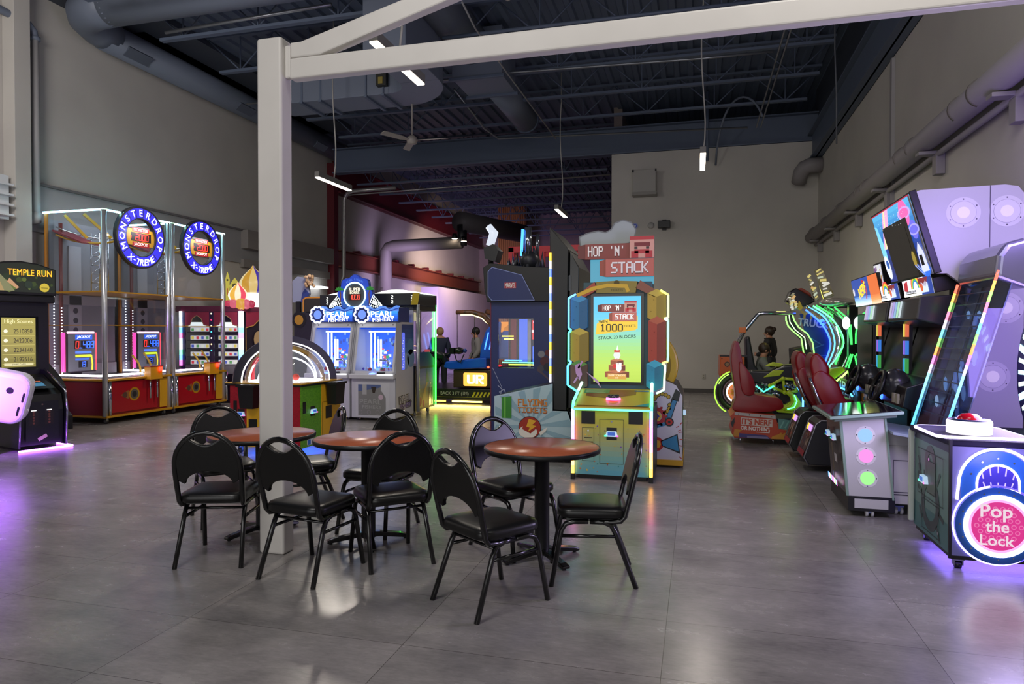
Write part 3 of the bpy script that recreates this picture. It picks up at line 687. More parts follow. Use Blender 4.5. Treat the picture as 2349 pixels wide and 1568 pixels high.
    g.tube([(-10.2, y0+.1, 3.46), (-10.0, y0+.35, 3.1)], .03, YL, 4).tube([(-9.8, y0+.1, 3.46), (-9.6, y0+.45, 3.1)], .03, YL, 4)
    g.obj('upper_track', t)
    B().prism([(x0+.08, 3.2), (x1-.55, 2.98), (x1-.55, 3.0), (x0+.08, 3.23)], y0+.1, y0+.45, C('#8a1c30', .4), 'y').obj('upper_tray', t)
    for dy, h in ((.95, .3), (1.2, .34)):
        B().tube(bez((-9.5, y0+dy, .75), (-9.45, y0+dy-.02, .95), (-9.6, y0+dy+.02, .85+h*.5), (-9.62, y0+dy-.05, .8+h), 8), .017, C('#e8b93a', .35), 8).obj('hose', t)
    # score board inside
    px = -10.3; f = face((px+.1, y0, 0), (0, 1, 0))
    sc_ = B().box(px, y0+.11, .82, px+.09, y0+.7, 1.5, C('#3c2a36', .5)); sc_ = sc_.obj('score_cabinet', t)
    g = B(f).rect(.14, .84, .68, 1.49, C('#8a8b96', .4)).rect(.28, 1.38, .62, 1.46, E('#2d5de0', 1.5), 1).text('JACKPOT', .45, 1.42, .045, E('#ffffff', 3), 2, slant=.2).rect(.26, 1.22, .38, 1.36, BLK, 1).rect(.39, 1.22, .62, 1.36, BLK, 1)
    g.seg('0', .32, 1.29, .11, RED_LED).seg('_488', .505, 1.29, .11, BLU_LED, 2)
    g.rect(.28, 1.14, .6, 1.18, E('#4e74ff', 2), 1).rect(.28, 1.08, .6, 1.12, E('#c8e02a', 2), 1).rect(.28, 1.03, .55, 1.06, E('#3d6fe0', 1.5), 1).rect(.34, .9, .52, 1.01, BLK, 1).seg('13', .43, .955, .08, BLU_LED, 2)
    g.line([(.6, 1.1), (.62, .95), (.61, .86)], .03, E('#f0d030', 2), 1)
    g.obj('score_board', sc_)
    g = B(); g.tube([(px+.09, y0+.06, .84), (px+.09, y0+.06, 1.5)], .03, E('#ff3a8a', 3), 8).tube([(px+.09, y0+.14, 1.5), (px+.09, y0+.66, 1.5)], .018, E('#ffb8d8', 3), 8).tube([(px+.09, y0+.7, .84), (px+.09, y0+.7, 1.5)], .014, E('#ff4a5a', 2), 8); g.obj('score_lights', sc_)
    # ticket box with beacon
    tb_ = B().box(x1-.02, y0+.85, .68, x1+.12, y0+1.12, .9, C('#c8911a', .35)).box(x1-.02, y0+.83, .9, x1+.13, y0+1.14, .915, REDP).obj('ticket_box', t, .008)
    B().cyl((x1+.13, y0+1.06, .82), (x1+.13, y0+1.06, .89), .035, E('#ff2a1a', 6), 12).obj('beacon', tb_)
    for dy in (.92, 1.08): B().cyl((x1+.04, y0+dy, .35), (x1+.04, y0+dy, .75), .016, CHROME, 10).obj('coin_tube', tb_)
    # round sign
    c = (x1+.07, y0+.72, 3.13)
    g = B(frame(c, (0, 1, 0), (0, 0, 1))); 
    RIM = C('#24242c', .4); ro, ri = .5, .335
    P = arc(0, 0, .53, 0, 2*pi*39/40, 39); Q = arc(0, 0, ri-.015, 0, 2*pi*39/40, 39)
    g.ring(0, 0, ri-.015, .53, RIM, 0).ring(0, 0, ri-.015, .53, RIM, -60)
    for Pk in (P, Q):
        n = len(Pk); g.add([(a, b, 0) for a, b in Pk]+[(a, b, -.07) for a, b in Pk], [(i, (i+1) % n, (i+1) % n+n, i+n) for i in range(n)], RIM)
    sr_ = g.obj('sign_rim', t)
    g = B(frame((c[0]+.002, c[1], c[2]), (0, 1, 0), (0, 0, 1))); BL = E('#2a24c8', 1.6); BD = E('#15104a', .6)
    g.ring(0, 0, ri, ro, BL, 1, 48)
    for k in range(13):
        a = R(216-k*21.8); g.line([(ri*cos(a), ri*sin(a)), (ro*cos(a), ro*sin(a))], .012, BD, 2)
    for k, ch in enumerate('MONSTERDROP'):
        a = R(205-k*22.6); g.text(ch, .42*cos(a), .42*sin(a), .115, E('#f4f4ff', 2.6), 3, bold=.012, rot=a-pi/2)
    for k, ch in enumerate('X-TREME'):
        a = R(236+k*11.5); g.text(ch, .425*cos(a), .425*sin(a), .11, E('#ffffff', 3), 3, bold=.012, rot=a+pi/2, slant=.25)
    g.obj('sign_ring', sr_)
    g = B(frame((c[0]-.03, c[1], c[2]), (0, 1, 0), (0, 0, 1)))
    g.box(-ri, -.14, -.01, ri, .14, 0, C('#c08a1c', .35)).rect(-.2, -.07, .24, .08, C('#200808', .4), 1).seg('2000', .04, .005, .105, RED_LED).text('\'', -.2, .0, .12, RED_LED, 2)
    g.rect(-.17, .09, .2, .17, C('#a01820', .4), 1).text('MONSTER', .015, .13, .05, E('#fff4e8', 2.5), 2, bold=.01).rect(-.17, -.16, .2, -.08, C('#a01820', .4), 1).text('JACKPOT', .015, -.12, .05, E('#fff4e8', 2.5), 2, bold=.01)
    g.obj('jackpot_display', sr_)
    for x in (x0+.1, x1-.08):
        for y in (y0+.1, y0+w-.1): caster(x, y, t, .1)
    return t
for y_ in (8.985, 10.48): area('tower_inner_fill', (-9.5, y_+.7, 3.42), (-10.3, y_+.7, 1.8), .5, 1.1, 11, (.85, .9, 1))  # added fill inside each tower, lightens the back board
d0 = drop_tower(8.985, 'tall acrylic prize-drop tower with a round blue sign, the nearer of the two')
dup(d0, (-9.3, 8.985+1.495, 0), 0, 'tall acrylic prize-drop tower with a round blue sign, the farther, beside the post')

# ---- onion-dome prize kiosk behind the towers
t = thing('palace_prize_kiosk', 'purple prize kiosk with striped onion domes and lit shelves behind the drop towers', 'arcade machine', (-9.9, 12.8, 0))
A_, B_, Cc = V((-10.57, 12.16, 0)), V((-9.32, 12.5, 0)), V((-8.99, 13.75, 0))
PUR = C('#2a1840', .4)
base = [(-10.57, 12.16), (-9.32, 12.5), (-8.99, 13.75), (-9.6, 14.3), (-10.74, 14.3), (-10.74, 12.2)]
B().prism(base, .02, .62, C('#1c1128', .4), 'z').obj('base_cabinet', t)
B().prism(base, 1.94, 2.06, C('#6a2440', .4), 'z').obj('top_tray', t)
inner = [(a*.9+b*.1, c) for (a, c), b in zip(base, [-9.9]*6)]
B().prism([(-10.4, 12.75), (-9.5, 13.0), (-9.3, 13.75), (-9.6, 14.2), (-10.7, 14.2)], .62, 1.94, PUR, 'z').obj('core', t)
f1 = frame(A_, B_-A_, (0, 0, 1)); W1 = (B_-A_).length
g = B(f1)
for (u0, u1) in ((.12, .57), (.72, 1.16)):
    for k in range(5):
        z = .8+k*.175
        g.box(u0, z, -.3, u1, z+.012, -.02, C('#3a3040', .4))
        g.box(u0+.01, z+.02, -.2, u1-.01, z+.11, -.15, E('#d8d4d8', .9))
        for j in range(4):
            cc = ['#e04050', '#f0f0e0', '#5060c0', '#e8d060', '#60a060'][(j*2+k) % 5]
            g.disc(u0+.06+j*.105, z+.065, .028, E(cc, .9), 122, 10) if 0 else g.box(u0+.04+j*.105, z+.03, -.14, u0+.09+j*.105, z+.09, -.13, E(cc, .8))
    g.rect(u0, 1.62, u1, 1.72, E('#e8f0f0', 1.2), -60)
g.obj('prize_shelves', t)
g = B(f1); RP = C('#a0304c', .4)
for u0, u1 in ((.07, .6), (.69, 1.22)):
    m = (u0+u1)/2; top = 1.93
    g.poly([(u0, top), (u0, 1.63), (u0+.12, 1.66), (m-.09, 1.8), (m, 1.86), (m, top)], RP, -2).poly([(m, top), (m, 1.86), (m+.09, 1.8), (u1-.12, 1.66), (u1, 1.63), (u1, top)], RP, -2)
    g.line([(u0, 1.63), (u0+.12, 1.66), (m-.09, 1.8), (m, 1.86), (m+.09, 1.8), (u1-.12, 1.66), (u1, 1.63)], .014, C('#c8a070', .4), -1)
g.obj('arch_valance', t)
g = B(f1).box(.6, .62, -.06, .69, 1.94, 0, C('#241c4a', .4)).box(0, .62, -.06, .08, 1.94, 0, C('#241c4a', .4)).box(1.2, .62, -.06, W1, 1.94, 0, PUR).box(0, .62, -.1, W1, .8, -.02, C('#8a8a92', .4))
for k, cc in enumerate(['#ffe8b0', '#ff3060', '#ffd8a0', '#40c8d8', '#ffe8d0', '#ffc890', '#40b8c8']): g.disc(.645, 1.9-k*.13, .017, E(cc, 3), 2, 10)
g.obj('front_frame', t)
RBW = ['#ff70d0', '#70a0ff', '#80ffb0', '#ffffff', '#e8f4ff', '#ff80c0', '#70c8ff', '#ffffff', '#d8e8ff', '#ffffff']
for q, nm in ((A_+V((.02, -.03, 0)), 'light_column'), (B_+V((-.0, -.03, 0)), 'light_column')):
    g = B(); strip(g, (q.x, q.y, .8), (q.x, q.y, 1.95), RBW, 3.5, .05 if q.x > -10 else .03, 10); g.obj(nm, t)
f2 = frame(B_, Cc-B_, (0, 0, 1))
g = B(f2).box(.05, .62, -.04, 1.25, .8, 0, PUR).rect(.1, .8, 1.2, 1.94, C('#2c2430', .4), -30).poly([(.1, 1.94), (.1, 1.6), (.3, 1.65), (.5, 1.82), (.65, 1.88), (.65, 1.94)], RP, -2).line([(.1, .8), (.1, 1.6), (.3, 1.65), (.5, 1.82), (.65, 1.88)], .02, C('#d09a50', .4), 0)
g.disc(.42, 1.35, .12, C('#c8a878', .5), 3, 12, ry=.18).disc(.45, 1.1, .13, C('#b89868', .5), 3, 12, ry=.2); g.obj('right_window', t)
def onion(c, r, h, cols, nm, glow):
    pr = [(.0, 0), (.72, 0), (.9, .12), (1, .28), (.96, .42), (.75, .6), (.45, .76), (.2, .88), (.05, 1)]
    g = B()
    for k in range(10):
        g.lathe([(a*r, z*h) for a, z in pr], c, E(cols[k % len(cols)], glow), 3, 2*pi*k/10, 2*pi*(k+1)/10)
    return g.obj(nm, t)
q = F(545, 688, 2.19); sm = RY(546, 690, 12.62); bg = RY(581, 672, 12.95)
onion(sm, .2, .4, ['#ffe9c8', '#e84a62', '#fff4e8', '#e8b040'], 'onion_dome', 1.1)
onion(bg, .29, .6, ['#f0d080', '#4a38a8', '#f6e4b0', '#d8a030'], 'onion_dome', .8)
B().cyl((sm.x, sm.y, 2.05), sm, .15, E('#fff6e0', 1.6), 16).obj('turret', t)
B().cyl((bg.x, bg.y, 2.05), bg, .24, E('#fff6ec', 1.6), 16).obj('turret', t)
g = B()
for i, (u, r_) in enumerate(((.98, .1), (1.1, .13), (1.24, .15), (1.37, .12), (1.47, .1))):
    g.ball(f1 @ V((u, 2.1, -.05)), r_, E(['#d03a58', '#e86a80', '#f0b040', '#e86a80', '#c03050'][i], .8), 12, (1, .6, .9))
g.obj('cloud_lights', t)
f3 = frame(A_+(B_-A_)*.56+V((-.1, .5, 0)), B_-A_, (0, 0, 1)); YG = E('#d8c850', .7)
g = B(f3)
for (u, w_, h_) in ((.02, .08, 2.75), (.18, .2, 2.62), (.34, .1, 2.6), (.46, .1, 2.68)):
    g.prism([(u-w_/2, 2.06), (u+w_/2, 2.06), (u+w_/2, h_-.16), (u+w_*.6, h_-.1), (u+w_*.3, h_), (u, h_+.08), (u-w_*.3, h_), (u-w_*.6, h_-.1), (u-w_/2, h_-.16)], -.02, 0, YG, 'z')
    g.disc(u, h_-.1, w_*.3, E('#5a5020', .6), 1, 10).rect(u-w_*.15, h_-.42, u+w_*.15, h_-.28, E('#c06030', .7), 1)
g.obj('palace_cutout', t)

# ---- endless-runner cabinet at the far left
t = thing('runner_arcade_cabinet', 'black upright arcade cabinet with a dark green marquee and olive high-score screen', 'arcade machine', (-8.9, 7.4, 0), R(0))
n = V((.955, -.296, 0)); u = V((.296, .955, 0))
o = V((-8.74, 7.08, 0)) # front face centre at screen
def Lp(a, d, z): return o+u*a+n*d+V((0, 0, z))
T = frame(o, u, (0, 0, 1))
# screen column
scp = B(T).box(-.37, .78, -.55, .37, 1.92, 0, BLK).obj('screen_column', t, .012)
g = B(T); g.rect(-.235, 1.0, .235, 1.72, C('#000000', .2), 2).grad(-.2, 1.04, .2, 1.7, ['#8a8238', '#a89c4a', '#b8ac58'], lambda c: E(c, 1.0), 6, 3)
g.text('High Scores', 0, 1.645, .05, E('#efe6b0', 1.3), 4).rect(-.19, 1.6, .19, 1.605, E('#5a5018', .8), 4)
for k, s in enumerate(('2510850', '2422006', '2234140', '2192516')):
    y = 1.52-k*.125; g.text(s, .05, y, .06, E('#1c1a08', .4), 4, wd=.22).disc(-.15, y, .025, E('#f0ead0', 1.2), 4, 8).rect(-.19, y-.062, .19, y-.056, E('#d8cc70', 1), 4)
g.rect(-.17, 1.06, .17, 1.095, E('#d8d0a0', 1.2), 4).text('SWIPE CARD', 0, 1.078, .02, E('#3a3410', .5), 5); g.obj('screen', scp)
B(T).prism([(0, 2.0), (.1, 2.02), (.16, 2.1), (.13, 2.16), (-.5, 2.16), (-.5, 2.0)], -.4, .4, BLK, 'x').obj('canopy', t, .01) if 0 else B(T).box(-.4, 1.9, -.5, .4, 2.0, .12, BLK).obj('canopy', t, .02)
mp_ = [(-.42, 2.0), (.42, 2.0), (.42, 2.36), (.2, 2.43), (0, 2.45), (-.2, 2.43), (-.42, 2.36)]
mqb = B(T).prism(mp_, -.2, .1, C('#101010', .4), 'z').obj('marquee_box', t, .01)
g = B(frame(o+n*.102-V((0, 0, .1)), u, (0, 0, 1))); mq = [(-.4, 2.14), (.4, 2.14), (.4, 2.45), (.2, 2.51), (0, 2.53), (-.2, 2.51), (-.4, 2.45)]
g.poly(mq, E('#1c2414', .9), 0); random.seed(3)
for i in range(26): g.disc(random.uniform(-.36, .36), random.uniform(2.17, 2.42), random.uniform(.015, .05), E(random.choice(['#3a4a1c', '#5a6a2a', '#24341a', '#6a7a3a']), .9), 1+(i % 3), 8)
g.text('TEMPLE RUN', .1, 2.4, .085, E('#f0a424', 2.0), 6, wd=.52, bold=.012)
g.poly([(-.39, 2.15), (-.08, 2.15), (-.14, 2.24), (-.24, 2.36), (-.34, 2.42), (-.39, 2.4)], E('#8a8a62', .9), 5).poly([(-.36, 2.15), (-.2, 2.15), (-.26, 2.3), (-.33, 2.35)], E('#b89a68', .9), 6).poly([(-.17, 2.27), (-.06, 2.18), (-.03, 2.2), (-.14, 2.32)], E('#c89870', 1), 6)
g.disc(.27, 2.21, .06, E('#c8b038', 1.1), 6, 12).rect(.23, 2.2, .31, 2.21, E('#8a7a20', .8), 7).disc(.08, 2.24, .05, E('#2a3a2a', .7), 6, 10); g.obj('marquee', mqb)
# control pedestal with chrome-edged sides
prof = [(-.3, 0.04), (.66, .04), (.7, .5), (.65, .74), (.4, .86), (.08, 1.0), (-.3, 1.0)]
SD = C('#0a0a10', .35)
for sgn in (-1, 1):
    a0 = sgn*.27
    m_ = frame(o+u*a0, n, (0, 0, 1))
    B(m_).prism(prof, -.012, .012, SD, 'z').obj('side_panel', t)
    g = B(m_); pts = [(x, y, 0) for x, y in prof[1:6]]; g.tube(pts, .014, C('#a8a8b8', .15, 1), 8); g.obj('edge_trim', t)
m_ = frame(o-u*.25, n, (0, 0, 1))
B(m_).prism([(-.3, .06), (.61, .06), (.64, .5), (.59, .7), (.36, .81), (.08, .94), (-.3, .94)], -.5, 0, C('#0d0d10', .4), 'z').obj('pedestal', t)
fp = frame(o+n*.647+u*0+V((0, 0, 0)), u, (0, 0, 1))
g = B(fp).rect(-.19, .12, .19, .62, C('#141418', .35), 0)
for dx in (-.1, .08):
    g.rect(dx-.05, .32, dx+.05, .52, C('#241a1a', .4), 1)
    for i in range(5): g.disc(dx, .345+i*.035, .014, C('#7a4438', .4), 2, 8)
    g.rect(dx-.03, .5, dx+.03, .512, E('#ffffff', 1.5), 2)
g.poly([(-.06, .15), (.04, .2), (.06, .16), (-.04, .11)], C('#c8a8a0', .4), 1).disc(0, .58, .012, CHROME, 2, 8); g.obj('coin_door', t)
fd = frame(o+n*.36+V((0, 0, .84)), u, (-n.x*.35, -n.y*.35, .12))
g = B(fd).rect(-.2, -.2, .2, .2, C('#16161c', .3), 2).rect(-.15, -.12, .12, .0, E('#4a8ab0', .8), 3).rect(-.15, .03, .12, .06, E('#c86a4a', .8), 3); g.obj('control_panel', t)
g = B(); q = Lp(-.3, .72, .015); q2 = Lp(.32, .72, .015); g.tube([q, q2, Lp(.32, .3, .015)], .014, E('#b060ff', 10), 8); g.obj('floor_light', t)
# ---- purple moulded shell at the left edge
q = F(-20, 1030); 
t = thing('moulded_ride_shell', 'big rounded white ride shell glowing purple at the left edge of the picture', 'arcade ride', (-8.2, 6.4, 0))
c = F(2, 905, .74); fs_ = frame(c, (.75, .6, -.25), (.3, .05, .95))
SH = noisy('white_shell_plastic', '#dcdcdc', '#e6e6e6', 3, .25, 2)
B(fs_).prism(rr(-.5, -.33, .31, .31, .16, 7), -.14, .1, SH, 'z').obj('shell', t, .06, seg=4)
g = B(fs_).disc(.1, .1, .04, BLK, 84, 20).rrect(.22, -.2, .245, -.08, .01, BLK, 84).rrect(.24, -.02, .262, .1, .01, BLK, 84); g.obj('socket_holes', t)
B().box(c.x-.5, c.y-.4, .0, c.x-.05, c.y+.0, .42, BLK).obj('plinth', t, .02)
for k in range(3): pass
area('ride_purple_light', c+V((.25, -1.1, .35)), c+V((-.1, 0, 0)), .4, .6, 30, (.4, .1, 1.0), 90)
qf = F(-70, 1175)
area('ride_floor_light', qf+V((0, 0, .8)), qf, .4, .9, 2.5, (.34, .1, 1.0), 100)
# ---- small black redemption cabinet with a gold face
t = thing('token_cabinet', 'black low cabinet with a gold face token slot and red button, beside the drop towers', 'arcade machine', (-9.5, 8.4, 0), 0)
o2 = V((-9.42, 8.0, 0)); u2 = V((.25, .968, 0)); n2 = V((.968, -.25, 0))
m2 = frame(o2-u2*.3, n2, (0, 0, 1))
B(m2).prism([(-.75, .04), (.2, .04), (.2, .25), (.02, .35), (.02, .68), (-.12, .82), (-.45, 1.02), (-.75, 1.05)], -.62, 0, C('#101013', .45), 'z').obj('body', t, .01)
fq = frame(o2+n2*.025+V((0, 0, .0)), u2, (0, 0, 1))
g = B(fq).rrect(-.2, .6, -.02, .82, .03, C('#c8a828', .25, .6), 4).disc(-.15, .755, .03, C('#f0e090', .3), 6, 12).disc(-.07, .755, .03, C('#f0e090', .3), 6, 12).disc(-.15, .755, .012, BLK, 7, 8).disc(-.07, .755, .012, BLK, 7, 8).rect(-.16, .645, -.06, .675, C('#4a3c08', .4), 6).disc(-.11, .71, .02, C('#8a7018', .3), 6, 8); g.obj('gold_face', t)
q = o2-n2*.18-u2*.1+V((0, 0, .87)); B().lathe([(.055, 0), (.055, .015), (.03, .035), (0, .04)], q, E('#e02030', 2), 16).obj('button', t)
B().lathe([(.0, 0), (.12, 0), (.12, .03), (0, .03)], (0, 0, 0), C('#a88a18', .4), 20).obj('tmpdisc', t) if 0 else None

# ---- two-player dome game
t = thing('dome_game', 'two-player game table under a clear dome, red and green sides with a black arch', 'arcade machine', (-5.11, 7.7, 0))
x0, x1, y0, y1, zt = -5.62, -4.61, 7.27, 8.2, .885
B().box(x0+.02, y0+.02, .09, x1-.02, y1-.02, zt-.03, C('#20242c', .4)).obj('body', t)
B().box(x0-.03, y0-.03, zt-.025, x1+.03, y1+.03, zt, C('#c8971c', .35)).box(x0-.034, y0-.034, zt-.035, x1+.034, y1+.034, zt-.012, BLK).obj('rim', t, .004)
RF = noisy('red_dotted_panel', '#8c0c1e', '#a81428', 60, .35, 2); GF = noisy('green_dotted_panel', '#4a8a1e', '#6aa62a', 60, .35, 2)
YP = C('#d8a51e', .35)
def reader(g, x, y, s=1):
    g.rect(x-.05*s, y-.06*s, x+.05*s, y+.06*s, BLK, 1); g.prism([(x-.06*s, y-.025*s), (x+.06*s, y-.025*s), (x+.045*s, y+.025*s), (x-.045*s, y+.025*s)], .002, .03*s, L('#b8e0ff', .5, '#c8d8e0'), 'z'); g.rect(x-.035*s, y-.012*s, x+.035*s, y+.02*s, E('#3a6ad0', .8), 28*s); g.rect(x-.068*s, y-.024*s, x-.045*s, y-.01, E('#40ffb0', 2), 28*s).rect(x+.045*s, y-.024*s, x+.068*s, y-.01, E('#ff50c0', 2), 28*s)
ff = face((x0, y0, 0), (1, 0, 0)); W_ = x1-x0
g = B(ff).box(.03, .1, -.01, .27, zt-.04, .012, RF).box(.45, .1, -.01, W_, zt-.04, .012, RF).obj('red_panel', t)
g = B(ff).box(.27, .1, -.01, .45, zt-.04, .016, YP); g.rect(.3, .3, .42, .44, BLK, 16).obj('yellow_panel', t)
f_ = frame((x0, y0-.013, 0), (1, 0, 0), (0, 0, 1)); g = B(f_); g.rect(.08, .52, .13, .66, BLK, 1); reader(g, .19, .5); g.obj('card_reader', t)
fr_ = face((x1, y0, 0), (0, 1, 0)); D_ = y1-y0
B(fr_).box(.0, .1, -.01, .45, zt-.04, .012, GF).obj('green_panel', t)
g = B(fr_).box(.45, .1, -.01, D_, zt-.04, .016, YP); g.rect(.55, .4, .7, .56, BLK, 16).line([(.47, .12), (.47, .62), (D_-.03, .62)], .006, C('#7a5c10'), 15).obj('yellow_panel', t)
f_ = frame((x1+.013, y0, 0), (0, 1, 0), (0, 0, 1)); g = B(f_); g.rect(.03, .52, .1, .66, BLK, 1); reader(g, .25, .53); g.rrect(.12, .12, .36, .19, .02, WHT, 1).rect(.14, .125, .2, .185, C('#2a6ab8'), 2).disc(.28, .155, .05, C('#b8584a'), 2, 14, ry=.02); g.obj('card_reader', t)
for (cx, cy, nx, ny) in ((x0+.36, y0-.09, 0, -1), (x1+.1, y0+.66, 1, 0)):
    g = B(); P = [(.13, .09), (.11, .08)]
    g.prism([(cx-.13, cy-.085), (cx+.13, cy-.085), (cx+.13, cy+.085), (cx-.13, cy+.085)] if ny else [(cx-.085, cy-.14), (cx+.085, cy-.14), (cx+.085, cy+.14), (cx-.085, cy+.14)], .84, .87, BLK, 'z')
    k = .82
    w_, d_ = (.11, .07) if ny else (.07, .12)
    g.add([(cx-w_, cy-d_, .84), (cx+w_, cy-d_, .84), (cx+w_, cy+d_, .84), (cx-w_, cy+d_, .84), (cx-w_*k, cy-d_*k, .58), (cx+w_*k, cy-d_*k, .58), (cx+w_*k, cy+d_*k, .58), (cx-w_*k, cy+d_*k, .58)], [(0, 1, 5, 4), (1, 2, 6, 5), (2, 3, 7, 6), (3, 0, 4, 7), (4, 5, 6, 7)], BLK)
    g.obj('ball_bin', t)
cc = V((-5.115, 7.735, zt)); ax = V((.66, .75, 0)).normalized(); Rr = .655; Hh = .575
def archp(r, h, off, n=28): 
    d = V((ax.y, -ax.x, 0))
    return [cc+ax*(r*cos(pi-pi*i/n))+d*off+V((0, 0, h*sin(pi*i/n))) for i in range(n+1)]
def band(r0, h0, r1, h1, th, mat, nm, off=0):
    g = B(); a, b = archp(r0, h0, off), archp(r1, h1, off); c_, d_ = archp(r0, h0, off+th), archp(r1, h1, off+th); n = len(a)
    P = a+b+c_+d_; fs = []
    for i in range(n-1): fs += [(i, i+1, n+i+1, n+i), (2*n+i, 3*n+i, 3*n+i+1, 2*n+i+1), (i, 2*n+i, 2*n+i+1, i+1), (n+i, n+i+1, 3*n+i+1, 3*n+i)]
    g.add(P, fs, mat); return g.obj(nm, t)
band(Rr, Hh, Rr-.095, Hh-.085, .05, C('#111214', .35), 'black_arch')
B().tube(archp(Rr-.1, Hh-.09, .055), .008, E('#ffffff', 5), 6).obj('arch_light', t)
g = B(); m = 10; 
pr = [(.5*cos(pi/2*i/m), .47*sin(pi/2*i/m)) for i in range(m+1)]
g.lathe(pr, cc, glass('dome_acrylic', (.96, .98, 1), .05, .02), 28); g.obj('clear_dome', t)
B().lathe([(0, .006), (.46, .006), (.46, 0)], cc, E('#f4f6ff', 2.2), 28).obj('lit_playfield', t)
g = B()
for k, (r, h, cm) in enumerate(((.43, .4, E('#f0f4ff', 3)), (.36, .3, E('#e8ecff', 2)))):
    g.tube(archp(r, h, -.1+.16*k, 18), .012, cm, 6)
g.obj('inner_hoops', t)
g = B().tube([cc+V((-.36, -.18, .02)), cc+V((-.36, -.18, .12)), cc+V((-.33, -.2, .22)), cc+V((-.25, -.24, .28)), cc+V((-.15, -.3, .3))], .025, C('#c81828', .3), 10)
g.ball(cc+V((.18, -.05, .05)), .045, C('#d04030', .4), 12).ball(cc+V((.1, .02, .04)), .03, C('#40a040', .4), 12); g.obj('scoop_and_balls', t)
for x in (x0+.1, x1-.1):
    for y in (y0+.1, y1-.1): caster(x, y, t, .085)
area('dome_underglow', (-5.1, 7.75, .075), (-5.1, 7.75, 0), .9, .8, 9, (.05, .15, 1))

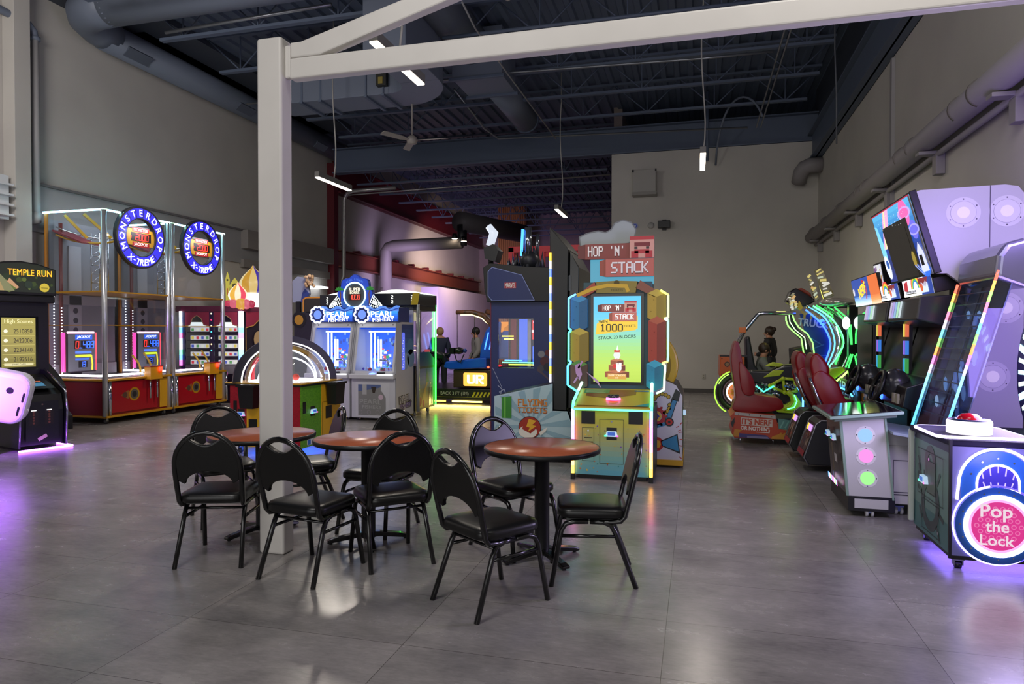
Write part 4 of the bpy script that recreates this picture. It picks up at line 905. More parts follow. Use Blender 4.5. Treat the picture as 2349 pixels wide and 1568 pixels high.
# ---- pearl ticket game, a pair under one bonus sign
PW = C('#c9c9d0', .35); PB = E('#1f5ae0', .9)
def pearl(x0, label):
    w = .835; yf = 10.5; t = thing('pearl_ticket_machine', label, 'arcade machine', (x0+w/2, yf, 0), 0, 'pair of pearl ticket machines')
    B().box(x0+.01, yf+.03, .05, x0+w-.01, yf+.78, .74, PW).obj('base_cabinet', t, .01)
    B().box(x0, yf-.06, .72, x0+w, yf+.78, .8, C('#d4d4da', .3)).obj('control_shelf', t, .015)
    prof = [(yf+.02, .8), (yf+.22, 1.68), (yf+.78, 1.68), (yf+.78, .8)]
    # hollow cabinet: sides, back, roof
    for xs in (x0+.005, x0+w-.035): B().prism(prof, xs, xs+.03, PW, 'x').obj('side_wall', t)
    g = B().box(x0+.03, yf+.72, .8, x0+w-.03, yf+.78, 1.68, E('#2060f0', 1.1)); ff = face((x0, yf+.718, 0), (1, 0, 0)); g.at(ff)
    g.grad(.05, .82, w-.05, 1.66, ['#5a8af0', '#2a5ae8', '#1c58f0', '#1a4ae0'], lambda c: E(c, 1.5), 8, 1)
    random.seed(5)
    for i in range(60):
        x, y = random.uniform(.08, w-.08), random.uniform(.84, 1.2); s = random.uniform(.012, .035)
        g.rect(x-s, y-s*.8, x+s, y+s*.8, E(random.choice(['#d8e0ff', '#8ac8e8', '#e04050', '#5a4ae0', '#30a070', '#f0f4ff', '#2038a0']), 1.2), 3+i % 3)
    for i in range(16):
        x, y = random.uniform(.1, w-.1), random.uniform(1.2, 1.55); g.rect(x-.02, y-.03, x+.02, y+.03, E(random.choice(['#3a50c0', '#1a2a80', '#80b0f0']), 1), 3)
    g.obj('back_scene', t)
    B().box(x0+.03, yf+.06, .8, x0+w-.03, yf+.72, .815, C('#c8d0e8', .4)).obj('playfield', t)
    B().box(x0+.02, yf+.26, 1.56, x0+w-.02, yf+.72, 1.58, E('#1c50d8', 1.0)).obj('valance', t)
    s_ = (.2/.88)
    def P(u, z, d=0): return (x0+u, yf+.02+(z-.8)*s_+d, z)
    g = B()
    for (u0, u1) in ((0, .075), (w-.075, w)):
        g.add([P(u0, .8), P(u1, .8), P(u1, 1.68), P(u0, 1.68), P(u0, .8, .05), P(u1, .8, .05), P(u1, 1.68, .05), P(u0, 1.68, .05)], [(0, 1, 2, 3), (4, 7, 6, 5), (0, 4, 5, 1), (1, 5, 6, 2), (2, 6, 7, 3), (3, 7, 4, 0)], PW)
    for (z0, z1) in ((.8, .85), (1.585, 1.68)):
        g.add([P(0, z0), P(w, z0), P(w, z1), P(0, z1), P(0, z0, .05), P(w, z0, .05), P(w, z1, .05), P(0, z1, .05)], [(0, 1, 2, 3), (4, 7, 6, 5), (0, 4, 5, 1), (1, 5, 6, 2), (2, 6, 7, 3), (3, 7, 4, 0)], PW)
    for u in (.13, w-.13): g.ball(P(u, 1.63), .012, BLK, 8)
    wf_ = g.obj('window_frame', t)
    g = B().add([P(.07, .85, .02), P(w-.07, .85, .02), P(w-.07, 1.585, .02), P(.07, 1.585, .02)], [(0, 1, 2, 3)], ACR); g.obj('window_pane', wf_)
    g = B(); WL = E('#b8d0ff', 2.5)
    for u in (.13, .2, .64): g.box(x0+u, yf+.5, .85, x0+u+.025, yf+.52, 1.5, WL)
    g.box(x0+.1, yf+.5, 1.5, x0+w-.1, yf+.52, 1.53, WL)
    for u in (.3, .345): g.box(x0+u, yf+.45, 1.0-.1, x0+u+.022, yf+.47, 1.38, E('#ffffff', 4))
    g.obj('light_tubes', t)
    B().tube([(x0+.36, yf+.4, 1.02), (x0+.5, yf+.4, 1.02), (x0+.52, yf+.4, 1.0), (x0+.52, yf+.4, .92)], .02, CHROME, 8).obj('crane_arm', t)
    random.seed(11); g = B()
    for i in range(26): g.ball((x0+random.uniform(.1, w-.1), yf+random.uniform(.15, .6), .83+random.uniform(0, .05)), random.uniform(.018, .035), C(random.choice(['#e8e4f0', '#d04858', '#58a878', '#7060d0', '#e8e4f0']), .25), 8)
    p_ = g.obj('pearls_and_prizes', t); p_['kind'] = 'stuff'
    # marquee
    mb_ = B().box(x0+.02, yf+.16, 1.68, x0+w, yf+.6, 1.93, C('#16307c', .4)).obj('marquee_box', t, .01)
    fm_ = frame((x0, yf+.155, 0), (1, 0, 0), (0, 0, 1)); g = B(fm_)
    g.grad(.27, 1.69, w-.02, 1.87, ['#1038a0', '#2060e0', '#3aa0f0'], lambda c: E(c, 1.4), 6, 0)
    g.text('PEARL', .53, 1.815, .1, E('#ffffff', 2), 2, wd=.42, bold=.03).text('FISHERY', .55, 1.725, .07, E('#ffffff', 2), 2, wd=.4, bold=.03, rot=.04)
    pts = [(.2, 1.88)]+[(.2+.63*i/16, 1.93+.03*sin(i*.9+.4)) for i in range(17)]+[(.83, 1.86)]
    g.prism(pts, -.05, .01, E('#5a90f0', 1.0), 'z'); g.line([(.22+.6*i/16, 1.885+.018*sin(i*.9)) for i in range(17)], .018, E('#1c48b8', .9), 10); g.obj('marquee', mb_)
    fc = frame((x0+.16, yf+.13, 1.81), (1, 0, 0), (0, 0, 1)); g = B(fc)
    sc = [((.135+.012*cos(10*a))*cos(a), (.135+.012*cos(10*a))*sin(a)) for a in [2*pi*i/60 for i in range(60)]]
    g.prism(sc, -.03, 0, C('#14286a', .4), 'z').disc(0, 0, .078, E('#6a8cf0', 1.3), 2, 28).ring(0, 0, .078, .09, E('#101c50', .5), 2); g.tube([(a, b, .008) for a, b in sc], .012, E('#ffffff', 6), 6, closed=True); g.obj('clam_emblem', mb_)
    # shelf lights and lower door
    g = B().box(x0+w-.3, yf-.065, .785, x0+w-.02, yf-.05, .8, E('#ffffff', 5)); g.lathe([(.05, 0), (.05, .015), (0, .025)], (x0+.42, yf-.01, .8), E('#6080ff', 4), 14); g.obj('shelf_light', t)
    B().box(x0+.52, yf-.04, .8, x0+.64, yf+.04, .835, C('#16181c', .3)).obj('button_panel', t, .008)
    fb = frame((x0, yf+.028, 0), (1, 0, 0), (0, 0, 1)); g = B(fb).rect(.09, .07, .72, .66, C('#d0d0d6', .35), 0).poly([(.14, .62), (.14, .1), (.62, .1), (.65, .2), (.65, .4), (.6, .48), (.56, .52), (.56, .62)], C('#8a8a88', .5), 2).poly([(.14, .62), (.56, .62), (.56, .58), (.5, .56), (.14, .5)], C('#5a6a9a', .5), 3)
    g.rect(.22, .45, .3, .62, C('#b8b8b8'), 4).poly([(.38, .58), (.48, .58), (.45, .48), (.41, .48)], C('#3c3428', .4), 4).text('PEARL', .37, .33, .09, C('#a8a8a6'), 4, wd=.4, bold=.02).text('FISHERY', .4, .24, .06, C('#a8a8a6'), 4, wd=.36, bold=.02).disc(.56, .41, .045, C('#d0b8c8'), 4, 16)
    for u in (.18, .34, .5): g.ring(u, .15, .03, .038, C('#a098a0'), 4, 14)
    g.obj('lower_door', t)
    for u in (.1, w-.1):
        for y in (yf+.12, yf+.7): caster(x0+u, y, t, .06)
    return t
pr_ = pearl(-5.7, 'white and blue pearl ticket machine at right of the pair, with a printed side')
pl_ = dup(pr_, (-5.7-.85+.4175, 10.5, 0), 0, 'white and blue pearl ticket machine at left of the pair, behind the dome game')
# right unit keeps the printed side
fsd = frame((-4.862, 10.52, 0), (0, 1, 0), (0, 0, 1)); g = B(fsd)
g.rect(.0, .07, .74, 1.66, C('#c4c4cc', .4), 1); g.grad(.24, 1.0, .74, 1.64, ['#8aa8c8', '#5a88b8', '#2c5aa0', '#1c3c80'], lambda c: C(c, .4), 8, 2)
for (x, y, r_, cc_) in ((.62, 1.05, .16, '#7a9cc0'), (.4, 1.0, .14, '#9ab4cc'), (.6, 1.25, .14, '#5888b4')): g.disc(x, y, r_, C(cc_, .4), 3, 20)
g.rrect(.24, .86, .36, 1.5, .03, E('#5a68e0', 1.1), 5)
for i in range(12): g.rect(.26+.02*(i % 3), .9+i*.045, .29+.02*(i % 3), .92+i*.045, E('#b8c0ff', 1.2), 6)
g.text('PEARL', .36, .36, .13, C('#1a1424', .4), 3, wd=.48, bold=.09, rot=.05).text('PEARL', .36, .36, .12, C('#b8b4c8', .4), 4, wd=.44, bold=.01, rot=.05).text('FISHERY', .4, .24, .1, C('#1a1424', .4), 3, wd=.5, bold=.09, rot=.05).text('FISHERY', .4, .24, .08, C('#8a70c8', .4), 4, wd=.44, bold=.01, rot=.05)
g.obj('printed_side', pr_)
t = thing('bonus_sign', 'scalloped blue round bonus sign with red 1000 above the pearl ticket machines', 'sign', (-5.72, 10.75, 1.93))
fb = frame((-5.72, 10.72, 2.15), (1, 0, 0), (0, 0, 1))
sc = [(( .315+.02*cos(8*a))*cos(a)*1.02, (.315+.02*cos(8*a))*sin(a)*1.02+.02) for a in [2*pi*i/72 for i in range(72)]]
B(fb).prism(sc, -.08, 0, C('#16349c', .4), 'z').obj('backing', t, .005)
g = B(fb); g.poly([(a*.97, b*.97) for a, b in sc], E('#1c48d0', .8), 2).poly([(-.27, -.1), (.27, -.1), (.22, -.22), (0, -.3), (-.22, -.22)], E('#2a60c0', .8), 3).disc(0, 0, .205, C('#4a4a4e', .4), 5, 36)
for k, ch in enumerate('PEARL FISHERY'):
    a = R(125-k*5.9); g.text(ch, .265*cos(a), .27*sin(a)+.0, .035, E('#5a8af0', 1), 5, rot=a-pi/2)
for sx in (-1, 1):
    g.line([(sx*.28, -.15), (sx*.27, .02), (sx*.29, .09)], .02, E('#7a4a30', .7), 6)
    for k in range(6):
        a = R(20+k*28); g.line([(sx*.29, .09), (sx*.29+.08*cos(a), .09+.07*sin(a)-.02)], .022, E('#2c8a30', .8), 7)
g.text('SUPER', 0, .095, .06, E('#fff4d8', 1.6), 7, wd=.22, bold=.02).text('BONUS', 0, .04, .045, E('#fff4d8', 1.4), 7, wd=.18, bold=.02).rect(-.12, -.09, .12, .015, C('#300808'), 7).seg('1000', 0, -.038, .075, E('#ff4838', 2.5), 8)
g.obj('sign_face', t)
g = B(fb); g.tube([(.205*cos(2*pi*i/48), .215*sin(2*pi*i/48), .015) for i in range(48)], .011, E('#a8e0ff', 7), 6, closed=True); g.obj('neon_ring', t)
for sx in (-1, 1):
    g = B(fb); NW = E('#f0fff8', 2.5)
    P0 = [(sx*.2, -.25), (sx*.33, -.02), (sx*.38, -.05), (sx*.5, -.2), (sx*.5, -.26)]
    if sx > 0: pass
    q = [V((sx*.22, -.26, -.02)), V((sx*.34, .0, -.02)), V((sx*.5, -.18, -.02)), V((sx*.5, -.26, -.02))]
    g.tube([q[0], q[1], q[2], q[3]], .006, NW, 5)
    for i in range(1, 6):
        k = i/6; g.tube([q[0].lerp(q[1], k), q[3].lerp(q[2], k)], .003, NW, 4); g.tube([q[0].lerp(q[3], k), q[1].lerp(q[2], k)], .003, NW, 4)
    g.ball((sx*.39, -.15, -.01), .03, NW, 8); g.obj('net', t)
B().box(-5.9, 10.75, 1.935, -5.5, 10.85, 2.2, C('#16349c', .4)).obj('stand', t)
# ---- road-art prize pushers behind
def pusher(y0, x1, label):
    t = thing('prize_pusher', label, 'arcade machine', (x1, y0, 0), 0, 'pair of prize pushers'); x0 = x1-.9; w = .92
    WP = C('#c6c6c8', .35)
    B().box(x0, y0, .1, x0+.86, y0+w, .9, C('#141416', .4)).obj('base_cabinet', t)
    B().box(x0, y0, .9, x0+.04, y0+w, 1.95, BLK).box(x0, y0, 1.9, x1, y0+w, 1.98, BLK).obj('carcass', t)
    f = face((x0, y0, 0), (1, 0, 0)); g = B(f).box(.0, .1, -.02, .82, 1.96, .0, WP); g.rect(.06, .12, .78, 1.82, C('#bdbdc2', .4), 1).rect(.2, 1.0, .7, 1.75, C('#26304a', .3), 2).obj('white_side', t)
    B().cyl((x1, y0+.02, .08), (x1, y0+.02, 2.0), .03, C('#c8c8cc', .25, .6), 12).obj('corner_post', t)
    f = face((x1-.03, y0, 0), (0, 1, 0)) @ Matrix.Diagonal((.8, 1, 1, 1)); g = B(f)
    g.grad(.1, .12, 1.1, .84, ['#5a3a30', '#8a5a3c', '#7a7048', '#6a8098', '#4a6aa8', '#3a58a0'], lambda c: C(c, .4), 10, 1)
    g.poly([(.2, .14), (.5, .14), (.62, .5), (.7, .58), (.6, .58)], C('#c09a4a', .4), 2).poly([(.58, .58), (.62, .86), (.66, .74), (.7, .82), (.76, .58)], C('#2c7a40', .4), 3)
    g.disc(.85, .55, .03, C('#9aa0a8', .25, .7), 4, 12).poly([(.74, .14), (.98, .14), (.95, .5), (.77, .5)], C('#b0b4bc', .25, .7), 4).rect(.8, .16, .83, .48, BLK, 5).rect(.89, .16, .92, .48, BLK, 5).disc(.24, .25, .08, C('#a83a3a', .5), 3, 12).disc(.42, .2, .06, C('#c85a5a', .5), 3, 12)
    g.rect(.1, .84, 1.1, .88, BLK, 2).obj('poster_panel', t)
    B(f).prism([(.1, .88), (1.1, .88), (1.1, 1.0), (.8, 1.14), (.1, 1.14)], -.02, .0, C('#22346e', .4), 'z').obj('control_front', t)
    g = B(f); g.rect(.1, 1.14, 1.1, 1.9, C('#3a2c20', .5), -500); random.seed(9)
    for i in range(70):
        a, b = random.uniform(.13, 1.05), random.uniform(1.2, 1.75); s = random.uniform(.02, .05)
        g.rect(a-s, b-s, a+s, b+s, L(random.choice(['#8a7048', '#5a4a38', '#a88a50', '#4a5040', '#b89a70', '#3a3028']), .45, '#8a7048'), -490+i)  # prizes glow faintly in place of light inside the case
    g.rect(.1, 1.72, 1.1, 1.88, E('#b8b090', .9), -300).rect(.1, 1.84, .7, 1.88, E('#fff4d8', 5), -280).rect(.36, 1.3, .42, 1.56, E('#50ff60', 3), -250).rect(.12, 1.16, .7, 1.18, E('#ffd8a0', 3), -200).ring(.55, 1.15, .25, .28, E('#ffb070', 3), -180, 12, R(20), R(120), .4)
    g.disc(.38, 1.26, .12, C('#8a6a58', .5), -220, 14)
    o_ = g.obj('lit_playfield', t)
    B().box(x1-.034, y0+.05, 1.14, x1-.028, y0+w-.04, 1.92, glass('pusher_glass', (.9, .92, .88), .05)).obj('window_pane', t)
    B().tube([(x1-.01, y0+w-.02, .12), (x1-.01, y0+w-.02, 2.02)], .014, E('#38ff4a', 7), 8).obj('green_light', t)
    # header
    hd = C('#1c1d20', .4)
    B().prism([(-.02, 1.98), (.92, 1.98), (1.0, 2.2), (.0, 2.2)], y0-.12, y0+w, hd, 'y').obj('header', t) if 0 else None
    hd_ = B().box(x0-.06, y0-.1, 1.98, x1-.0, y0+w+.02, 2.2, hd).obj('header', t, .01)
    f = frame((x0, y0-.102, 0), (1, 0, 0), (0, 0, 1)); g = B(f)
    for u in (.1, .46, .84):
        for z in (2.05, 2.13): g.pix('2', u, z, .0065, E('#f4f8f0', 3), 1, .008)
    g.prism([(.82, 1.99), (.95, 1.99), (.99, 2.2), (.86, 2.2)], 0, .01, C('#b8a020', .3), 'z').obj('header_lights', t)
    pts = [(.1, 2.2)]+[(.1+.85*i/12, 2.2+.065*sin(pi*i/12)) for i in range(13)]
    B(f).prism(pts[1:], -.9, -.02, E('#f4fff6', 2.0), 'z').obj('top_light', hd_)
    for y in (y0+.15, y0+w-.15): caster(x1-.12, y, t, .1, C('#b8b8b8', .4))
    return t
pu = pusher(11.3, -4.8, 'coin pusher with yellow-brick-road art and a green edge light, beside the pearl machines')
dup(pu, (-5.85, 11.5, 0), 0, 'coin pusher with a black header, mostly hidden behind the pearl machines')
# ---- things half hidden behind: gold-trimmed cabinet, mascot-free topper, strip lights
t = thing('gold_trim_cabinet', 'dark cabinet with a gold-edged top behind the left pearl machine', 'arcade machine', (-6.9, 12.2, 0))
B().box(-7.75, 12, .06, -6.3, 12.8, 1.9, C('#1c1a26', .4)).obj('body', t, .02)
f = frame((-7.75, 11.995, 0), (1, 0, 0), (0, 0, 1)); g = B(f).prism(rr(.2, 1.9, 1.4, 2.2, .08), -.5, 0, C('#2a2520', .4), 'z'); g.obj('header', t, .01)
g = B(f); g.line([(.22, 1.92), (.22, 2.15), (.28, 2.19), (1.34, 2.19)], .03, C('#b87a28', .4), 2).line([(.75, 2.0), (.85, 2.15)], .03, E('#e0b830', 1.2), 2).line([(.5, 1.95), (1.3, 1.95)], .02, C('#c08030', .4), 2).disc(.12, 1.75, .16, BLK, 2, 16).disc(.12, 1.75, .1, C('#a87a20', .4), 3, 14); g.obj('gold_trim', t)
t = thing('swirl_topper', 'curved blue and white topper with a tan knobbly ball behind the white post', 'sign', (-7.6, 12.6, 2.2))
q = RY(700, 660, 12.6)
g = B(frame((q.x, 12.6, q.z), (1, 0, 0), (0, 0, 1))); g.prism([(-.3, -.3), (.02, -.3), (.1, -.12), (.06, .1), (-.05, .22), (-.18, .24), (-.3, .15)], -.06, 0, C('#8a90a8', .4), 'z'); g.prism([(-.1, -.3), (.02, -.3), (.1, -.12), (.0, -.02), (-.06, -.1)], .0, .012, C('#26387c', .4), 'z').obj('swirl', t)
g = B(); random.seed(2)
for i in range(26): g.ball((q.x+.12+random.uniform(-.09, .09), 12.56+random.uniform(-.05, .05), q.z+.14+random.uniform(-.12, .12)), .04, C(random.choice(['#b89878', '#c8a888', '#a08060']), .6), 6)
g.obj('knobbly_ball', t)
B().box(q.x-.2, 12.56, 1.9, q.x-.1, 12.62, q.z-.28, BLK).obj('stand', t)
for k, px in enumerate((727, 745)):
    p = RX(px, 659, -10.5)
    tg(B().box(-10.795, p.y-.2, p.z-.03, -10.5, p.y+.2, p.z+.03, E('#f4f8ff', 3)).obj('strip_light'), ['left of two short white strip lights near the red column foot', 'right of two short white strip lights near the red column foot'][k], 'light', 'wall strip lights')
# ---- low wall of the far bay, washed purple
a = RX(1005, 652, -9.6)
PWL = wallmat('low_wall_paint', '#b8b0b4', '#c0b8bc')
struct(B().box(-10.3, a.y, 0, -9.6, 33, 3.25, PWL).obj('wall_low'))
area('purple_wash', (-8.2, 22.5, 2.2), (-9.7, 28, 1.2), 1.2, 2, 120, (.6, .42, 1), 110)
area('purple_wash', (-8.8, 19.8, 2.6), (-10.7, 24, 4.2), 1.0, 2, 40, (.75, .55, 1), 90)
area('warm_wash', (-7.8, 24.5, 4.6), (-10.6, 27, 3.6), 1.0, 1, 65, (1, .74, .58), 100)
# ---- VR ride
t = thing('vr_ride', 'blue-seated VR motion ride on a black platform edged with yellow stripes', 'arcade ride', (-4.7, 13.9, 0))
y0 = 13.5; BM = C('#121215', .4)
B().box(-6.2, y0, .09, -3.4, y0+1.6, .32, BM).obj('platform', t, .01)
f = frame((-6.2, y0-.002, 0), (1, 0, 0), (0, 0, 1)); g = B(f).rect(0, .1, 2.8, .31, C('#151512', .5), 1)
for k in range(5): 
    x = 1.68+k*.08; g.poly([(x, .16), (x+.04, .16), (x+.09, .26), (x+.05, .26)], C('#c8c020', .5), 2)
for k in range(12):
    x = 2.12+k*.075; g.poly([(x, .12), (x+.035, .12), (x+.1, .28), (x+.065, .28)], C('#c8c020', .5), 2)
g.rect(.2, .145, 1.9, .15, C('#b8b020', .5), 2).text('BACK 3 FT (1M)', 1.3, .215, .07, C('#b8b8b0', .5), 2, wd=.62)
g.obj('warning_strip', t)
g = B().box(-6.1, y0-.02, .04, -5.1, y0+.02, .07, E('#ffd84a', 4)).box(-4.95, y0-.02, .04, -4.3, y0+.02, .07, E('#ffe060', 7)); g.obj('floor_lights', t)
area('ride_floor_glow', (-4.8, y0-.1, .06), (-4.8, y0-.6, 0), 1.6, .06, 4, (1, .75, .2))
BS = C('#1450c8', .3)
B().box(-4.95, y0+.05, .34, -3.4, y0+.6, .72, C('#3a2418', .5)).obj('seat_base', t, .02)
f = frame((-4.72, y0+.045, 0), (1, 0, 0), (0, 0, 1)); g = B(f).rrect(0, .38, .52, .66, .04, E('#e8a040', 2.2), 2).pix('UR', .26, .52, .032, E('#fff8e8', 5), 4, .026); g.disc(.55, .78, .025, E('#ff4028', 6), 3, 12).disc(.8, .8, .04, E('#d02030', 2), 3, 12); g.obj('lit_sign', t)
B().prism([(-5.15, .76), (-5.12, .88), (-4.3, .98), (-4.2, .98), (-4.2, .76), (-5.0, .72)], y0+.0, y0+.6, BS, 'y').obj('seat_cushion', t, .03, seg=3)
B().prism([(-4.36, .95), (-4.34, 1.2), (-4.22, 1.55), (-4.05, 1.72), (-3.9, 1.72), (-3.95, .95)], y0+.02, y0+.32, BS, 'y').prism([(-3.98, .95), (-3.94, 1.3), (-3.88, 1.62), (-3.7, 1.74), (-3.5, 1.74), (-3.5, .95)], y0+.1, y0+.5, BS, 'y').obj('seat_back', t, .04, seg=3)
g = B()
for (xa, xb) in ((-4.22, -4.05), (-4.12, -3.98)): g.tube([(xa-.02, y0+.015, 1.15), (xa+.06, y0+.015, 1.5)], .014, E('#4a90ff', 2.5), 8)
g.obj('seat_piping', t)
JG = noisy('jungle_print', '#2a1c14', '#7a4a34', 14, .5, 3)
B().tube([(-4.02, y0-.02, .95), (-3.98, y0-.02, 1.3), (-4.05, y0-.02, 1.65), (-4.25, y0-.02, 1.85), (-4.5, y0-.02, 1.92), (-4.85, y0-.02, 1.92)], [.05, .06, .07, .06, .05, .045], JG, 10).tube([(-3.6, y0+.3, 1.6), (-3.85, y0+.3, 1.85), (-4.3, y0+.3, 1.94)], .06, JG, 10).obj('headset_arm', t)
B().tube([(-4.75, y0-.03, 1.865), (-4.5, y0-.03, 1.865), (-4.3, y0-.03, 1.8), (-4.15, y0-.03, 1.68)], .014, E('#ffe8a0', 4), 6).obj('arm_light', t)
B().box(-3.95, y0+.1, 1.5, -3.4, y0+.4, 1.72, E('#f09020', 1.0)).obj('orange_panel', t, .03)
for x in (-4.83, -4.45):
    B().tube([(x, y0-.02, 1.9), (x, y0-.02, 1.2 if x < -4.5 else 1.35)], .007, BLK, 5).obj('headset_cord', t)
HB = C('#0c0d14', .35)
g = B().ball((-4.8, y0-.02, 1.12), .1, HB, 12, (1.2, .9, .75)).box(-4.98, y0-.1, 1.05, -4.88, y0+.06, 1.18, HB).tube([(-4.9, y0-.02, 1.08), (-4.85, y0-.02, .92), (-4.76, y0-.02, .88), (-4.68, y0-.02, 1.05)], .012, HB, 6).ball((-4.66, y0-.02, 1.12), .045, C('#1c3a8c', .4), 8).obj('headset', t)
g = B().tube([(-5.5, y0+.2, .32), (-5.48, y0+.2, .75)], .09, HB, 12).box(-5.72, y0+.1, .95, -5.2, y0+.35, 1.02, HB).tube([(-5.7, y0+.2, 1.0), (-5.5, y0+.2, 1.12), (-5.25, y0+.2, 1.0), (-5.15, y0+.2, .85)], .07, C('#20242e', .4), 10).tube([(-5.25, y0+.2, 1.02), (-5.12, y0+.2, 1.02), (-5.02, y0+.2, 1.12)], .025, HB, 8).tube([(-5.45, y0+.2, .75), (-5.3, y0+.2, .9)], .1, HB, 10); g.obj('gun_stand', t)
B(frame((-5.55, y0+.1, .78), (1, 0, 0), (0, 0, 1))).rrect(-.06, -.06, .12, .06, .02, E('#c8f050', 2.5), 5).rect(-.06, .3, .06, .36, E('#e05030', 1.5), 5).obj('gun_lights', t)
# ---- superhero coin game and its top
t = thing('hero_coin_game', 'tall navy coin game with a small red side badge and a square window', 'arcade machine', (-2.4, 9.6, 0))
y0 = 9.3; NV = C('#1e2c66', .4)
g = B()
x0, x1 = -2.82, -1.95
for (a, b, c, d) in ((x0, .03, x1, 1.0), (x0, 1.7, x1, 1.93), (x0, 1.0, x0+.1, 1.7), (x1-.25, 1.0, x1, 1.7)): g.box(a, y0, b, c, y0+.03, d, NV)
g.obj('side_panel', t)
B().box(x0+.02, y0+.03, .03, x1, y0+.9, 1.0, C('#14182c', .4)).box(x0+.02, y0+.03, 1.72, x1, y0+.9, 1.92, C('#14182c', .4)).box(x0+.02, y0+.85, 1.0, x1, y0+.9, 1.72, C('#1a1420', .4)).obj('body', t)
B().box(x0-.012, y0-.004, .03, x0, y0+.3, 1.95, C('#6a1a3a', .4)).obj('edge_strip', t)
B(frame((0, y0+.015, 0), (1, 0, 0), (0, 0, 1))).add([(x0+.1, 1.0, 0), (x1-.25, 1.0, 0), (x1-.25, 1.7, 0), (x0+.1, 1.7, 0)], [(0, 1, 2, 3)], ACR).obj('window_pane', t)
g = B()
g.box(x0+.12, y0+.6, 1.05, x0+.2, y0+.64, 1.7, E('#6a1c2a', .8)).box(x0+.28, y0+.5, 1.05, x0+.4, y0+.55, 1.7, E('#4a6ae0', 1.2)).box(x0+.42, y0+.45, 1.0, x0+.47, y0+.5, 1.7, C('#9a9aa8', .3, .7)).box(x0+.5, y0+.4, 1.4, x1-.26, y0+.44, 1.68, E('#e02a38', 1.0)).box(x0+.5, y0+.38, 1.5, x1-.3, y0+.39, 1.54, E('#ffd8d8', 1.2)).box(x0+.52, y0+.35, 1.02, x0+.58, y0+.4, 1.3, E('#2a5ae8', 1.6))
for z, c_, u0, u1 in ((1.06, '#6ae8a0', .1, .6), (1.03, '#c8f050', .2, .6), (1.09, '#50a0ff', .14, .4), (1.44, '#f0e040', .1, .27), (1.4, '#e8f060', .13, .27)): g.box(x0+u0, y0+.2, z, x0+u1, y0+.22, z+.018, E(c_, 3))
g.tube(bez((x0+.55, y0+.3, 1.66), (x0+.62, y0+.3, 1.5), (x0+.6, y0+.3, 1.3), (x0+.56, y0+.3, 1.1), 8), .01, E('#b8c8ff', 3), 6)
g.box(x0+.1, y0+.75, 1.0, x1-.25, y0+.78, 1.7, C('#55504c', .5)); g.obj('lit_interior', t)
g = B(frame((0, y0-.001, 0), (1, 0, 0), (0, 0, 1)))
for i, (x, z, r_, c_) in enumerate(((-2.09, 1.2, .05, '#8a8a94'), (-2.04, 1.1, .07, '#5a2a34'), (-2.0, 1.02, .06, '#2a2a38'), (-2.1, 1.0, .05, '#4a4a58'), (-1.99, 1.22, .05, '#6a2a30'), (-2.3, .62, .08, '#5a6a98'), (-2.42, .6, .04, '#9a2a30'))): g.disc(x, z, r_, C(c_, .5), 2+i % 3, 10)
g.line([(-2.14, .98), (-2.06, .92), (-1.98, .85)], .03, C('#5a4a58', .5), 3)
g.line([(-2.72, .75), (-2.66, .7), (-2.69, .62), (-2.6, .62), (-2.63, .7), (-2.7, .66), (-2.6, .55), (-2.72, .52)], .01, C('#a8b0d0', .5), 3).line([(-2.8, 1.0), (-2.66, .72)], .006, C('#a8b0d0', .5), 3); g.obj('figure_print', t)
hp = [(-2.86, 1.93), (-2.9, 2.1), (-2.9, 2.4), (-2.8, 2.52), (-2.1, 2.3), (-1.95, 1.93)]
B().prism([(-2.86, 1.93), (-2.9, 2.12), (-2.92, 2.42), (-2.82, 2.48), (-2.3, 2.42), (-1.95, 2.4), (-1.95, 1.93)], y0-.08, y0+.9, C('#0e0e12', .45), 'y').obj('header', t, .01)
f = frame((0, y0-.09, 0), (1, 0, 0), (0, 0, 1)); ip = [(-2.78, 1.95), (-2.84, 2.02), (-2.84, 2.36), (-2.78, 2.42), (-2.35, 2.3), (-2.17, 1.95)]
g = B(f).poly(ip, NV, 2).line(ip+[ip[0]], .01, C('#7a88c0', .4), 3).rect(-2.6, 2.12, -2.43, 2.2, C('#b02838', .4), 4).text('MARVEL', -2.515, 2.16, .07, C('#e0d8d8', .4), 5, wd=.155, bold=.02); g.obj('side_badge', t)
g = B(); random.seed(21); DG = C('#2c2e34', .4, .4)
g.prism([(-2.9, 2.55), (-2.75, 2.5), (-2.7, 2.66), (-2.78, 2.75), (-2.92, 2.7)], y0-.05, y0+.2, C('#17181c', .4), 'y').tube([(-2.84, y0+.05, 2.48), (-2.85, y0+.05, 2.6)], .04, BLK, 8)
for i in range(60):
    a, b = random.uniform(-2.6, -2.1), random.uniform(0, .4); h = .1+.32*math.exp(-((a+2.3)/.22)**2)
    g.tube([(a, y0+b, 2.38), (a+random.uniform(-.05, .05), y0+b, 2.4+h*random.uniform(.5, 1))], [.035, .004], DG if i % 3 else C('#5a5c64', .35, .5), 5)
g.ball((-2.28, y0+.1, 2.52), .14, DG, 10).obj('rubble_topper', t)
g = B().tube([(-2.86, y0+.06, 2.74), (-2.8, y0+.06, 2.92), (-2.88, y0+.06, 3.02)], [.06, .07, .05], E('#e8f0ff', .9), 8).obj('lit_spike', t); g = B().tube([(-2.43, y0+.2, 2.6), (-2.41, y0+.2, 2.98)], .02, E('#3a80ff', 4), 8).obj('lit_spike', t); g = B().tube([(-2.33, y0+.2, 2.6), (-2.33, y0+.2, 3.0)], .05, C('#9aa0a8', .15, .9), 10).tube([(-2.2, y0+.2, 2.6), (-2.19, y0+.2, 2.9)], .025, C('#8a9098', .2, .9), 8); g.obj('clear_spikes', t)
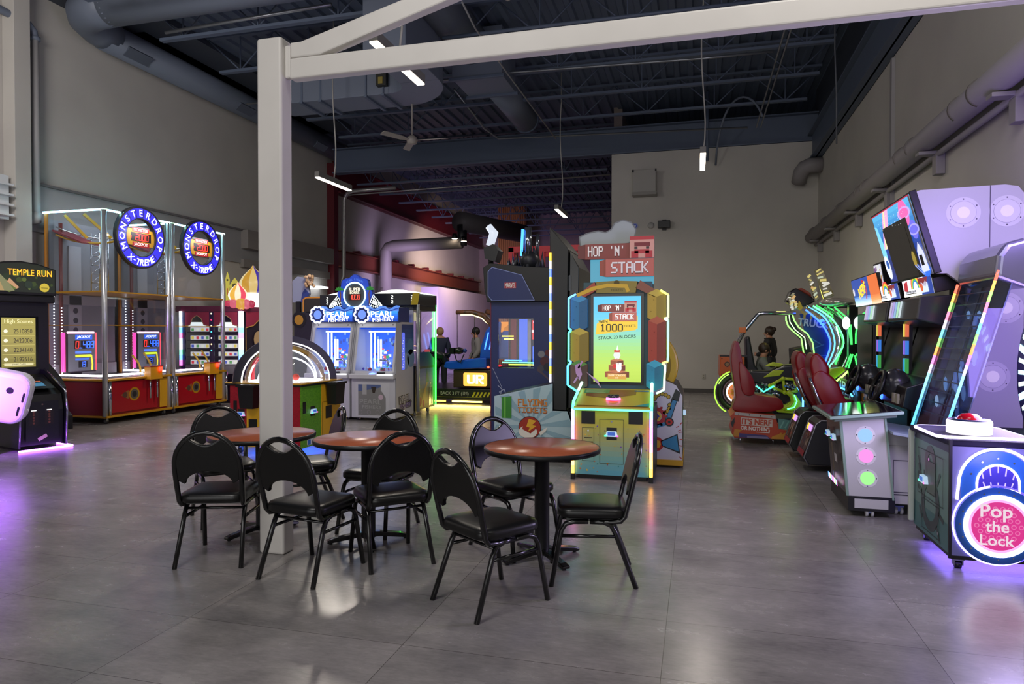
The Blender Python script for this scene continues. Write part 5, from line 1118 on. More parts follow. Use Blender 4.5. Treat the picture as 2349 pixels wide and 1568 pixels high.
B().prism([(-2.1, 1.94), (-1.9, 1.94), (-1.62, 2.0), (-1.62, 2.42), (-1.8, 2.5), (-2.05, 2.45)], y0+.3, y0+.8, BLK, 'y').obj('rear_header', t)
t = thing('red_steel_stand', 'red box-steel frame standing behind the tall black screen', 'frame', (-1.9, 11.5, 0))
q0, q1 = RY(1168, 567, 11.5), RY(1290, 567, 11.5)
RS = C('#c01828', .4)
for y_ in (11.45, 12.2): B().box(q0.x, y_, q0.z-.1, q1.x+.3, y_+.1, q0.z, RS).obj('top_bar', t)
for x in (q0.x, RY(1237, 600, 11.5).x): B().box(x, 11.45, 0, x+.1, 11.55, q0.z-.1, RS).obj('leg', t)
B().box(q0.x, 11.45, q0.z-.09, q0.x+.09, 12.3, q0.z-.01, RS).obj('cross_bar', t)
# ---- flying tickets game
t = thing('flying_tickets_game', 'pale blue ray-striped ticket game with a tall black screen seen edge-on', 'arcade machine', (-1.8, 8, 0))
y0 = 7.7
pf = [(-2.3, .06), (-1.33, .06), (-1.33, .32), (-1.43, .6), (-1.6, .6), (-1.6, .913), (-2.3, .755)]
B().prism([(a, b) for a, b in pf], y0+.012, y0+.95, C('#1a1c22', .4), 'y').obj('body', t)
f = frame((0, y0+.01, 0), (1, 0, 0), (0, 0, 1)); g = B(f).prism(pf, -.01, 0, C('#b4ccd6', .45), 'z')
rx, ry = -1.84, .42
def clipray(a0, a1):
    P = [(rx, ry)]
    for a in (a0, (a0+a1)/2, a1): 
        d = 0
        while d < 1.2:
            x, z = rx+(d+.02)*cos(a), ry+(d+.02)*sin(a)
            top = .755+(x+2.3)/.7*.158 if x < -1.6 else .6
            if x < -2.3 or z < .06 or z > top-.004 or x > -1.34 or (x > -1.43 and z > .6-(x+1.43)*2.8): break
            d += .02
        P.append((rx+d*cos(a), ry+d*sin(a)))
    return P
for k in range(14):
    a = 2*pi*k/14; g.poly(clipray(a, a+.2), C('#8fb0c0', .45), 1)
g.poly([(-2.21, .5), (-2.09, .5), (-2.09, .76), (-2.21, .745)], C('#3a8a30', .4), 3).rect(-2.185, .5, -2.16, .75, C('#6ab848', .4), 4)
g.pix('FLYING', -1.84, .69, .0099, C('#8a2a18', .4), 3, .0115).pix('FLYING', -1.843, .694, .0098, C('#d8883a', .4), 4, .011).pix('TICKETS', -1.84, .6, .0085, C('#8a2a18', .4), 3, .0095).pix('TICKETS', -1.843, .604, .0083, C('#d8883a', .4), 4, .009)
g.disc(-1.87, .4, .135, C('#2a1a18', .4), 5, 28, ry=.13).disc(-1.87, .4, .128, C('#a83020', .4), 6, 28, ry=.123).disc(-1.89, .35, .11, C('#ece6dc', .4), 7, 20, ry=.075).poly([(-1.93, .5), (-1.96, .38), (-1.86, .33), (-1.78, .4), (-1.8, .48)], C('#a83020', .4), 8).poly([(-1.88, .5), (-1.79, .48), (-1.84, .43), (-1.79, .42), (-1.89, .35), (-1.87, .4), (-1.91, .41)], C('#e8b030', .4), 9).poly([(-1.76, .35), (-1.66, .41), (-1.68, .36), (-1.74, .31)], C('#ece6dc', .4), 7)
g.obj('side_panel', t)
B().prism([(-1.43, .6), (-1.33, .32), (-1.2, .32), (-1.25, .55)], y0+.05, y0+.9, C('#22242c', .4), 'y').obj('control_shelf', t, .01)
B().prism([(-1.6, .61), (-1.44, .6), (-1.42, 2.46), (-1.64, 2.72), (-1.64, 2.5)], y0+.03, y0+.95, C('#0a0a0b', .4), 'y').obj('screen_tower', t, .01)
B().prism([(-1.43, .63), (-1.32, .63), (-1.3, 2.25), (-1.41, 2.44)], y0+.05, y0+.9, C('#08090a', .25), 'y').obj('screen_bezel', t, .008)
f = frame((0, y0+.045, 0), (1, 0, 0), (0, 0, 1)); g = B(f).rrect(-1.42, 1.98, -1.39, 2.16, .01, C('#3a3c40', .3, .5), 3).rect(-1.435, .95, -1.425, 1.2, E('#20a048', 1.2), 3).disc(-1.55, .86, .012, C('#3a3a3c'), 3, 8); g.obj('hinge_plate', t)
g = B(); strip(g, (-1.625, y0+.0, .93), (-1.625, y0+.0, 2.42), ['#e8e0ff', '#e8c040', '#6a80ff', '#d8c8ff', '#f0c83a', '#5a78ff', '#e8e0d0', '#e0b838'], 3.2, .013, 16); g.obj('edge_light', t)
for x in (-2.2, -1.45): caster(x, y0+.1, t, .06)
# ---- hop n stack
t = thing('block_stacking_game', 'bright block-stacking tower game with coloured block frame, tall screen and neon legs', 'arcade machine', (-.83, 7.2, 0))
y0, y1 = 6.95, 7.42
fB = frame((-.83, y0, 0), (1, 0, 0), (0, 0, 1))
bcb = B().box(-1.2, y0+.012, .05, -.46, y0+.8, .74, C('#6a9a90', .5)).box(-1.17, y0+.05, .0, -.49, y0+.75, .05, BLK).obj('base_cabinet', t)
g = B(fB); g.grad(-.372, .05, .372, .735, ['#5aa8b8', '#7ab0a0', '#a8b070', '#c0b848', '#c8c038'], lambda c: C(c, .4), 14, 0)
random.seed(4)
for i in range(44):
    x, y = random.uniform(-.35, .35), random.uniform(.07, .55)
    if abs(x) < .03: continue
    s = random.uniform(.006, .014); a = random.uniform(0, 3); 
    g.poly([(x+s*cos(a), y+s*sin(a)), (x-s*sin(a)*.7, y+s*cos(a)*.7), (x-s*cos(a), y-s*sin(a)), (x+s*sin(a)*.7, y-s*cos(a)*.7)], C(random.choice(['#d89a30', '#7a5aa8', '#c0703a', '#3a8a80', '#e0c040', '#8a4a6a']), .4), 3)
for (a, b, c, d) in ((-.12, .17, .12, .62), (-.3, .19, -.18, .53)): g.line([(a, b), (c, b), (c, d), (a, d), (a, b)], .004, C('#4a5030', .5), 3)
g.rect(-.31, .57, -.17, .7, BLK, 3).rect(.17, .58, .31, .71, BLK, 3).disc(0, .6, .01, CHROME, 5, 8).disc(-.24, .5, .01, CHROME, 5, 8).rect(-.3, .35, -.19, .39, C('#6a4a18', .4), 4).text('TICKETS', -.245, .37, .022, C('#d8a838'), 5).rect(-.28, .425, -.2, .432, BLK, 4)
reader(g, 0, .475, 1.05); g.obj('front_panel', bcb)
dp = [(y0-.03, .71), (y0-.03, .745), (y1-.02, .9), (y1, .86), (y1, .71)]
dkb = B().prism([(a, b) for a, b in dp], -1.22, -.44, C('#b8963a', .4), 'x').obj('control_deck', t, .012)
fD = frame((-.83, y0-.025, .752), (1, 0, 0), (0, .445, .155)); g = B(fD); g.rect(-.37, .02, .37, .44, C('#b09838', .35), 2).poly([(-.3, .25), (-.05, .2), (.22, .3), (.22, .42), (-.3, .42)], C('#7a4a30', .35), 3).rect(-.33, .32, -.06, .42, C('#4a7a50', .35), 4).poly([(.2, .02), (.37, .1), (.37, .02)], C('#3a8a90', .35), 3)
for i in range(5): g.rect(-.31, .335+i*.016, -.1-.02*(i % 2), .339+i*.016, C('#c8d0a0'), 5)
g.rect(.2, .38, .35, .41, C('#4a6a9a'), 4); g.obj('deck_print', dkb)
q = fD @ V((0, .17, .0)); B().lathe([(.075, 0), (.075, .02), (.05, .026)], q, E('#ff60d8', 5), 20).obj('button_ring', dkb); B().lathe([(.06, .018), (.06, .05), (.05, .056), (0, .058)], q, C('#3a3a40', .2, .4), 20).obj('button', dkb)
g = B(); g.tube([(-1.22, y0-.035, .722), (-.44, y0-.035, .722)], .011, E('#58f0a0', 3), 8); g.obj('deck_light', dkb)
LEGC = ['#ffb040', '#ffb860', '#ff9a60', '#ff80a0', '#ff70c8', '#f070e0', '#c080ff', '#80c0ff', '#50f0b0', '#60ff90']
for sx in (-1, 1):
    x = -.83+sx*.395
    g = B(); strip(g, (x, y0-.02, .06), (x, y0-.02, .72), LEGC[:8], 5.5, .018, 8)
    pts = [(x, y0-.02, .72), (x-sx*.0, y0+.03, .8), (x-sx*.02, y1-.05, .96)]; strip(g, pts[0], pts[1], LEGC[8:], 3.5, .017, 2); strip(g, pts[1], pts[2], ['#60ffb0', '#a0ffd0'], 3.5, .016, 2)
    g.obj('neon_leg', t); B().box(x-.02, y0-.04, 0, x+.02, y0, .06, BLK).obj('foot', t)
    B().box(x-.016 if sx > 0 else x-.02, y0, .04, x+.02 if sx > 0 else x+.016, y0+.7, .74, C('#2a3a3a', .4)).obj('side_panel', t)
# screen tower
fS = frame((-.83, y1, 0), (1, 0, 0), (0, 0, 1))
twb = B().box(-1.2, y1+.01, .7, -.46, y1+.32, 2.05, C('#3a5a64', .45)).obj('tower_body', t, .01)
g = B(fS); g.rect(-.285, .94, .285, 1.925, C('#0a0a0a', .2), 2); g.grad(-.255, .97, .255, 1.895, ['#b8d850', '#c0e058', '#b0e070', '#98dca8', '#78d0e0', '#60c8f0', '#58c4f4'], lambda c: E(c, 1.15), 24, 4)
BR = E('#8a4438', .8); BR2 = E('#c0685a', .9)
def titl(g, cx, cy, s, e, z):
    h, w_ = .12*s, .42*s
    m1 = E('#8a4038', e); m2 = E('#c06a5c', e); mt = E('#f4f0ea', e*1.3)
    return m1, m2, mt
def title(b, x, y, s, em, z, d):
    k = (lambda c, st: E(c, st)) if em else (lambda c, st: C(c, .4))
    b.prism([(x-.40*s, y), (x+.20*s, y), (x+.2*s, y+.2*s), (x-.40*s, y+.2*s)], z, z+d, k('#8a4038', .8), 'z').prism([(x-.5*s, y+.02*s), (x-.40*s, y), (x-.40*s, y+.2*s), (x-.5*s, y+.18*s)], z, z+d*.9, k('#6a2c28', .7), 'z')
    b.prism([(x-.12*s, y-.24*s), (x+.5*s, y-.24*s), (x+.5*s, y-.01*s), (x-.12*s, y-.01*s)], z+d, z+d*1.7, k('#c46a5c', .9), 'z').prism([(x-.2*s, y-.22*s), (x-.12*s, y-.24*s), (x-.12*s, y-.01*s), (x-.2*s, y-.03*s)], z+d, z+d*1.5, k('#a0503f', .8), 'z')
    l = (z+d)/.0012; l2 = (z+d*1.7)/.0012
    b.pix("HOP 'N'", x-.12*s, y+.1*s, .0118*s, k('#3a2420', .5), l+1, .02*s).pix("HOP 'N'", x-.123*s, y+.104*s, .0118*s, k('#f4efe8', 1.3), l+2, .019*s)
    b.pix('STACK', x+.19*s, y-.128*s, .0165*s, k('#4a2c28', .5), l2+1, .022*s).pix('STACK', x+.187*s, y-.122*s, .0165*s, k('#f6f2ee', 1.3), l2+2, .021*s)
    # red arch block
    b.prism([(x+.19*s, y+.0*s), (x+.5*s, y+.0*s), (x+.5*s, y+.28*s), (x+.19*s, y+.28*s)], z, z+d*1.4, k('#d8a090', .8), 'z'); q = (z+d*1.4)/.0012
    b.rect(x+.19*s, y+.235*s, x+.5*s, y+.28*s, k('#b8323a', .9), q+1).rect(x+.25*s, y+.15*s, x+.45*s, y+.2*s, k('#7a2028', .8), q+1).rect(x+.21*s, y+.0*s, x+.3*s, y+.09*s, k('#b8323a', .9), q+1).rect(x+.39*s, y+.0*s, x+.48*s, y+.09*s, k('#b8323a', .9), q+1).rect(x+.25*s, y+.06*s, x+.44*s, y+.11*s, k('#b8323a', .9), q+1).rect(x+.25*s, y+.115*s, x+.29*s, y+.145*s, k('#3a2a2a', .6), q+2).rect(x+.4*s, y+.115*s, x+.44*s, y+.145*s, k('#3a2a2a', .6), q+2)
title(g, .0, 1.725, .42, True, .008, .006)
g.poly([(-.23, 1.48), (.2, 1.53), (.2, 1.54), (.22, 1.55), (.22, 1.68), (.18, 1.7), (-.2, 1.63), (-.2, 1.61), (-.22, 1.6)], E('#f0c93a', 1.1), 5)
g.text('WIN', -.15, 1.622, .034, E('#3a3010', .3), 12, bold=.02, rot=.04).pix('1000', -.06, 1.556, .0105, E('#4a3c14', .3), 12, .0115).text('TICKETS', .135, 1.575, .024, E('#4a3c14', .3), 6, bold=.01, rot=.05).text('STACK 20 BLOCKS', .0, 1.455, .034, E('#1c5a50', .4), 6, wd=.4, bold=.012, rot=.06)
for (x, y, w_, h_) in ((0, 1.18, .07, .05), (.0, 1.12, .09, .06), (.0, 1.05, .13, .06)):
    g.rect(x-w_, y-h_/2, x, y+h_/2, E('#a85a3a', .9), 5).rect(x, y-h_/2, x+w_, y+h_/2, E('#7a3c28', .9), 5).poly([(x-w_, y+h_/2), (x, y+h_/2-.015), (x+w_, y+h_/2), (x, y+h_/2+.02)], E('#c87850', 1), 6)
g.disc(.0, 1.26, .04, E('#e8ece8', 1.1), 6, 6, ry=.055).rect(-.03, 1.29, .03, 1.315, E('#d84a3a', 1), 7).poly([(-.01, 1.31), (.005, 1.37), (.02, 1.31)], E('#f4f4f4', 1.1), 7).disc(-.02, 1.14, .025, E('#d83030', 1), 8, 12).disc(.02, 1.12, .03, E('#f4f4f4', 1.3), 9, 10, ry=.04)
for k in range(4): g.line([(.0+.014*k, 1.13), (-.005+.016*k, 1.175)], .012, E('#f4f4f4', 1.3), 9)
g.rect(-.1, 1.0, .1, 1.06, E('#e0a84a', 1), 8).text('INSERT CREDITS', 0, 1.042, .018, E('#fff0d0', 1.3), 9).text('0/7', 0, 1.015, .018, E('#fff0d0', 1.3), 9); g.obj('screen', twb)
# blocks of the frame
def blk(g, poly, col, dark, top):
    xs = [p[0] for p in poly]; zs = [p[1] for p in poly]
def block(x0, x1, z0, z1, c0, c1, c2):
    g = B(fS); m = (x0+x1)/2; d = .05
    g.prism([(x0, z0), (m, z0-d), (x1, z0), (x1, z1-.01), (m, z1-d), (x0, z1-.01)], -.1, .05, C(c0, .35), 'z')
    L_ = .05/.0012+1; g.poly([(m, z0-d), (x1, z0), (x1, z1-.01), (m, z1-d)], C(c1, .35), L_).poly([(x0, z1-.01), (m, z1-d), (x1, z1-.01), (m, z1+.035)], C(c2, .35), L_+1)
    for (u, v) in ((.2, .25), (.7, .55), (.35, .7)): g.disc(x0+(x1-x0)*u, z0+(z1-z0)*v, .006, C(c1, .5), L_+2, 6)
    g.obj('frame_block', t)
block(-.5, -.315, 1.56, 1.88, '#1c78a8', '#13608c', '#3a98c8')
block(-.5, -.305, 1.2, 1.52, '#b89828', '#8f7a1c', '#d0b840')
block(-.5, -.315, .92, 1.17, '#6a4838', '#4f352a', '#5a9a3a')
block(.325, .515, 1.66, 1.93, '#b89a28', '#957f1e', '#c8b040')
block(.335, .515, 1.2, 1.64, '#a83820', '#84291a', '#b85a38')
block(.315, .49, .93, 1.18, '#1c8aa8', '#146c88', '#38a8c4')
g = B(fS); L_ = 44
g.prism([(-.44, 1.9), (-.24, 2.05), (-.23, 2.02), (-.2, 1.97), (-.38, 1.87)], -.1, .05, C('#a84428', .35), 'z').prism([(.2, 1.98), (.25, 2.06), (.45, 1.93), (.4, 1.88)], -.1, .05, C('#8a5038', .35), 'z').prism([(-.22, 1.93), (.2, 1.93), (.22, 2.05), (.0, 2.06), (-.22, 2.05)], -.1, .05, C('#8f7f28', .35), 'z')
g.line([(-.42, 1.91), (-.25, 1.98), (-.1, 2.01), (.1, 2.0), (.12, 1.95)], .04, C('#d8b020', .35), L_).text('TICKETS', 0, 1.96, .025, C('#4a3c10'), L_).disc(0, 2.035, .03, C('#5a4c14'), L_, 10); g.obj('frame_crown', t)
g = B(fS).poly([(-.45, 1.15), (-.4, 1.17), (-.37, 1.05), (-.4, .98), (-.44, 1.06)], C('#c898c8', .4), L_+5).line([(-.41, 1.12), (-.37, 1.19)], .02, C('#c898c8', .4), L_+5).line([(-.42, 1.02), (-.46, .96)], .02, C('#c898c8', .4), L_+5).poly([(-.33, 1.08), (-.2, .99), (-.16, .9), (-.22, .97)], C('#d8b0d0', .4), L_+5); g.obj('ribbon_print', t)
def neon(pts, cols, s=3.2):
    n = len(pts)-1; g = B(fS)
    for i in range(n): g.tube([(pts[i][0], pts[i][1], .06), (pts[i+1][0], pts[i+1][1], .06)], .011, E(cols[i % len(cols)], s), 6)
    g.obj('frame_neon', t)
neon([(-.44, 1.92), (-.52, 1.88), (-.52, 1.55), (-.49, 1.53), (-.52, 1.5), (-.52, 1.2), (-.49, 1.18), (-.53, 1.14), (-.53, .93), (-.42, .86)], ['#60a0ff', '#58b0ff', '#50d0ff', '#50e8d0', '#58ffb0'])
neon([(.46, 1.95), (.54, 1.9), (.54, 1.66), (.5, 1.65), (.54, 1.63), (.54, 1.2), (.48, 1.18), (.51, 1.16), (.5, .9), (.42, .86)], ['#d8f060', '#c8f080', '#e8f8c0', '#a0f0c0', '#80f0b0'])
# title sign on a blue board
B().box(-1.13, y1+.06, 2.03, -.45, y1+.16, 2.3, E('#5ab8d8', .7)).obj('sign_board', t)
g = B(frame((-.83, y1+.02, 0), (1, 0, 0), (0, 0, 1))); title(g, -.02, 2.3, .82, False, -.06, .08); g.obj('title_sign', t)
g = B(frame((-.83, y1+.1, 0), (1, 0, 0), (0, 0, 1)))
cl = [(-.42, 2.46), (-.43, 2.56), (-.34, 2.6), (-.22, 2.62), (-.14, 2.6), (-.08, 2.63), (-.04, 2.7), (.05, 2.73), (.14, 2.7), (.19, 2.62), (.17, 2.52), (.12, 2.48)]
g.prism(cl, -.03, 0, C('#9aa4a6', .5), 'z').line(cl, .012, C('#6a6e70', .5), 2).obj('cloud_topper', t)
# ---- gear game behind with a yellow wheel
t = thing('gear_wheel_game', 'white game with spanner and gear artwork and a big yellow wheel behind the block game', 'arcade machine', (-.3, 8.2, 0))
y0 = 7.76
pf = [(-.75, .06), (-.15, .06), (-.15, .8), (-.22, .92), (-.4, 1.0), (-.75, .95)]
B().prism(pf, y0+.012, y0+.9, C('#3a3c40', .4), 'y').obj('body', t)
B().box(-.76, y0-.01, .03, -.14, y0+.9, .09, C('#c8981c', .4)).obj('kick_strip', t)
g = B(frame((0, y0+.011, 0), (1, 0, 0), (0, 0, 1))).prism(pf, -.01, 0, C('#c8c4cc', .4), 'z'); OC = '#1c2024'
g.poly([(-.34, .52), (-.28, .5), (-.2, .76), (-.26, .78)], C(OC), 2).poly([(-.33, .53), (-.285, .515), (-.21, .75), (-.25, .765)], C('#3a80a8', .4), 3).poly([(-.27, .76), (-.19, .74), (-.17, .84), (-.22, .88)], C(OC, .4), 3).line([(-.3, .5), (-.42, .46)], .04, C('#3a80a8', .4), 3).disc(-.29, .51, .05, C(OC, .4), 4, 16).disc(-.29, .51, .035, C('#b82a24', .4), 5, 14).disc(-.29, .51, .015, C(OC, .4), 6, 10)
for k in range(10):
    a = R(180-k*30); g.disc(-.38+.07*cos(a)+.004*k, .76+.06*sin(a)-.01*k*(k > 5), .025, C(OC), 2, 8).disc(-.38+.07*cos(a)+.004*k, .76+.06*sin(a)-.01*k*(k > 5), .019, C('#b8982c', .4), 3, 8)
g.ring(-.43, .57, .06, .1, C('#a82a34', .4), 3, 20).disc(-.43, .57, .06, C('#d8b84a', .4), 4, 6).disc(-.43, .57, .035, C('#3a3a9a', .4), 5, 5)
for k in range(12):
    a = 2*pi*k/12; g.rect(-.43+.11*cos(a)-.012, .57+.11*sin(a)-.012, -.43+.11*cos(a)+.012, .57+.11*sin(a)+.012, C('#a82a34', .4), 3)
g.poly([(-.38, .3), (-.2, .38), (-.17, .16), (-.37, .24)], C(OC), 3).poly([(-.37, .29), (-.21, .365), (-.185, .185), (-.36, .245)], C('#2f7fa8', .4), 4).disc(-.43, .26, .08, C('#b02a24', .4), 3, 16).disc(-.43, .26, .05, C('#d8a030', .4), 4, 8)
for (x, y, a) in ((-.2, .46, .5), (-.17, .4, .2), (-.16, .32, 0), (-.165, .25, -.2), (-.18, .42, .4), (-.17, .12, -.6), (-.16, .5, .9)): g.line([(x-.015*cos(a), y-.015*sin(a)), (x+.015*cos(a), y+.015*sin(a))], .009, C('#a82a2a', .4), 3)
g.obj('side_art', t)
yw = 8.05; cw = V((-.62, yw, 1.13)); g = B()
P = [(cw.x+.42*cos(a), cw.z+.42*sin(a)) for a in [2*pi*i/48 for i in range(48)]]; 
g.prism(P, yw-.06, yw+.06, C('#c8a41c', .3), 'y'); g.obj('yellow_wheel', t, .02)
g = B(frame((cw.x, yw-.062, cw.z), (1, 0, 0), (0, 0, 1))); g.ring(0, 0, .3, .34, C('#8a7014', .4), 1).disc(0, 0, .3, C('#d8d8c8', .4), 1, 36); 
for k in range(10): g.line([(.1*cos(k*pi/5), .1*sin(k*pi/5)), (.29*cos(k*pi/5), .29*sin(k*pi/5))], .008, C('#5a5a5a'), 2)
g.obj('wheel_face', t)
B().box(-.75, y0+.2, .95, -.5, y0+.75, 1.6, C('#4a4438', .4)).obj('wheel_support', t)
g = B(frame((-.148, y0+.3, 0), (0, 1, 0), (0, 0, 1))); reader(g, .1, .58, 1.0); g.obj('card_reader', t)
# ================================================================ right side machines
# ---- lock game nearest on the right
t = thing('lock_game', 'square padlock game with a pink round face, neon outline and white button drum', 'arcade machine', (2.0, 5.25, 0))
x0, x1, y0, y1 = 1.545, 2.55, 4.87, 5.63
B().box(x0+.012, y0+.012, .1, x1, y1, .79, C('#20202c', .4)).obj('pedestal', t)
B().box(x0+.02, y0+.02, .07, x1, y1-.02, .1, BLK).obj('base_plate', t)
B().prism([(x0-.03, y1-.02), (x0+.0, y0), (x1, y0), (x1, y1-.02)], .79, .83, C('#14102a', .6, 0, 0, .2), 'z').obj('top_slab', t, .01)
fL = frame((x0+.011, y1, 0), (0, -1, 0), (0, 0, 1)); W = y1-y0
g = B(fL).rect(0, .1, W, .79, C('#6c8a88', .4), 0).rect(0, .1, W, .28, C('#4c7478', .4), 1).rect(0, .74, W, .79, C('#3c3c58', .4), 1)
GY = C('#54585c', .4)
g.ring(.36, .62, .05, .11, GY, 2, 20, 0, pi).rect(.25, .45, .31, .62, GY, 2).rect(.41, .5, .47, .62, GY, 2).ring(.36, .33, .12, .19, C('#3e464c', .4), 2, 28).rect(.33, .5, .42, .57, GY, 2)
for (a, b, a2, b2) in ((.12, .56, .17, .47), (.55, .56, .5, .49), (.1, .4, .18, .38), (.54, .3, .62, .27), (.14, .26, .19, .2), (.5, .2, .56, .12), (.13, .45, .11, .5)): g.line([(a, b), (a2, b2)], .03, C('#3e464c', .4), 2)
for q in ([(.1, .36), (.62, .36), (.62, .68), (.1, .68), (.1, .36)], [(.2, .13), (.55, .13), (.55, .34), (.2, .34), (.2, .13)]): g.line(q, .005, C('#24282c', .4), 4)
g.rect(.3, .4, .47, .62, C('#565c5c', .4), 3).line([(.3, .4), (.47, .4), (.47, .62), (.3, .62), (.3, .4)], .004, BLK, 5).disc(.34, .63, .012, CHROME, 5, 8).disc(.53, .17, .012, CHROME, 5, 8).line([(.12, .62), (.16, .52)], .012, C('#24282c'), 5)
reader(g, .27, .48, 1.0); g.obj('coin_side', t)
B().box(x0-.03, y1-.03, .12, x0+.005, y1+.01, .8, C('#b8c0b8', .35)).obj('corner_post', t, .01)
B().box(x0-.002, y0-.005, .08, x0+.014, y0+.014, .83, C('#101018', .4)).obj('corner_trim', t)
fP = frame((0, y0, 0), (1, 0, 0), (0, 0, 1))
cx, cz = 1.806, .31
g = B(fP).rect(x0, .1, x1, .79, C('#6a6a9c', .4), 0)
for k in range(18):
    a = -.9+k*.36
    if -2.6 < a-pi/2 < -.6: pass
    r0, r1 = .37, .43
    p, q = (cx+r0*cos(a), .42+r0*sin(a)*.95), (cx+r1*cos(a), .42+r1*sin(a)*.95)
    if x0+.02 < q[0] < x1 and .12 < q[1] < .78 and p[0] > x0+.02: g.line([p, q], .014, E('#b8b0ff', 1.5), 2)
g.obj('front_panel', t)
NEO = E('#b0a0ff', 4); NEW = E('#d8ccff', 4); BLU = C('#2c66b8', .3)
L0 = 0
sh = [(cx-.2, .45)]+[(cx+.2*cos(a), .555+.215*sin(a)) for a in [pi-i*pi/20 for i in range(21)]]+[(cx+.2, .45)]
inn = [(cx-.115, .52)]+[(cx+.115*cos(a), .57+.115*sin(a)) for a in [pi-i*pi/16 for i in range(17)]]+[(cx+.115, .52)]
lo_ = [(cx+.115-.23*i/8, .52+.02*sin(pi*i/8)-.0) for i in range(1, 8)]
g = B(fP)
g.prism(sh, 0, .012, BLU, 'z'); g.poly(inn+lo_, C('#4038a8', .35), 12)
for k in range(5): g.line([(cx-.08+k*.04, .6+.02*(2-abs(k-2))), (cx-.09+k*.045, .645+.018*(2-abs(k-2)))], .008, E('#a898ff', 2), 13); 
for k in range(5): g.line([(cx-.07+k*.035, .545), (cx-.08+k*.04, .575)], .007, E('#a898ff', 2), 13)
for a in (.4, 1.0, 1.57, 2.14, 2.74): g.disc(cx+.158*cos(a), .56+.165*sin(a), .006, CHROME, 13, 8)
g.obj('shackle', t)
g = B(fP); Z = .016
g.tube([(a, b, Z) for a, b in [(cx-.225, .46)]+[(cx+.215*cos(a), .56+.225*sin(a)) for a in [pi-i*pi/20 for i in range(21)]]+[(cx+.225, .46)]], .009, NEW, 8)
g.tube([(a, b, Z) for a, b in inn+lo_], .0075, NEW, 8, closed=True); g.obj('shackle_neon', t)
g = B(fP); P = [(cx+.238*cos(a), cz+.238*sin(a)) for a in [2*pi*i/48 for i in range(48)]]; g.prism(P, 0, .03, C('#204c94', .3), 'z')
for k in range(16): g.disc(cx+.21*cos(k*pi/8), cz+.21*sin(k*pi/8), .005, CHROME, 26, 8)
g.disc(cx, cz, .185, E('#fff0f8', 2.4), 26, 40).disc(cx, cz, .165, E('#ff9ad0', 1.6), 27, 40).disc(cx, cz, .15, E('#e0308e', .95), 28, 40)
for i in range(-4, 5):
    for j in range(-4, 5):
        u, v = i*.04+(j % 2)*.02, j*.036
        if hypot(u, v) < .135: g.ring(cx+u, cz+v, .009, .015, E('#f070b0', .95), 29, 10)
TX = E('#f4dce8', .95)
g.text('Pop', cx-.015, cz+.082, .08, TX, 31, bold=.025, w=1.05).text('the', cx-.01, cz-.002, .07, TX, 31, bold=.025).text('Lock', cx-.01, cz-.087, .066, TX, 31, bold=.025, w=1.05); g.obj('lock_disc', t)
g = B(fP); g.tube([(cx+.245*cos(a), cz+.245*sin(a), .012) for a in [R(-60)-i*R(200)/30 for i in range(31)]], .006, NEO, 8).tube([(cx+.245*cos(a), cz+.245*sin(a), .012) for a in [R(-60)+i*R(160)/24 for i in range(25)]], .007, E('#5040ff', 3), 8); g.tube([(cx+.188*cos(2*pi*i/40), cz+.188*sin(2*pi*i/40), .034) for i in range(40)], .006, E('#fff4ff', 6), 6, closed=True); g.obj('disc_neon', t)
# deck
dk = rr(1.5, 4.93, 2.02, 5.48, .08); dko = B().prism(dk, .83, .845, C('#1a1430', .65, 0, 0, .2), 'z').obj('deck', t)
g = B(); g.tube([(a, b, .838) for a, b in dk], .0105, E('#d0c0ff', 4), 8, closed=True); g.obj('deck_neon', dko)
bq = V((1.735, 5.12, .845)); B().lathe([(0, 0), (.13, 0), (.13, .075), (.125, .085), (0, .085)], bq, E('#f0e8ff', 1.5), 28).obj('button_drum', dko)
B().lathe([(.12, .086), (.12, .092), (.08, .094)], bq, C('#1c2850', .3), 24).obj('button_collar', dko)
B().lathe([(.07, .092), (.066, .105), (.045, .125), (0, .132)], bq, C('#b00c24', .15), 24).obj('red_button', dko)
# upright wheel further back on the pedestal
wc = V((2.25, 5.2, 1.22)); g = B(frame(wc, (0, -1, 0), (0, 0, 1)))
P = [(.56*cos(2*pi*i/60), .56*sin(2*pi*i/60)) for i in range(60)]; g.prism(P, -.08, 0, C('#241c4c', .3), 'z'); g.obj('wheel', t, .01)
g = B(frame(wc-V((.001, 0, 0)), (0, -1, 0), (0, 0, 1)))
for k in range(36):
    a = 2*pi*k/36; r0, r1 = (.43, .51) if k % 4 else (.45, .52); g.line([(r0*cos(a), r0*sin(a)), (r1*cos(a), r1*sin(a))], .03 if k % 4 else .05, E('#e0fff4' if k % 2 else '#b8f0ff', 2.5), 2)
g.disc(0, 0, .36, C('#1c4c9c', .3), 2, 40); g.obj('wheel_lights', t)
B().box(2.27, 4.95, .83, 2.5, 5.5, 1.2, C('#241c4c', .3)).obj('wheel_support', t, .01)
for (x, y) in ((1.62, 4.95), (2.4, 4.95), (1.62, 5.55)): caster(x, y, t, .055, BLK)
point('lock_neon_glow', (1.8, 4.6, .75), 7, (.5, .38, 1), .12)
area('lock_wheel_glow', (2.3, 5.78, 1.35), (2.4, 6.85, 1.5), .5, .7, 7, (.42, .28, 1))
area('upper_panel_fill', (2.3, 5.5, 2.5), (2.2, 6.85, 2.4), .6, .4, 15, (.42, .28, 1))  # unseen purple fill added to light the upper porthole panel
area('lock_wheel_front_glow', (2.1, 5.2, 1.3), (-2, 4.6, 1.6), .8, .9, 46, (.7, .58, 1))
point('lock_deck_glow', (1.62, 5.56, 1.0), 2, (.5, .38, 1), .1)
area('lock_underglow', (1.95, 5.2, .06), (1.95, 5.2, 0), .8, .6, 7, (.25, .15, 1))
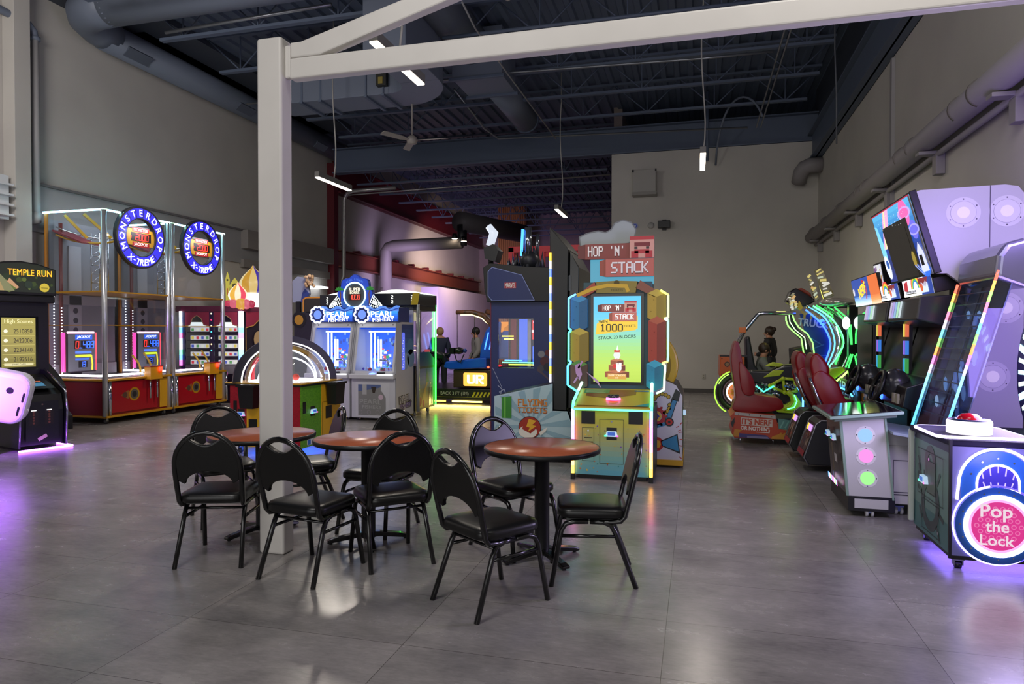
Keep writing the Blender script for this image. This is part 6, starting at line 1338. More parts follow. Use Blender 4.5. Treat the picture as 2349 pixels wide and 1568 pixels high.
# ---- white light-dot machine with a leaning glass tower
t = thing('light_tower_game', 'white game with blue, pink and green light dots and a leaning glass tower', 'arcade machine', (1.7, 6.5, 0))
WG = C('#c9c6cc', .35); GE = C('#86a094', .3)
lf = [(1.21, .17), (1.53, .17), (1.465, .83), (1.15, .83)]
B().prism([(a, b) for a, b in lf], 6.112, 6.83, C('#b0acb4', .4), 'y').obj('pedestal', t)
fW = frame((0, 6.11, 0), (1, 0, 0), (0, 0, 1)); g = B(fW).prism(lf, -.005, .004, WG, 'z').obj('light_face', t)
g = B(fW); g.prism([(1.19, .17), (1.21, .17), (1.15, .83), (1.13, .83)], -.01, .012, GE, 'z').prism([(1.53, .15), (1.545, .15), (1.48, .83), (1.465, .83)], -.01, .012, GE, 'z').obj('edge_trim', t)
for (x, z, cl) in ((1.328, .67, '#9fd0ff'), (1.335, .5, '#ff9af0'), (1.348, .32, '#a8ff98')):
    g = B(fW).disc(x, z, .075, L('#c8b8e0', .12), 5, 28).disc(x, z, .055, E(cl, 1.0), 6, 28)
    for a in (0, pi/2, pi, 1.5*pi): g.disc(x+.065*cos(a), z+.065*sin(a), .005, CHROME, 6, 8)
    g.obj('light_dot', t)
fLw = frame((1.15, 6.83, 0), (0, -1, 0), (.06/.66, 0, 1))
B().add([(1.149, 6.83, .83), (1.149, 6.11, .83), (1.209, 6.11, .17), (1.209, 6.83, .17)], [(0, 1, 2, 3)], C('#3c3a3c', .25)).obj('service_side', t)
g = B(frame((1.2, 6.83, 0), (0, -1, 0), (-.06, 0, .66))); g.rect(.3, .2, .33, .55, C('#6a5c44', .4), 1).rect(.4, .4, .5, .47, C('#c0bcc0', .4), 2); reader(g, .25, .62, .9); reader(g, .5, .62, .9)
for k in range(12): g.rect(.0+k*.035, .18, .035+k*.035, .23, E(['#60b0ff', '#ff80c0', '#e0e0ff', '#e8c060', '#60d0e0', '#ff60d0'][k % 6], 2), 3)
g.obj('readers', t)
B().box(1.205, 6.1, .05, 1.55, 6.83, .17, C('#141418', .4)).box(1.25, 6.094, .075, 1.5, 6.1, .15, WG).obj('kick_box', t)
B().prism([(1.04, .8), (1.58, .86), (1.58, .885), (1.04, .825)], 5.98, 6.86, GE, 'y').prism([(1.08, .78), (1.54, .83), (1.54, .86), (1.08, .8)], 6.02, 6.86, C('#6a7872', .3), 'y').obj('console_slab', t, .005)
B().prism([(1.06, .828), (1.56, .884), (1.56, .888), (1.06, .832)], 6.0, 6.84, C('#18121c', .06), 'y').obj('glossy_top', t)
B().box(1.5, 6.2, .1, 2.12, 6.83, .58, WG).prism([(1.5, .58), (2.12, .58), (2.12, .6), (1.5, .7)], 6.2, 6.83, WG, 'y').obj('white_body', t, .006)
g = B(frame((0, 6.198, 0), (1, 0, 0), (0, 0, 1))); g.line([(1.56, .2), (1.72, .2), (2.0, .2), (2.0, .46), (1.56, .46), (1.56, .2)], .006, C('#4a4458'), 1).line([(1.52, .18), (2.1, .18)], .008, C('#3a3448'), 1); g.obj('access_door', t)
B().prism([(1.5, .7), (2.12, .6), (2.12, .62), (1.5, .72)], 5.97, 6.84, C('#8a98a4', .3), 'y').obj('sloped_shelf', t)
# tower: leaning box in XZ
def tw(s, n): # s along the lean, n depth behind
    b = V((1.84, 0, .66)); e = V((2.25, 0, 2.12)); d = (e-b); dn = V((d.z, 0, -d.x)).normalized()
    return b+d*s+dn*n
TWB = C('#24262e', .3)
ya, yb = 5.95, 6.72
pA = [tw(0, .1), tw(1.0, .1), tw(1.0, .11), tw(0, .11)]
B().prism([(p.x, p.z) for p in pA], ya, yb, C('#76809c', .2, .4), 'y').obj('tower_back', t)
for y in (ya, yb-.02):
    q_ = [tw(-.05, 0), tw(1.0, 0), tw(1.0, .1), tw(-.05, .1)]
    B().prism([(p.x, p.z) for p in q_], y, y+.02, glass('tower_side', (.55, .6, .7), .1), 'y').obj('tower_side', t)
g = B(); a_, b_q = tw(0, .0), tw(.97, .0); g.add([(a_.x, ya+.03, a_.z), (b_q.x, ya+.03, b_q.z), (b_q.x, yb-.03, b_q.z), (a_.x, yb-.03, a_.z)], [(0, 1, 2, 3)], glass('tower_glass', (.8, .85, .95), .1, .05)); g.obj('front_glass', t)
g = B()
for k in range(13):
    p = tw(.12+k*.062, .02); q = tw(.12+k*.062, .095); g.tube([(p.x, ya+.02, p.z), (p.x, yb-.02, p.z)], .006, C('#7a8494', .25, .6), 5)
    g.add([(p.x, ya+.02, p.z), (p.x, yb-.02, p.z), (q.x, yb-.02, q.z), (q.x, ya+.02, q.z)], [(0, 1, 2, 3)], glass('tower_shelf', (.75, .8, .9), .12, .1))
for y in (6.2, 6.45): p, q = tw(.05, .09), tw(.85, .09); g.tube([p+V((0, y, 0)), q+V((0, y, 0))], .008, C('#6a7488', .3, .5), 5)
g.obj('shelves', t)
random.seed(8); g = B()
for i in range(16):
    s = random.uniform(.15, .75); y = random.choice([6.12, 6.33, 6.58])+random.uniform(-.05, .05); p = tw(s, .092)
    g.ball((p.x-.01, y, p.z), 1, L(random.choice(['#6aa0e8', '#b8d8ff', '#8ab8f0', '#5070c0']), .5, '#98a8c8'), 8, (.012, .035, random.uniform(.03, .1)))
g.obj('inner_lights', t)
# hood on top
prh = [tw(.86, -.02), tw(.97, -.05), tw(1.04, -.02), tw(1.08, .08), tw(1.07, .2), tw(.97, .26), tw(.84, .22)]
B().prism([(p.x, p.z) for p in prh], ya-.02, yb+.02, C('#9a9ca6', .28, .8), 'y', smooth=False).obj('silver_hood', t, .04, seg=4)
RBT = ['#58c8ff', '#58b8ff', '#60c0ff', '#70c0ff', '#80d0ff', '#8ae0ff', '#d0c8ff', '#ff80e0', '#ff9a50', '#90ff70', '#70d8ff', '#e8e0ff', '#ff80a0', '#a0ff70', '#ffb050', '#ff6a50']
for y in (ya-.008, yb+.008):
    g = B(); p, q = tw(.02, -.01), tw(.9 if y < 6 else .86, -.01); strip(g, p+V((0, y, 0)), q+V((0, y, 0)), RBT, 2.4, .0105, 16); g.obj('edge_light', t)
def bigcaster(x, y):
    B().cyl((x-.03, y, .035), (x-.012, y, .035), .035, C('#c8c8cc', .4), 16).cyl((x+.012, y, .035), (x+.03, y, .035), .035, C('#c8c8cc', .4), 16).prism([(x-.015, .03), (x+.015, .03), (x+.04, .075), (x-.03, .075)], y-.02, y+.02, C('#7a88b0', .3, .4), 'y').obj('caster', t)
bigcaster(1.37, 6.14); bigcaster(1.62, 6.28); bigcaster(1.37, 6.75)
# ---- big panelled machine with a tilted screen
t = thing('porthole_screen_game', 'tall white game with porthole lights in its side and a tilted space-themed screen', 'arcade machine', (2.3, 7.4, 0))
pf = [(1.83, 2.735), (1.92, 2.775), (2.58, 2.79), (2.68, 2.77), (2.73, 2.7), (2.73, .08), (2.3, .08), (2.3, 1.9), (2.14, 2.03), (2.03, 2.03)]
B().prism(pf, 6.868, 6.9, C('#a8a6ac', .4), 'y').obj('rear_skin', t)
g = B(frame((0, 6.866, 0), (1, 0, 0), (0, 0, 1))).prism(pf, -.002, .012, C('#c6c4cc', .38), 'z')
g.line([(2.467, 2.785), (2.467, 2.2)], .006, C('#4a4458'), 12).line([(2.4, 1.97), (2.73, 1.97)], .005, C('#6a6478'), 12); g.obj('side_panel', t)
for (x, z) in ((2.262, 2.56), (2.66, 2.56), (2.66, 1.72), (2.5, 1.12), (2.58, .52), (2.42, 1.62)):
    if x < 2.45 and z < 2: continue
    r_ = .135 if x+.135 < 2.73 else 2.725-x+.03
    r_ = min(.135, 2.728-x if x < 2.6 else .068) if 0 else .135
    if x+r_ > 2.73: x = 2.73-r_
    g = B(frame((x, 6.853, z), (1, 0, 0), (0, 0, 1))).disc(0, 0, r_, L('#c0a8f0', .06), 1, 36).ring(0, 0, .1, .102, C('#8a84a0', .4), 2, 32).disc(0, 0, .1, L('#c8b0f0', .12), 3, 32).disc(0, 0, .05, L('#f0d8f8', .3), 4, 24)
    for k in range(6): g.disc(.118*cos(k*pi/3+pi/2), .118*sin(k*pi/3+pi/2), .006, C('#5a5668', .3, .5), 3, 8)
    g.obj('porthole', t)
B().prism([(1.95, 2.72), (2.05, 2.06), (2.73, 2.06), (2.73, 2.72)], 6.9, 8.2, C('#1c1c24', .4), 'y').obj('screen_housing', t)
B().box(2.55, 6.9, .08, 2.73, 8.1, 2.06, C('#1c1c24', .4)).obj('rear_column', t)
# tilted screen: near edge Y 6.85, far edge Y 8.19
TA, TB = V((1.83, 8.19, 2.745)), V((2.03, 8.19, 2.045)); u_ = V((0, -1, 0)); v_ = TA-TB
fT = frame(TB, u_, v_); Wt, Ht = 1.34, v_.length
scb = B(fT).box(-.02, -.02, -.06, Wt+.02, Ht+.02, 0, BLK).obj('screen_bezel', t, .006)
g = B(fT); g.grad(0, 0, Wt, Ht, ['#2a3a8a', '#1c2a6a', '#2048a8', '#3a8ad0', '#58b8e8'], lambda c: E(c, 1.2), 12, 1)
g.poly([(.1, .35), (.28, .35), (.62, .73), (.42, .73)], E('#f0a0c8', 1.4), 2).poly([(.16, .35), (.22, .35), (.5, .73), (.46, .73)], E('#f8e0a0', 1.4), 3).disc(1.06, .6, .13, E('#e860a8', 1.4), 3, 28).ring(1.06, .6, .15, .19, E('#c8a0e8', 1.3), 4, 28, sy=.3).disc(1.2, .42, .1, E('#6a68e0', 1.3), 3, 24, ry=.09).ring(1.2, .42, .11, .15, E('#a8a0ff', 1.2), 4, 24, sy=.35)
g.poly([(0, .05), (.1, .1), (.16, .35), (.08, .6), (0, .62)], E('#78c8f0', 1.4), 2).disc(.06, .16, .09, E('#d8e0f0', 1.4), 3, 16, ry=.13).disc(.08, .19, .05, E('#2860b8', 1), 4, 12)
g.rect(.26, 0, 1.08, .56, C('#07070c', .1), 5).rect(.36, 0, .98, .5, C('#1a1a1c', .08), 6)
g.poly([(1.1, .02), (1.3, .02), (1.28, .2), (1.2, .3), (1.12, .22)], E('#c8ccf0', 1.4), 7).disc(1.2, .04, .12, E('#2a6ae0', 1.3), 6, 18, ry=.07).rect(1.14, .08, 1.22, .18, BLK, 8).disc(.98, .16, .05, E('#b8a040', .8), 8, 10, ry=.08)
for k in range(2): g.line([(.96+.06*k, .1), (1.12+.04*k, -.0)], .014, E('#8aa0ff', 1.5), 9)
random.seed(6)
for i in range(40): g.disc(random.uniform(.2, 1.1), random.uniform(.52, .68), .004, E('#ffffff', 1.6), 7, 5)
g.rect(0, Ht-.012, Wt, Ht, E('#d03050', .8), 8); g.obj('screen', scb)
# ---- twin racing cabinets with rainbow headers
def racer(y0, label, tall):
    t = thing('racing_cabinet', label, 'arcade machine', (2.3, y0+.5, 0), 0, 'twin racing cabinets'); X = 2.1
    B().prism([(X+.05, .05), (2.54, .05), (2.54, 1.6), (X+.12, 1.6), (X-.02, 1.08), (1.85, 1.0), (1.82, .82), (X+.05, .7)], y0+.03, y0+.97, C('#111114', .35), 'y').obj('body', t, .01)
    B().prism([(1.92, 1.62), (1.95, 1.83), (2.54, 1.86), (2.54, 1.58), (2.15, 1.56)], y0, y0+.98, C('#2a2830', .3), 'y').obj('canopy', t, .015)
    f = frame((1.917, y0+.98, 1.62), (0, -1, 0), (.03, 0, .21)); g = B(f)
    for k in range(5): g.prism([(.1+k*.085, .03), (.125+k*.085, .03), (.125+k*.085, .19), (.1+k*.085, .19)], 0, .012, E(['#d8d0f0', '#c8b8ff', '#a8d0ff', '#c8ffd8', '#e8f8ff'][k], .8), 'z')
    g.obj('louvre_lights', t)
    top = 2.035
    f = frame((2.08, y0+.95, 1.865), (0, -1, 0), (-.06, 0, .3)); W = .9; H = top-1.865
    B(f).box(-.02, -.0, -.2, W+.02, H-.03, -.002, BLK).obj('marquee_box', t, .006)
    def art(g, H):
        g.rect(0, 0, W, H, E('#e8e8f0', 1.3), 0).poly([(W*.62, 0), (W, 0), (W, H), (W*.75, H)], E('#2848a8', 1.0), 1)
        for k, c_ in enumerate(('#e03a3a', '#f09a30', '#f0e040', '#50b850', '#4080e0')): g.ring(.42, .07, .13-.016*k, .146-.016*k, E(c_, 1.2), 2, 16, 0, pi)
        g.poly([(.04, .06), (.16, .05), (.18, H-.01), (.06, H-.03)], E('#c02838', 1.1), 2).poly([(.5, H-.06), (.72, H-.1), (.8, H-.01), (.52, H-.01)], E('#8a2830', 1.0), 3)
        for k in range(9): g.rect(.08+k*.037, .036, .105+k*.037, .056, E('#6a6a78', .6), 4)
        g.rect(0, 0, .5, .022, E('#fff8e0', 2.2), 3).rect(.08, .022, .42, .03, BLK, 4).disc(.6, .07, .04, E('#e86a40', 1), 4, 10).poly([(.55, .06), (.6, .12), (.66, .1), (.72, .13), (.78, .1), (.78, .02), (.55, .02)], E('#d8e4ff', 1.2), 3)
    g = B(f); art(g, H); g.obj('marquee', t)
    if tall:
        f2 = frame((2.1, y0+1.02, 1.9), (0, -1, 0), (-.05, 0, .3)); g = B(f2).box(0, 0, -.1, .34, .42, -.004, BLK).rect(.01, .01, .33, .4, E('#d8d8e4', 1.0), 0); random.seed(12)
        for i in range(34):
            x, y = random.uniform(.03, .29), random.uniform(.03, .36); s = random.uniform(.012, .04)
            g.rect(x-s, y-s, x+s, y+s, E(random.choice(['#a83a3a', '#4a5ab0', '#c8b050', '#508050', '#f0f0f0', '#7a4a8a']), .9), 1+i % 4)
        g.obj('tall_banner', t)
    # glass side, dash, wheel
    B().box(X+.0, y0+.985, .95, 2.54, y0+1.0, 1.6, glass('dark_side_glass', (.42, .42, .36), .12)).obj('side_glass', t)
    B().add([(X+.12, y0+.06, 1.08), (X+.12, y0+.94, 1.08), (X+.16, y0+.94, 1.58), (X+.16, y0+.06, 1.58)], [(0, 1, 2, 3)], C('#3a3c34', .12)).obj('screen', t)
    g = B(); cy_ = y0+.82
    for k, (z0_, z1_, cs) in enumerate(((1.09, 1.24, ['#3a9a48', '#30c8c0', '#2060d0', '#50d8e8']), (1.28, 1.42, ['#3a80e0', '#8a50d8', '#c070e0', '#5070f0']), (1.46, 1.6, ['#e87048', '#e8b040', '#d8d040', '#f0e070']))):
        for j in range(4): g.box(X-.06, cy_-.05+j*.025, z0_, X-.03, cy_-.03+j*.025, z1_, E(cs[j], .9))
    g.box(X-.03, cy_-.06, 1.05, X, cy_+.06, 1.62, BLK); g.obj('colour_column', t)
    B().ball((1.88, y0+.5, 1.0), .17, C('#4a4a50', .25, .5), 14, (.8, 1.1, .9)).obj('dash_pod', t)
    wc = V((1.72, y0+.5, .97)); fw_ = frame(wc, (0, -1, 0), (.35, 0, .94)); g = B(fw_)
    g.tube([(.16*cos(2*pi*i/28), .16*sin(2*pi*i/28), 0) for i in range(28)], .022, BLK, 8, closed=True)
    for a in (0, pi, -pi/2): g.tube([(0, 0, -.02), (.16*cos(a), .16*sin(a), 0)], .015, C('#3a3a40', .3, .6), 6)
    g.lathe([(0, .0), (.045, 0), (.045, -.06), (.03, -.14)], (0, 0, 0), C('#3a3a40', .3), 14); g.obj('steering_wheel', t)
    g = B(); 
    for k in range(3): g.box(1.81, y0+.15+k*.12, .84, 1.83, y0+.22+k*.12, .93, C('#b0a898', .4)) if k < 2 else g.ball((1.83, y0+.75, .85), .03, E('#3060ff', 5), 8)
    g.obj('dash_lights', t)
racer(6.93, 'racing cabinet with a rainbow header, nearest under the tilted space screen', False)
racer(8.0, 'racing cabinet with a rainbow header and tall picture banner, beside the blue and orange header', True)
# seats on black pods
REDS = noisy('red_seat_plastic', '#7c0610', '#8a0814', 4, .3, 2)
def pod_seat(y0, x0, label):
    t = thing('seat_pod', label, 'ride seat', (x0+.4, y0+.25, 0), 0, 'red seats on pods')
    pf = [(x0+.05, .08), (x0+.0, .16), (x0+.12, .52), (x0+.17, .56), (x0+.72, .56), (x0+.72, .08)]
    B().prism(pf, y0, y0+.48, C('#1c1c1f', .4), 'y').obj('pod', t, .012)
    for y in (y0-.004, y0+.484): B().tube([(a, y, b) for a, b in pf[:5]], .01, C('#8a8a90', .25, .7), 6).obj('edge_trim', t)
    f = frame((x0+.0, y0+.48, .16), (0, -1, 0), (.12, 0, .36)); g = B(f).rect(.04, .02, .44, .36, C('#4a3c34', .4), 4); random.seed(int(y0*10))
    for i in range(20):
        x, y = random.uniform(.07, .4), random.uniform(.05, .28); s = random.uniform(.015, .04); g.rect(x-s, y-s, x+s, y+s, C(random.choice(['#8a7a68', '#a85a40', '#3a3a48', '#b8a890', '#5a2a2a']), .4), 5+i % 3)
    g.rect(.1, .28, .4, .35, E('#d8a0f0', 1.2), 9).rect(.1, .28, .2, .35, E('#f0d040', 1.2), 10).rect(.04, .0, .44, .06, C('#a81c28', .4), 9); g.obj('art_panel', t)
    B().prism([(x0+.3, .56), (x0+.32, .7), (x0+.7, .72), (x0+.78, .56)], y0+.02, y0+.46, REDS, 'y').obj('seat_pan', t, .03, seg=3)
    a = x0+.06
    sbk = B().prism(soft([(a, 1.18), (a+.035, 1.27), (a+.1, 1.265), (a+.19, 1.14), (a+.2, .98), (a+.3, .76), (a+.38, .58), (a+.22, .56), (a+.09, .8), (a+.02, 1.05)]), y0+.03, y0+.45, REDS, 'y'); sbk = smooth(sbk.obj('seat_back', t, .05, seg=4))
    for sy in (y0+.02, y0+.42): smooth(B().prism(soft([(a+.02, 1.02), (a+.12, 1.1), (a+.27, .98), (a+.33, .84), (a+.44, .62), (a+.25, .57), (a+.09, .8)]), sy, sy+.06, REDS, 'y').obj('side_bolster', sbk, .025, seg=3))
    B().tube([(a-.005, y0+.01, 1.02), (a+.08, y0+.01, .8), (a+.2, y0+.01, .58)], .014, CHROME, 8).obj('chrome_edge', sbk)
pod_seat(8.75, 1.08, 'red racing seat on a black pod, the farther one beside the orange ride')
pod_seat(7.9, 1.12, 'red racing seat on a black pod, the nearer one beside the white light-dot game')
# ---- dart-blaster ride
t = thing('blaster_ride', 'orange ride with a red seat, white slogan panel and a blue and orange header', 'arcade ride', (.9, 9.9, 0))
y0 = 9.68
B().prism([(.46, .14), (.5, .3), (.44, .36), (.5, .43), (1.02, .4), (1.06, .22), (1.2, .2), (1.9, .2), (1.9, .08), (.5, .08)], y0, y0+.75, C('#b8452c', .4), 'y').obj('base', t, .008)
f = frame((0, y0-.001, 0), (1, 0, 0), (0, 0, 1)); g = B(f)
g.prism([(.5, .39), (1.02, .355), (1.02, .395), (.5, .43)], 0, .008, C('#b0a8a4', .35), 'z')
for k in range(4): g.disc(.55+k*.14, .405-k*.009, .008, C('#3a3836', .4), 8, 8)
g.poly([(.58, .37-.01), (.98, .34), (.98, .24), (.58, .262)], C('#d0c0b8', .4), 3).text("IT'S NERF", .78, .303, .075, C('#b8452c', .4), 4, wd=.37, bold=.05, rot=-.04).text("OR NOTHIN'!", .76, .215, .05, C('#e8dcd8', .4), 4, wd=.36, bold=.05, rot=-.04).line([(.78, .168), (.94, .163), (.945, .2)], .008, C('#e8dcd8', .4), 4)
g.poly([(.48, .1), (.56, .1), (.56, .16), (.6, .19), (.5, .2)], C('#c88a30', .4), 3).poly([(.56, .09), (.96, .085), (.9, .13), (.56, .145)], C('#3c3478', .4), 4).poly([(.66, .085), (.94, .082), (.92, .11), (.66, .115)], C('#8078a0', .4), 5).poly([(.96, .085), (1.3, .085), (1.3, .15), (1.06, .15), (.98, .12)], C('#c88a30', .4), 4)
for k in range(4): g.poly([(1.06+k*.045, .15), (1.09+k*.045, .15), (1.11+k*.045, .17), (1.08+k*.045, .17)], C('#c88a30', .4), 4)
g.poly([(1.06, .22), (1.5, .2), (1.5, .3), (1.05, .36)], C('#5a8a88', .4), 1)
for k in range(6): g.line([(1.08+k*.06, .24), (1.12+k*.06, .32)], .018, C('#7ab0a8', .4), 2)
g.poly([(.45, .28), (.5, .36), (.5, .29), (.47, .22)], C('#18181c', .4), 4); g.obj('base_print', t)
sto = smooth(B().prism(soft([(.5, .44), (.5, .55), (.52, .64), (.47, 1.0), (.46, 1.2), (.5, 1.36), (.55, 1.37), (.59, 1.2), (.63, 1.0), (.72, .85), (.75, .68), (.9, .64), (1.06, .62), (1.12, .56), (1.1, .47), (.8, .42)]), y0+.1, y0+.62, REDS, 'y').obj('seat', t, .05, seg=4))
for q_ in (.06, .58): smooth(B().prism(soft([(.56, 1.1), (.68, .98), (.76, .82), (.74, .66), (.6, .7)]), y0+q_, y0+q_+.08, REDS, 'y').obj('seat_bolster', sto, .03, seg=3))
for x in (.58, 1.0): B().cyl((x, y0+.1, 0), (x, y0+.1, .09), .012, CHROME, 8).obj('foot', t)
B().box(2.11, 9.25, .05, 2.54, 10.2, 1.75, C('#15151a', .35)).obj('cabinet', t, .02)
f = frame((2.1, 10.2, 0), (0, -1, 0), (0, 0, 1)); g = B(f).rect(.1, .2, .85, .85, C('#2a3a5a', .4), 1).text('NERF', .5, .6, .22, C('#c8902a', .4), 3, wd=.6, bold=.04).rect(.1, .2, .85, .3, C('#b86a2a', .4), 2).rect(.1, 1.0, .85, 1.6, C('#1a2a24', .12), 1); g.obj('front_print', t)
f = frame((2.08, 10.12, 1.84), (0, -1, 0), (-.07, 0, .34)); H = .37; W = 1.36
B(f).prism(rr(0, 0, W, H, .05), -.3, -.002, C('#101014', .4), 'z').obj('header_box', t)
g = B(f); g.poly(rr(.01, .01, W*.68, H-.01, .04)[:], E('#2a50b0', 1.0), 0).rect(W*.66, .01, W-.01, H-.01, E('#e8743a', 1.1), 1).grad(.03, .01, W*.66, .13, ['#f4f8ff', '#a8c8f8', '#3a6ac8'], lambda c: E(c, 1.3), 6, 2).grad(W*.66, .01, W-.01, .12, ['#ffe0c0', '#f0a060', '#e87a40'], lambda c: E(c, 1.2), 5, 2)
g.ring(W*.46, .2, .1, .135, E('#c82838', 1), 3, 20, -1.2, 1.9).disc(.07, .2, .05, E('#e8e8f4', 1), 3, 8).text('NERF', W*.4, .205, .13, E('#f0c820', 1.6), 5, wd=.4, bold=.05, slant=.2, rot=.2); g.obj('header', t)
# ---- race bike ride
t = thing('race_bike_ride', 'lime-green race bike ride with a fat black wheel and neon trim before the truck ride', 'arcade ride', (1.1, 11.1, 0))
y0 = 11.0; LIME = C('#a8b81c', .35); BK = C('#0e1012', .35)
def Q(px, py, d=0): p = RY(px, py, y0+d); return (p.x, y0+d, p.z)
def QP(l): return [(RY(a, b, y0).x, RY(a, b, y0).z) for a, b in l]
c = Q(1692, 900); 
def wheel(c, r, nm):
    f = frame((c[0], c[1]+.12, c[2]), (1, 0, 0), (0, 0, 1)); g = B(f)
    g.tube([(r*.8*cos(2*pi*i/36), r*.8*sin(2*pi*i/36), 0) for i in range(36)], r*.22, BK, 10, closed=True, sq=(1, 1.3)).obj(nm+'_tyre', t)
    g = B(f); g.tube([(r*.5*cos(2*pi*i/30), r*.5*sin(2*pi*i/30), .07) for i in range(30)], .012, E('#ffd8e8', 4), 6, closed=True).lathe([(0, .05), (r*.42, .05), (r*.45, 0)], (0, 0, 0), C('#c87a1c', .35), 18)
    for k in range(10): g.tube([(r*.1*cos(k*pi/5), r*.1*sin(k*pi/5), .06), (r*.45*cos(k*pi/5+.3), r*.45*sin(k*pi/5+.3), .06)], .01, C('#e0a030', .3), 5)
    g.obj(nm+'_hub', t)
wheel(c, .31, 'rear')
g = B(); g.tube([(c[0]+.34*cos(a), y0-.03, c[2]+.34*sin(a)) for a in [R(110)+i*R(130)/14 for i in range(15)]], .011, E('#a0f040', 1.8), 6).tube([(c[0]+.31*cos(a), y0-.05, c[2]+.31*sin(a)) for a in [R(115)+i*R(40)/6 for i in range(7)]], .008, E('#b0ff60', 1.8), 6); g.obj('wheel_neon', t)
bp = B().prism(QP([(1715, 870), (1735, 862), (1790, 880), (1850, 855), (1890, 870), (1900, 905), (1880, 940), (1835, 945), (1800, 925), (1765, 900), (1730, 890)]), y0+.1, y0+.36, C('#33343a', .3, .4), 'y').obj('engine_body', t, .01)
B().prism(QP([(1715, 862), (1722, 850), (1768, 852), (1800, 838), (1835, 835), (1850, 850), (1830, 872), (1780, 885), (1730, 880)]), y0+.08, y0+.38, BK, 'y').obj('saddle_and_tank', t, .03, seg=3)
B().prism(QP([(1752, 866), (1775, 850), (1800, 850), (1790, 862)]), y0+.06, y0+.4, LIME, 'y').prism(QP([(1760, 840), (1778, 832), (1800, 836), (1790, 842)]), y0+.1, y0+.36, LIME, 'y').obj('tank_stripe', t, .008)
g = B()
for a, b in (((1766, 884), (1796, 868)), ((1796, 868), (1822, 870)), ((1796, 868), (1800, 900)), ((1766, 884), (1800, 900)), ((1800, 900), (1830, 896)), ((1822, 870), (1826, 900))): g.tube([Q(*a, .04), Q(*b, .04)], .022, LIME, 8)
for p in ((1766, 884), (1796, 868), (1800, 900), (1822, 870)): q = Q(*p, .04); g.cyl((q[0], q[1]-.03, q[2]), (q[0], q[1]+.03, q[2]), .03, LIME, 10)
g.obj('frame_tubes', t)
g = B(); g.tube([Q(*p, .02) for p in ((1806, 898), (1816, 906), (1820, 920), (1812, 932), (1796, 936))], .04, LIME, 10).prism(QP([(1790, 936), (1815, 920), (1826, 905), (1840, 925), (1838, 942), (1800, 942)]), y0, y0+.1, LIME, 'y').obj('lower_fairing', t, .008)
random.seed(14); g = B()
for (xa, xb, ya_, yb_, n_) in ((1722, 1782, 878, 904, 34), (1804, 1826, 870, 898, 16)):
    for i in range(n_):
        a, b = random.uniform(xa, xb), random.uniform(ya_, yb_); q = Q(a, b, .05); an = random.uniform(0, 6.3); L_ = random.uniform(.02, .06)
        d_ = V((cos(an)*L_, random.uniform(-.03, .0), sin(an)*L_)); g.tube([V(q)-d_, V(q)+d_], random.uniform(.012, .026), CHROME if i % 3 else C('#6a6e74', .25, .8), 6 if i % 2 else 4)
g.tube([Q(1735, 885, 0), Q(1752, 898, 0), Q(1775, 885, 0)], .014, E('#50f0c0', 2), 6)
g.obj('chrome_engine', t)
B().prism(QP([(1745, 905), (1800, 928), (1838, 925), (1850, 938), (1838, 950), (1785, 946)]), y0+.02, y0+.12, LIME, 'y').obj('belly_fairing', t, .012)
B().prism(QP([(1893, 862), (1912, 846), (1938, 842), (1944, 850), (1916, 872), (1893, 880)]), y0+.1, y0+.3, LIME, 'y').obj('front_cowl', t, .015)
B().tube([Q(*p, .06) for p in ((1896, 884), (1918, 874), (1934, 862), (1945, 851))], .014, E('#a0ff60', 4), 6).obj('cowl_neon', t)
g = B(); g.tube([Q(*p, -.02) for p in ((1822, 905), (1828, 920), (1822, 934), (1806, 938))], .01, E('#60f0a0', 3), 6); g.obj('green_neon', t)
g = B(); strip(g, Q(1829, 888, -.1), Q(1842, 905, -.1), ['#40a0ff'], 5, .012, 1); strip(g, Q(1842, 905, -.1), Q(1842, 962, -.1), ['#50b0ff'], 5, .014, 1); strip(g, Q(1861, 940, -.1), Q(1861, 962, -.1), ['#50b0ff'], 5, .012, 1); g.obj('blue_light_pole', t)
g = B(); strip(g, Q(1681, 935, .02), Q(1690, 943, .02), ['#80c0ff'], 4, .012, 1); strip(g, Q(1681, 945, .02), Q(1688, 952, .02), ['#80c0ff'], 4, .012, 1); g.obj('blue_foot_lights', t)
q = Q(1730, 950); B().box(q[0]-.12, y0+.05, .03, 2.5, y0+.6, .2, C('#101a24', .4)).obj('platform', t, .01)
B().tube([Q(1830, 845, .2), Q(1845, 840, .2), Q(1852, 850, .2)], .02, BK, 8).tube([Q(1838, 862, .0), Q(1842, 842, .1)], .015, BK, 6).obj('handlebar', t)
B().tube([Q(1692, 900, .12), Q(1730, 888, .12)], .04, BK, 8).obj('swing_arm', t)
point('bike_floor_glow', (.55, 10.6, .25), 2.2, (.45, 1, .2), .08); point('bike_floor_glow', (.75, 10.2, .2), 3, (.1, .2, 1), .08)
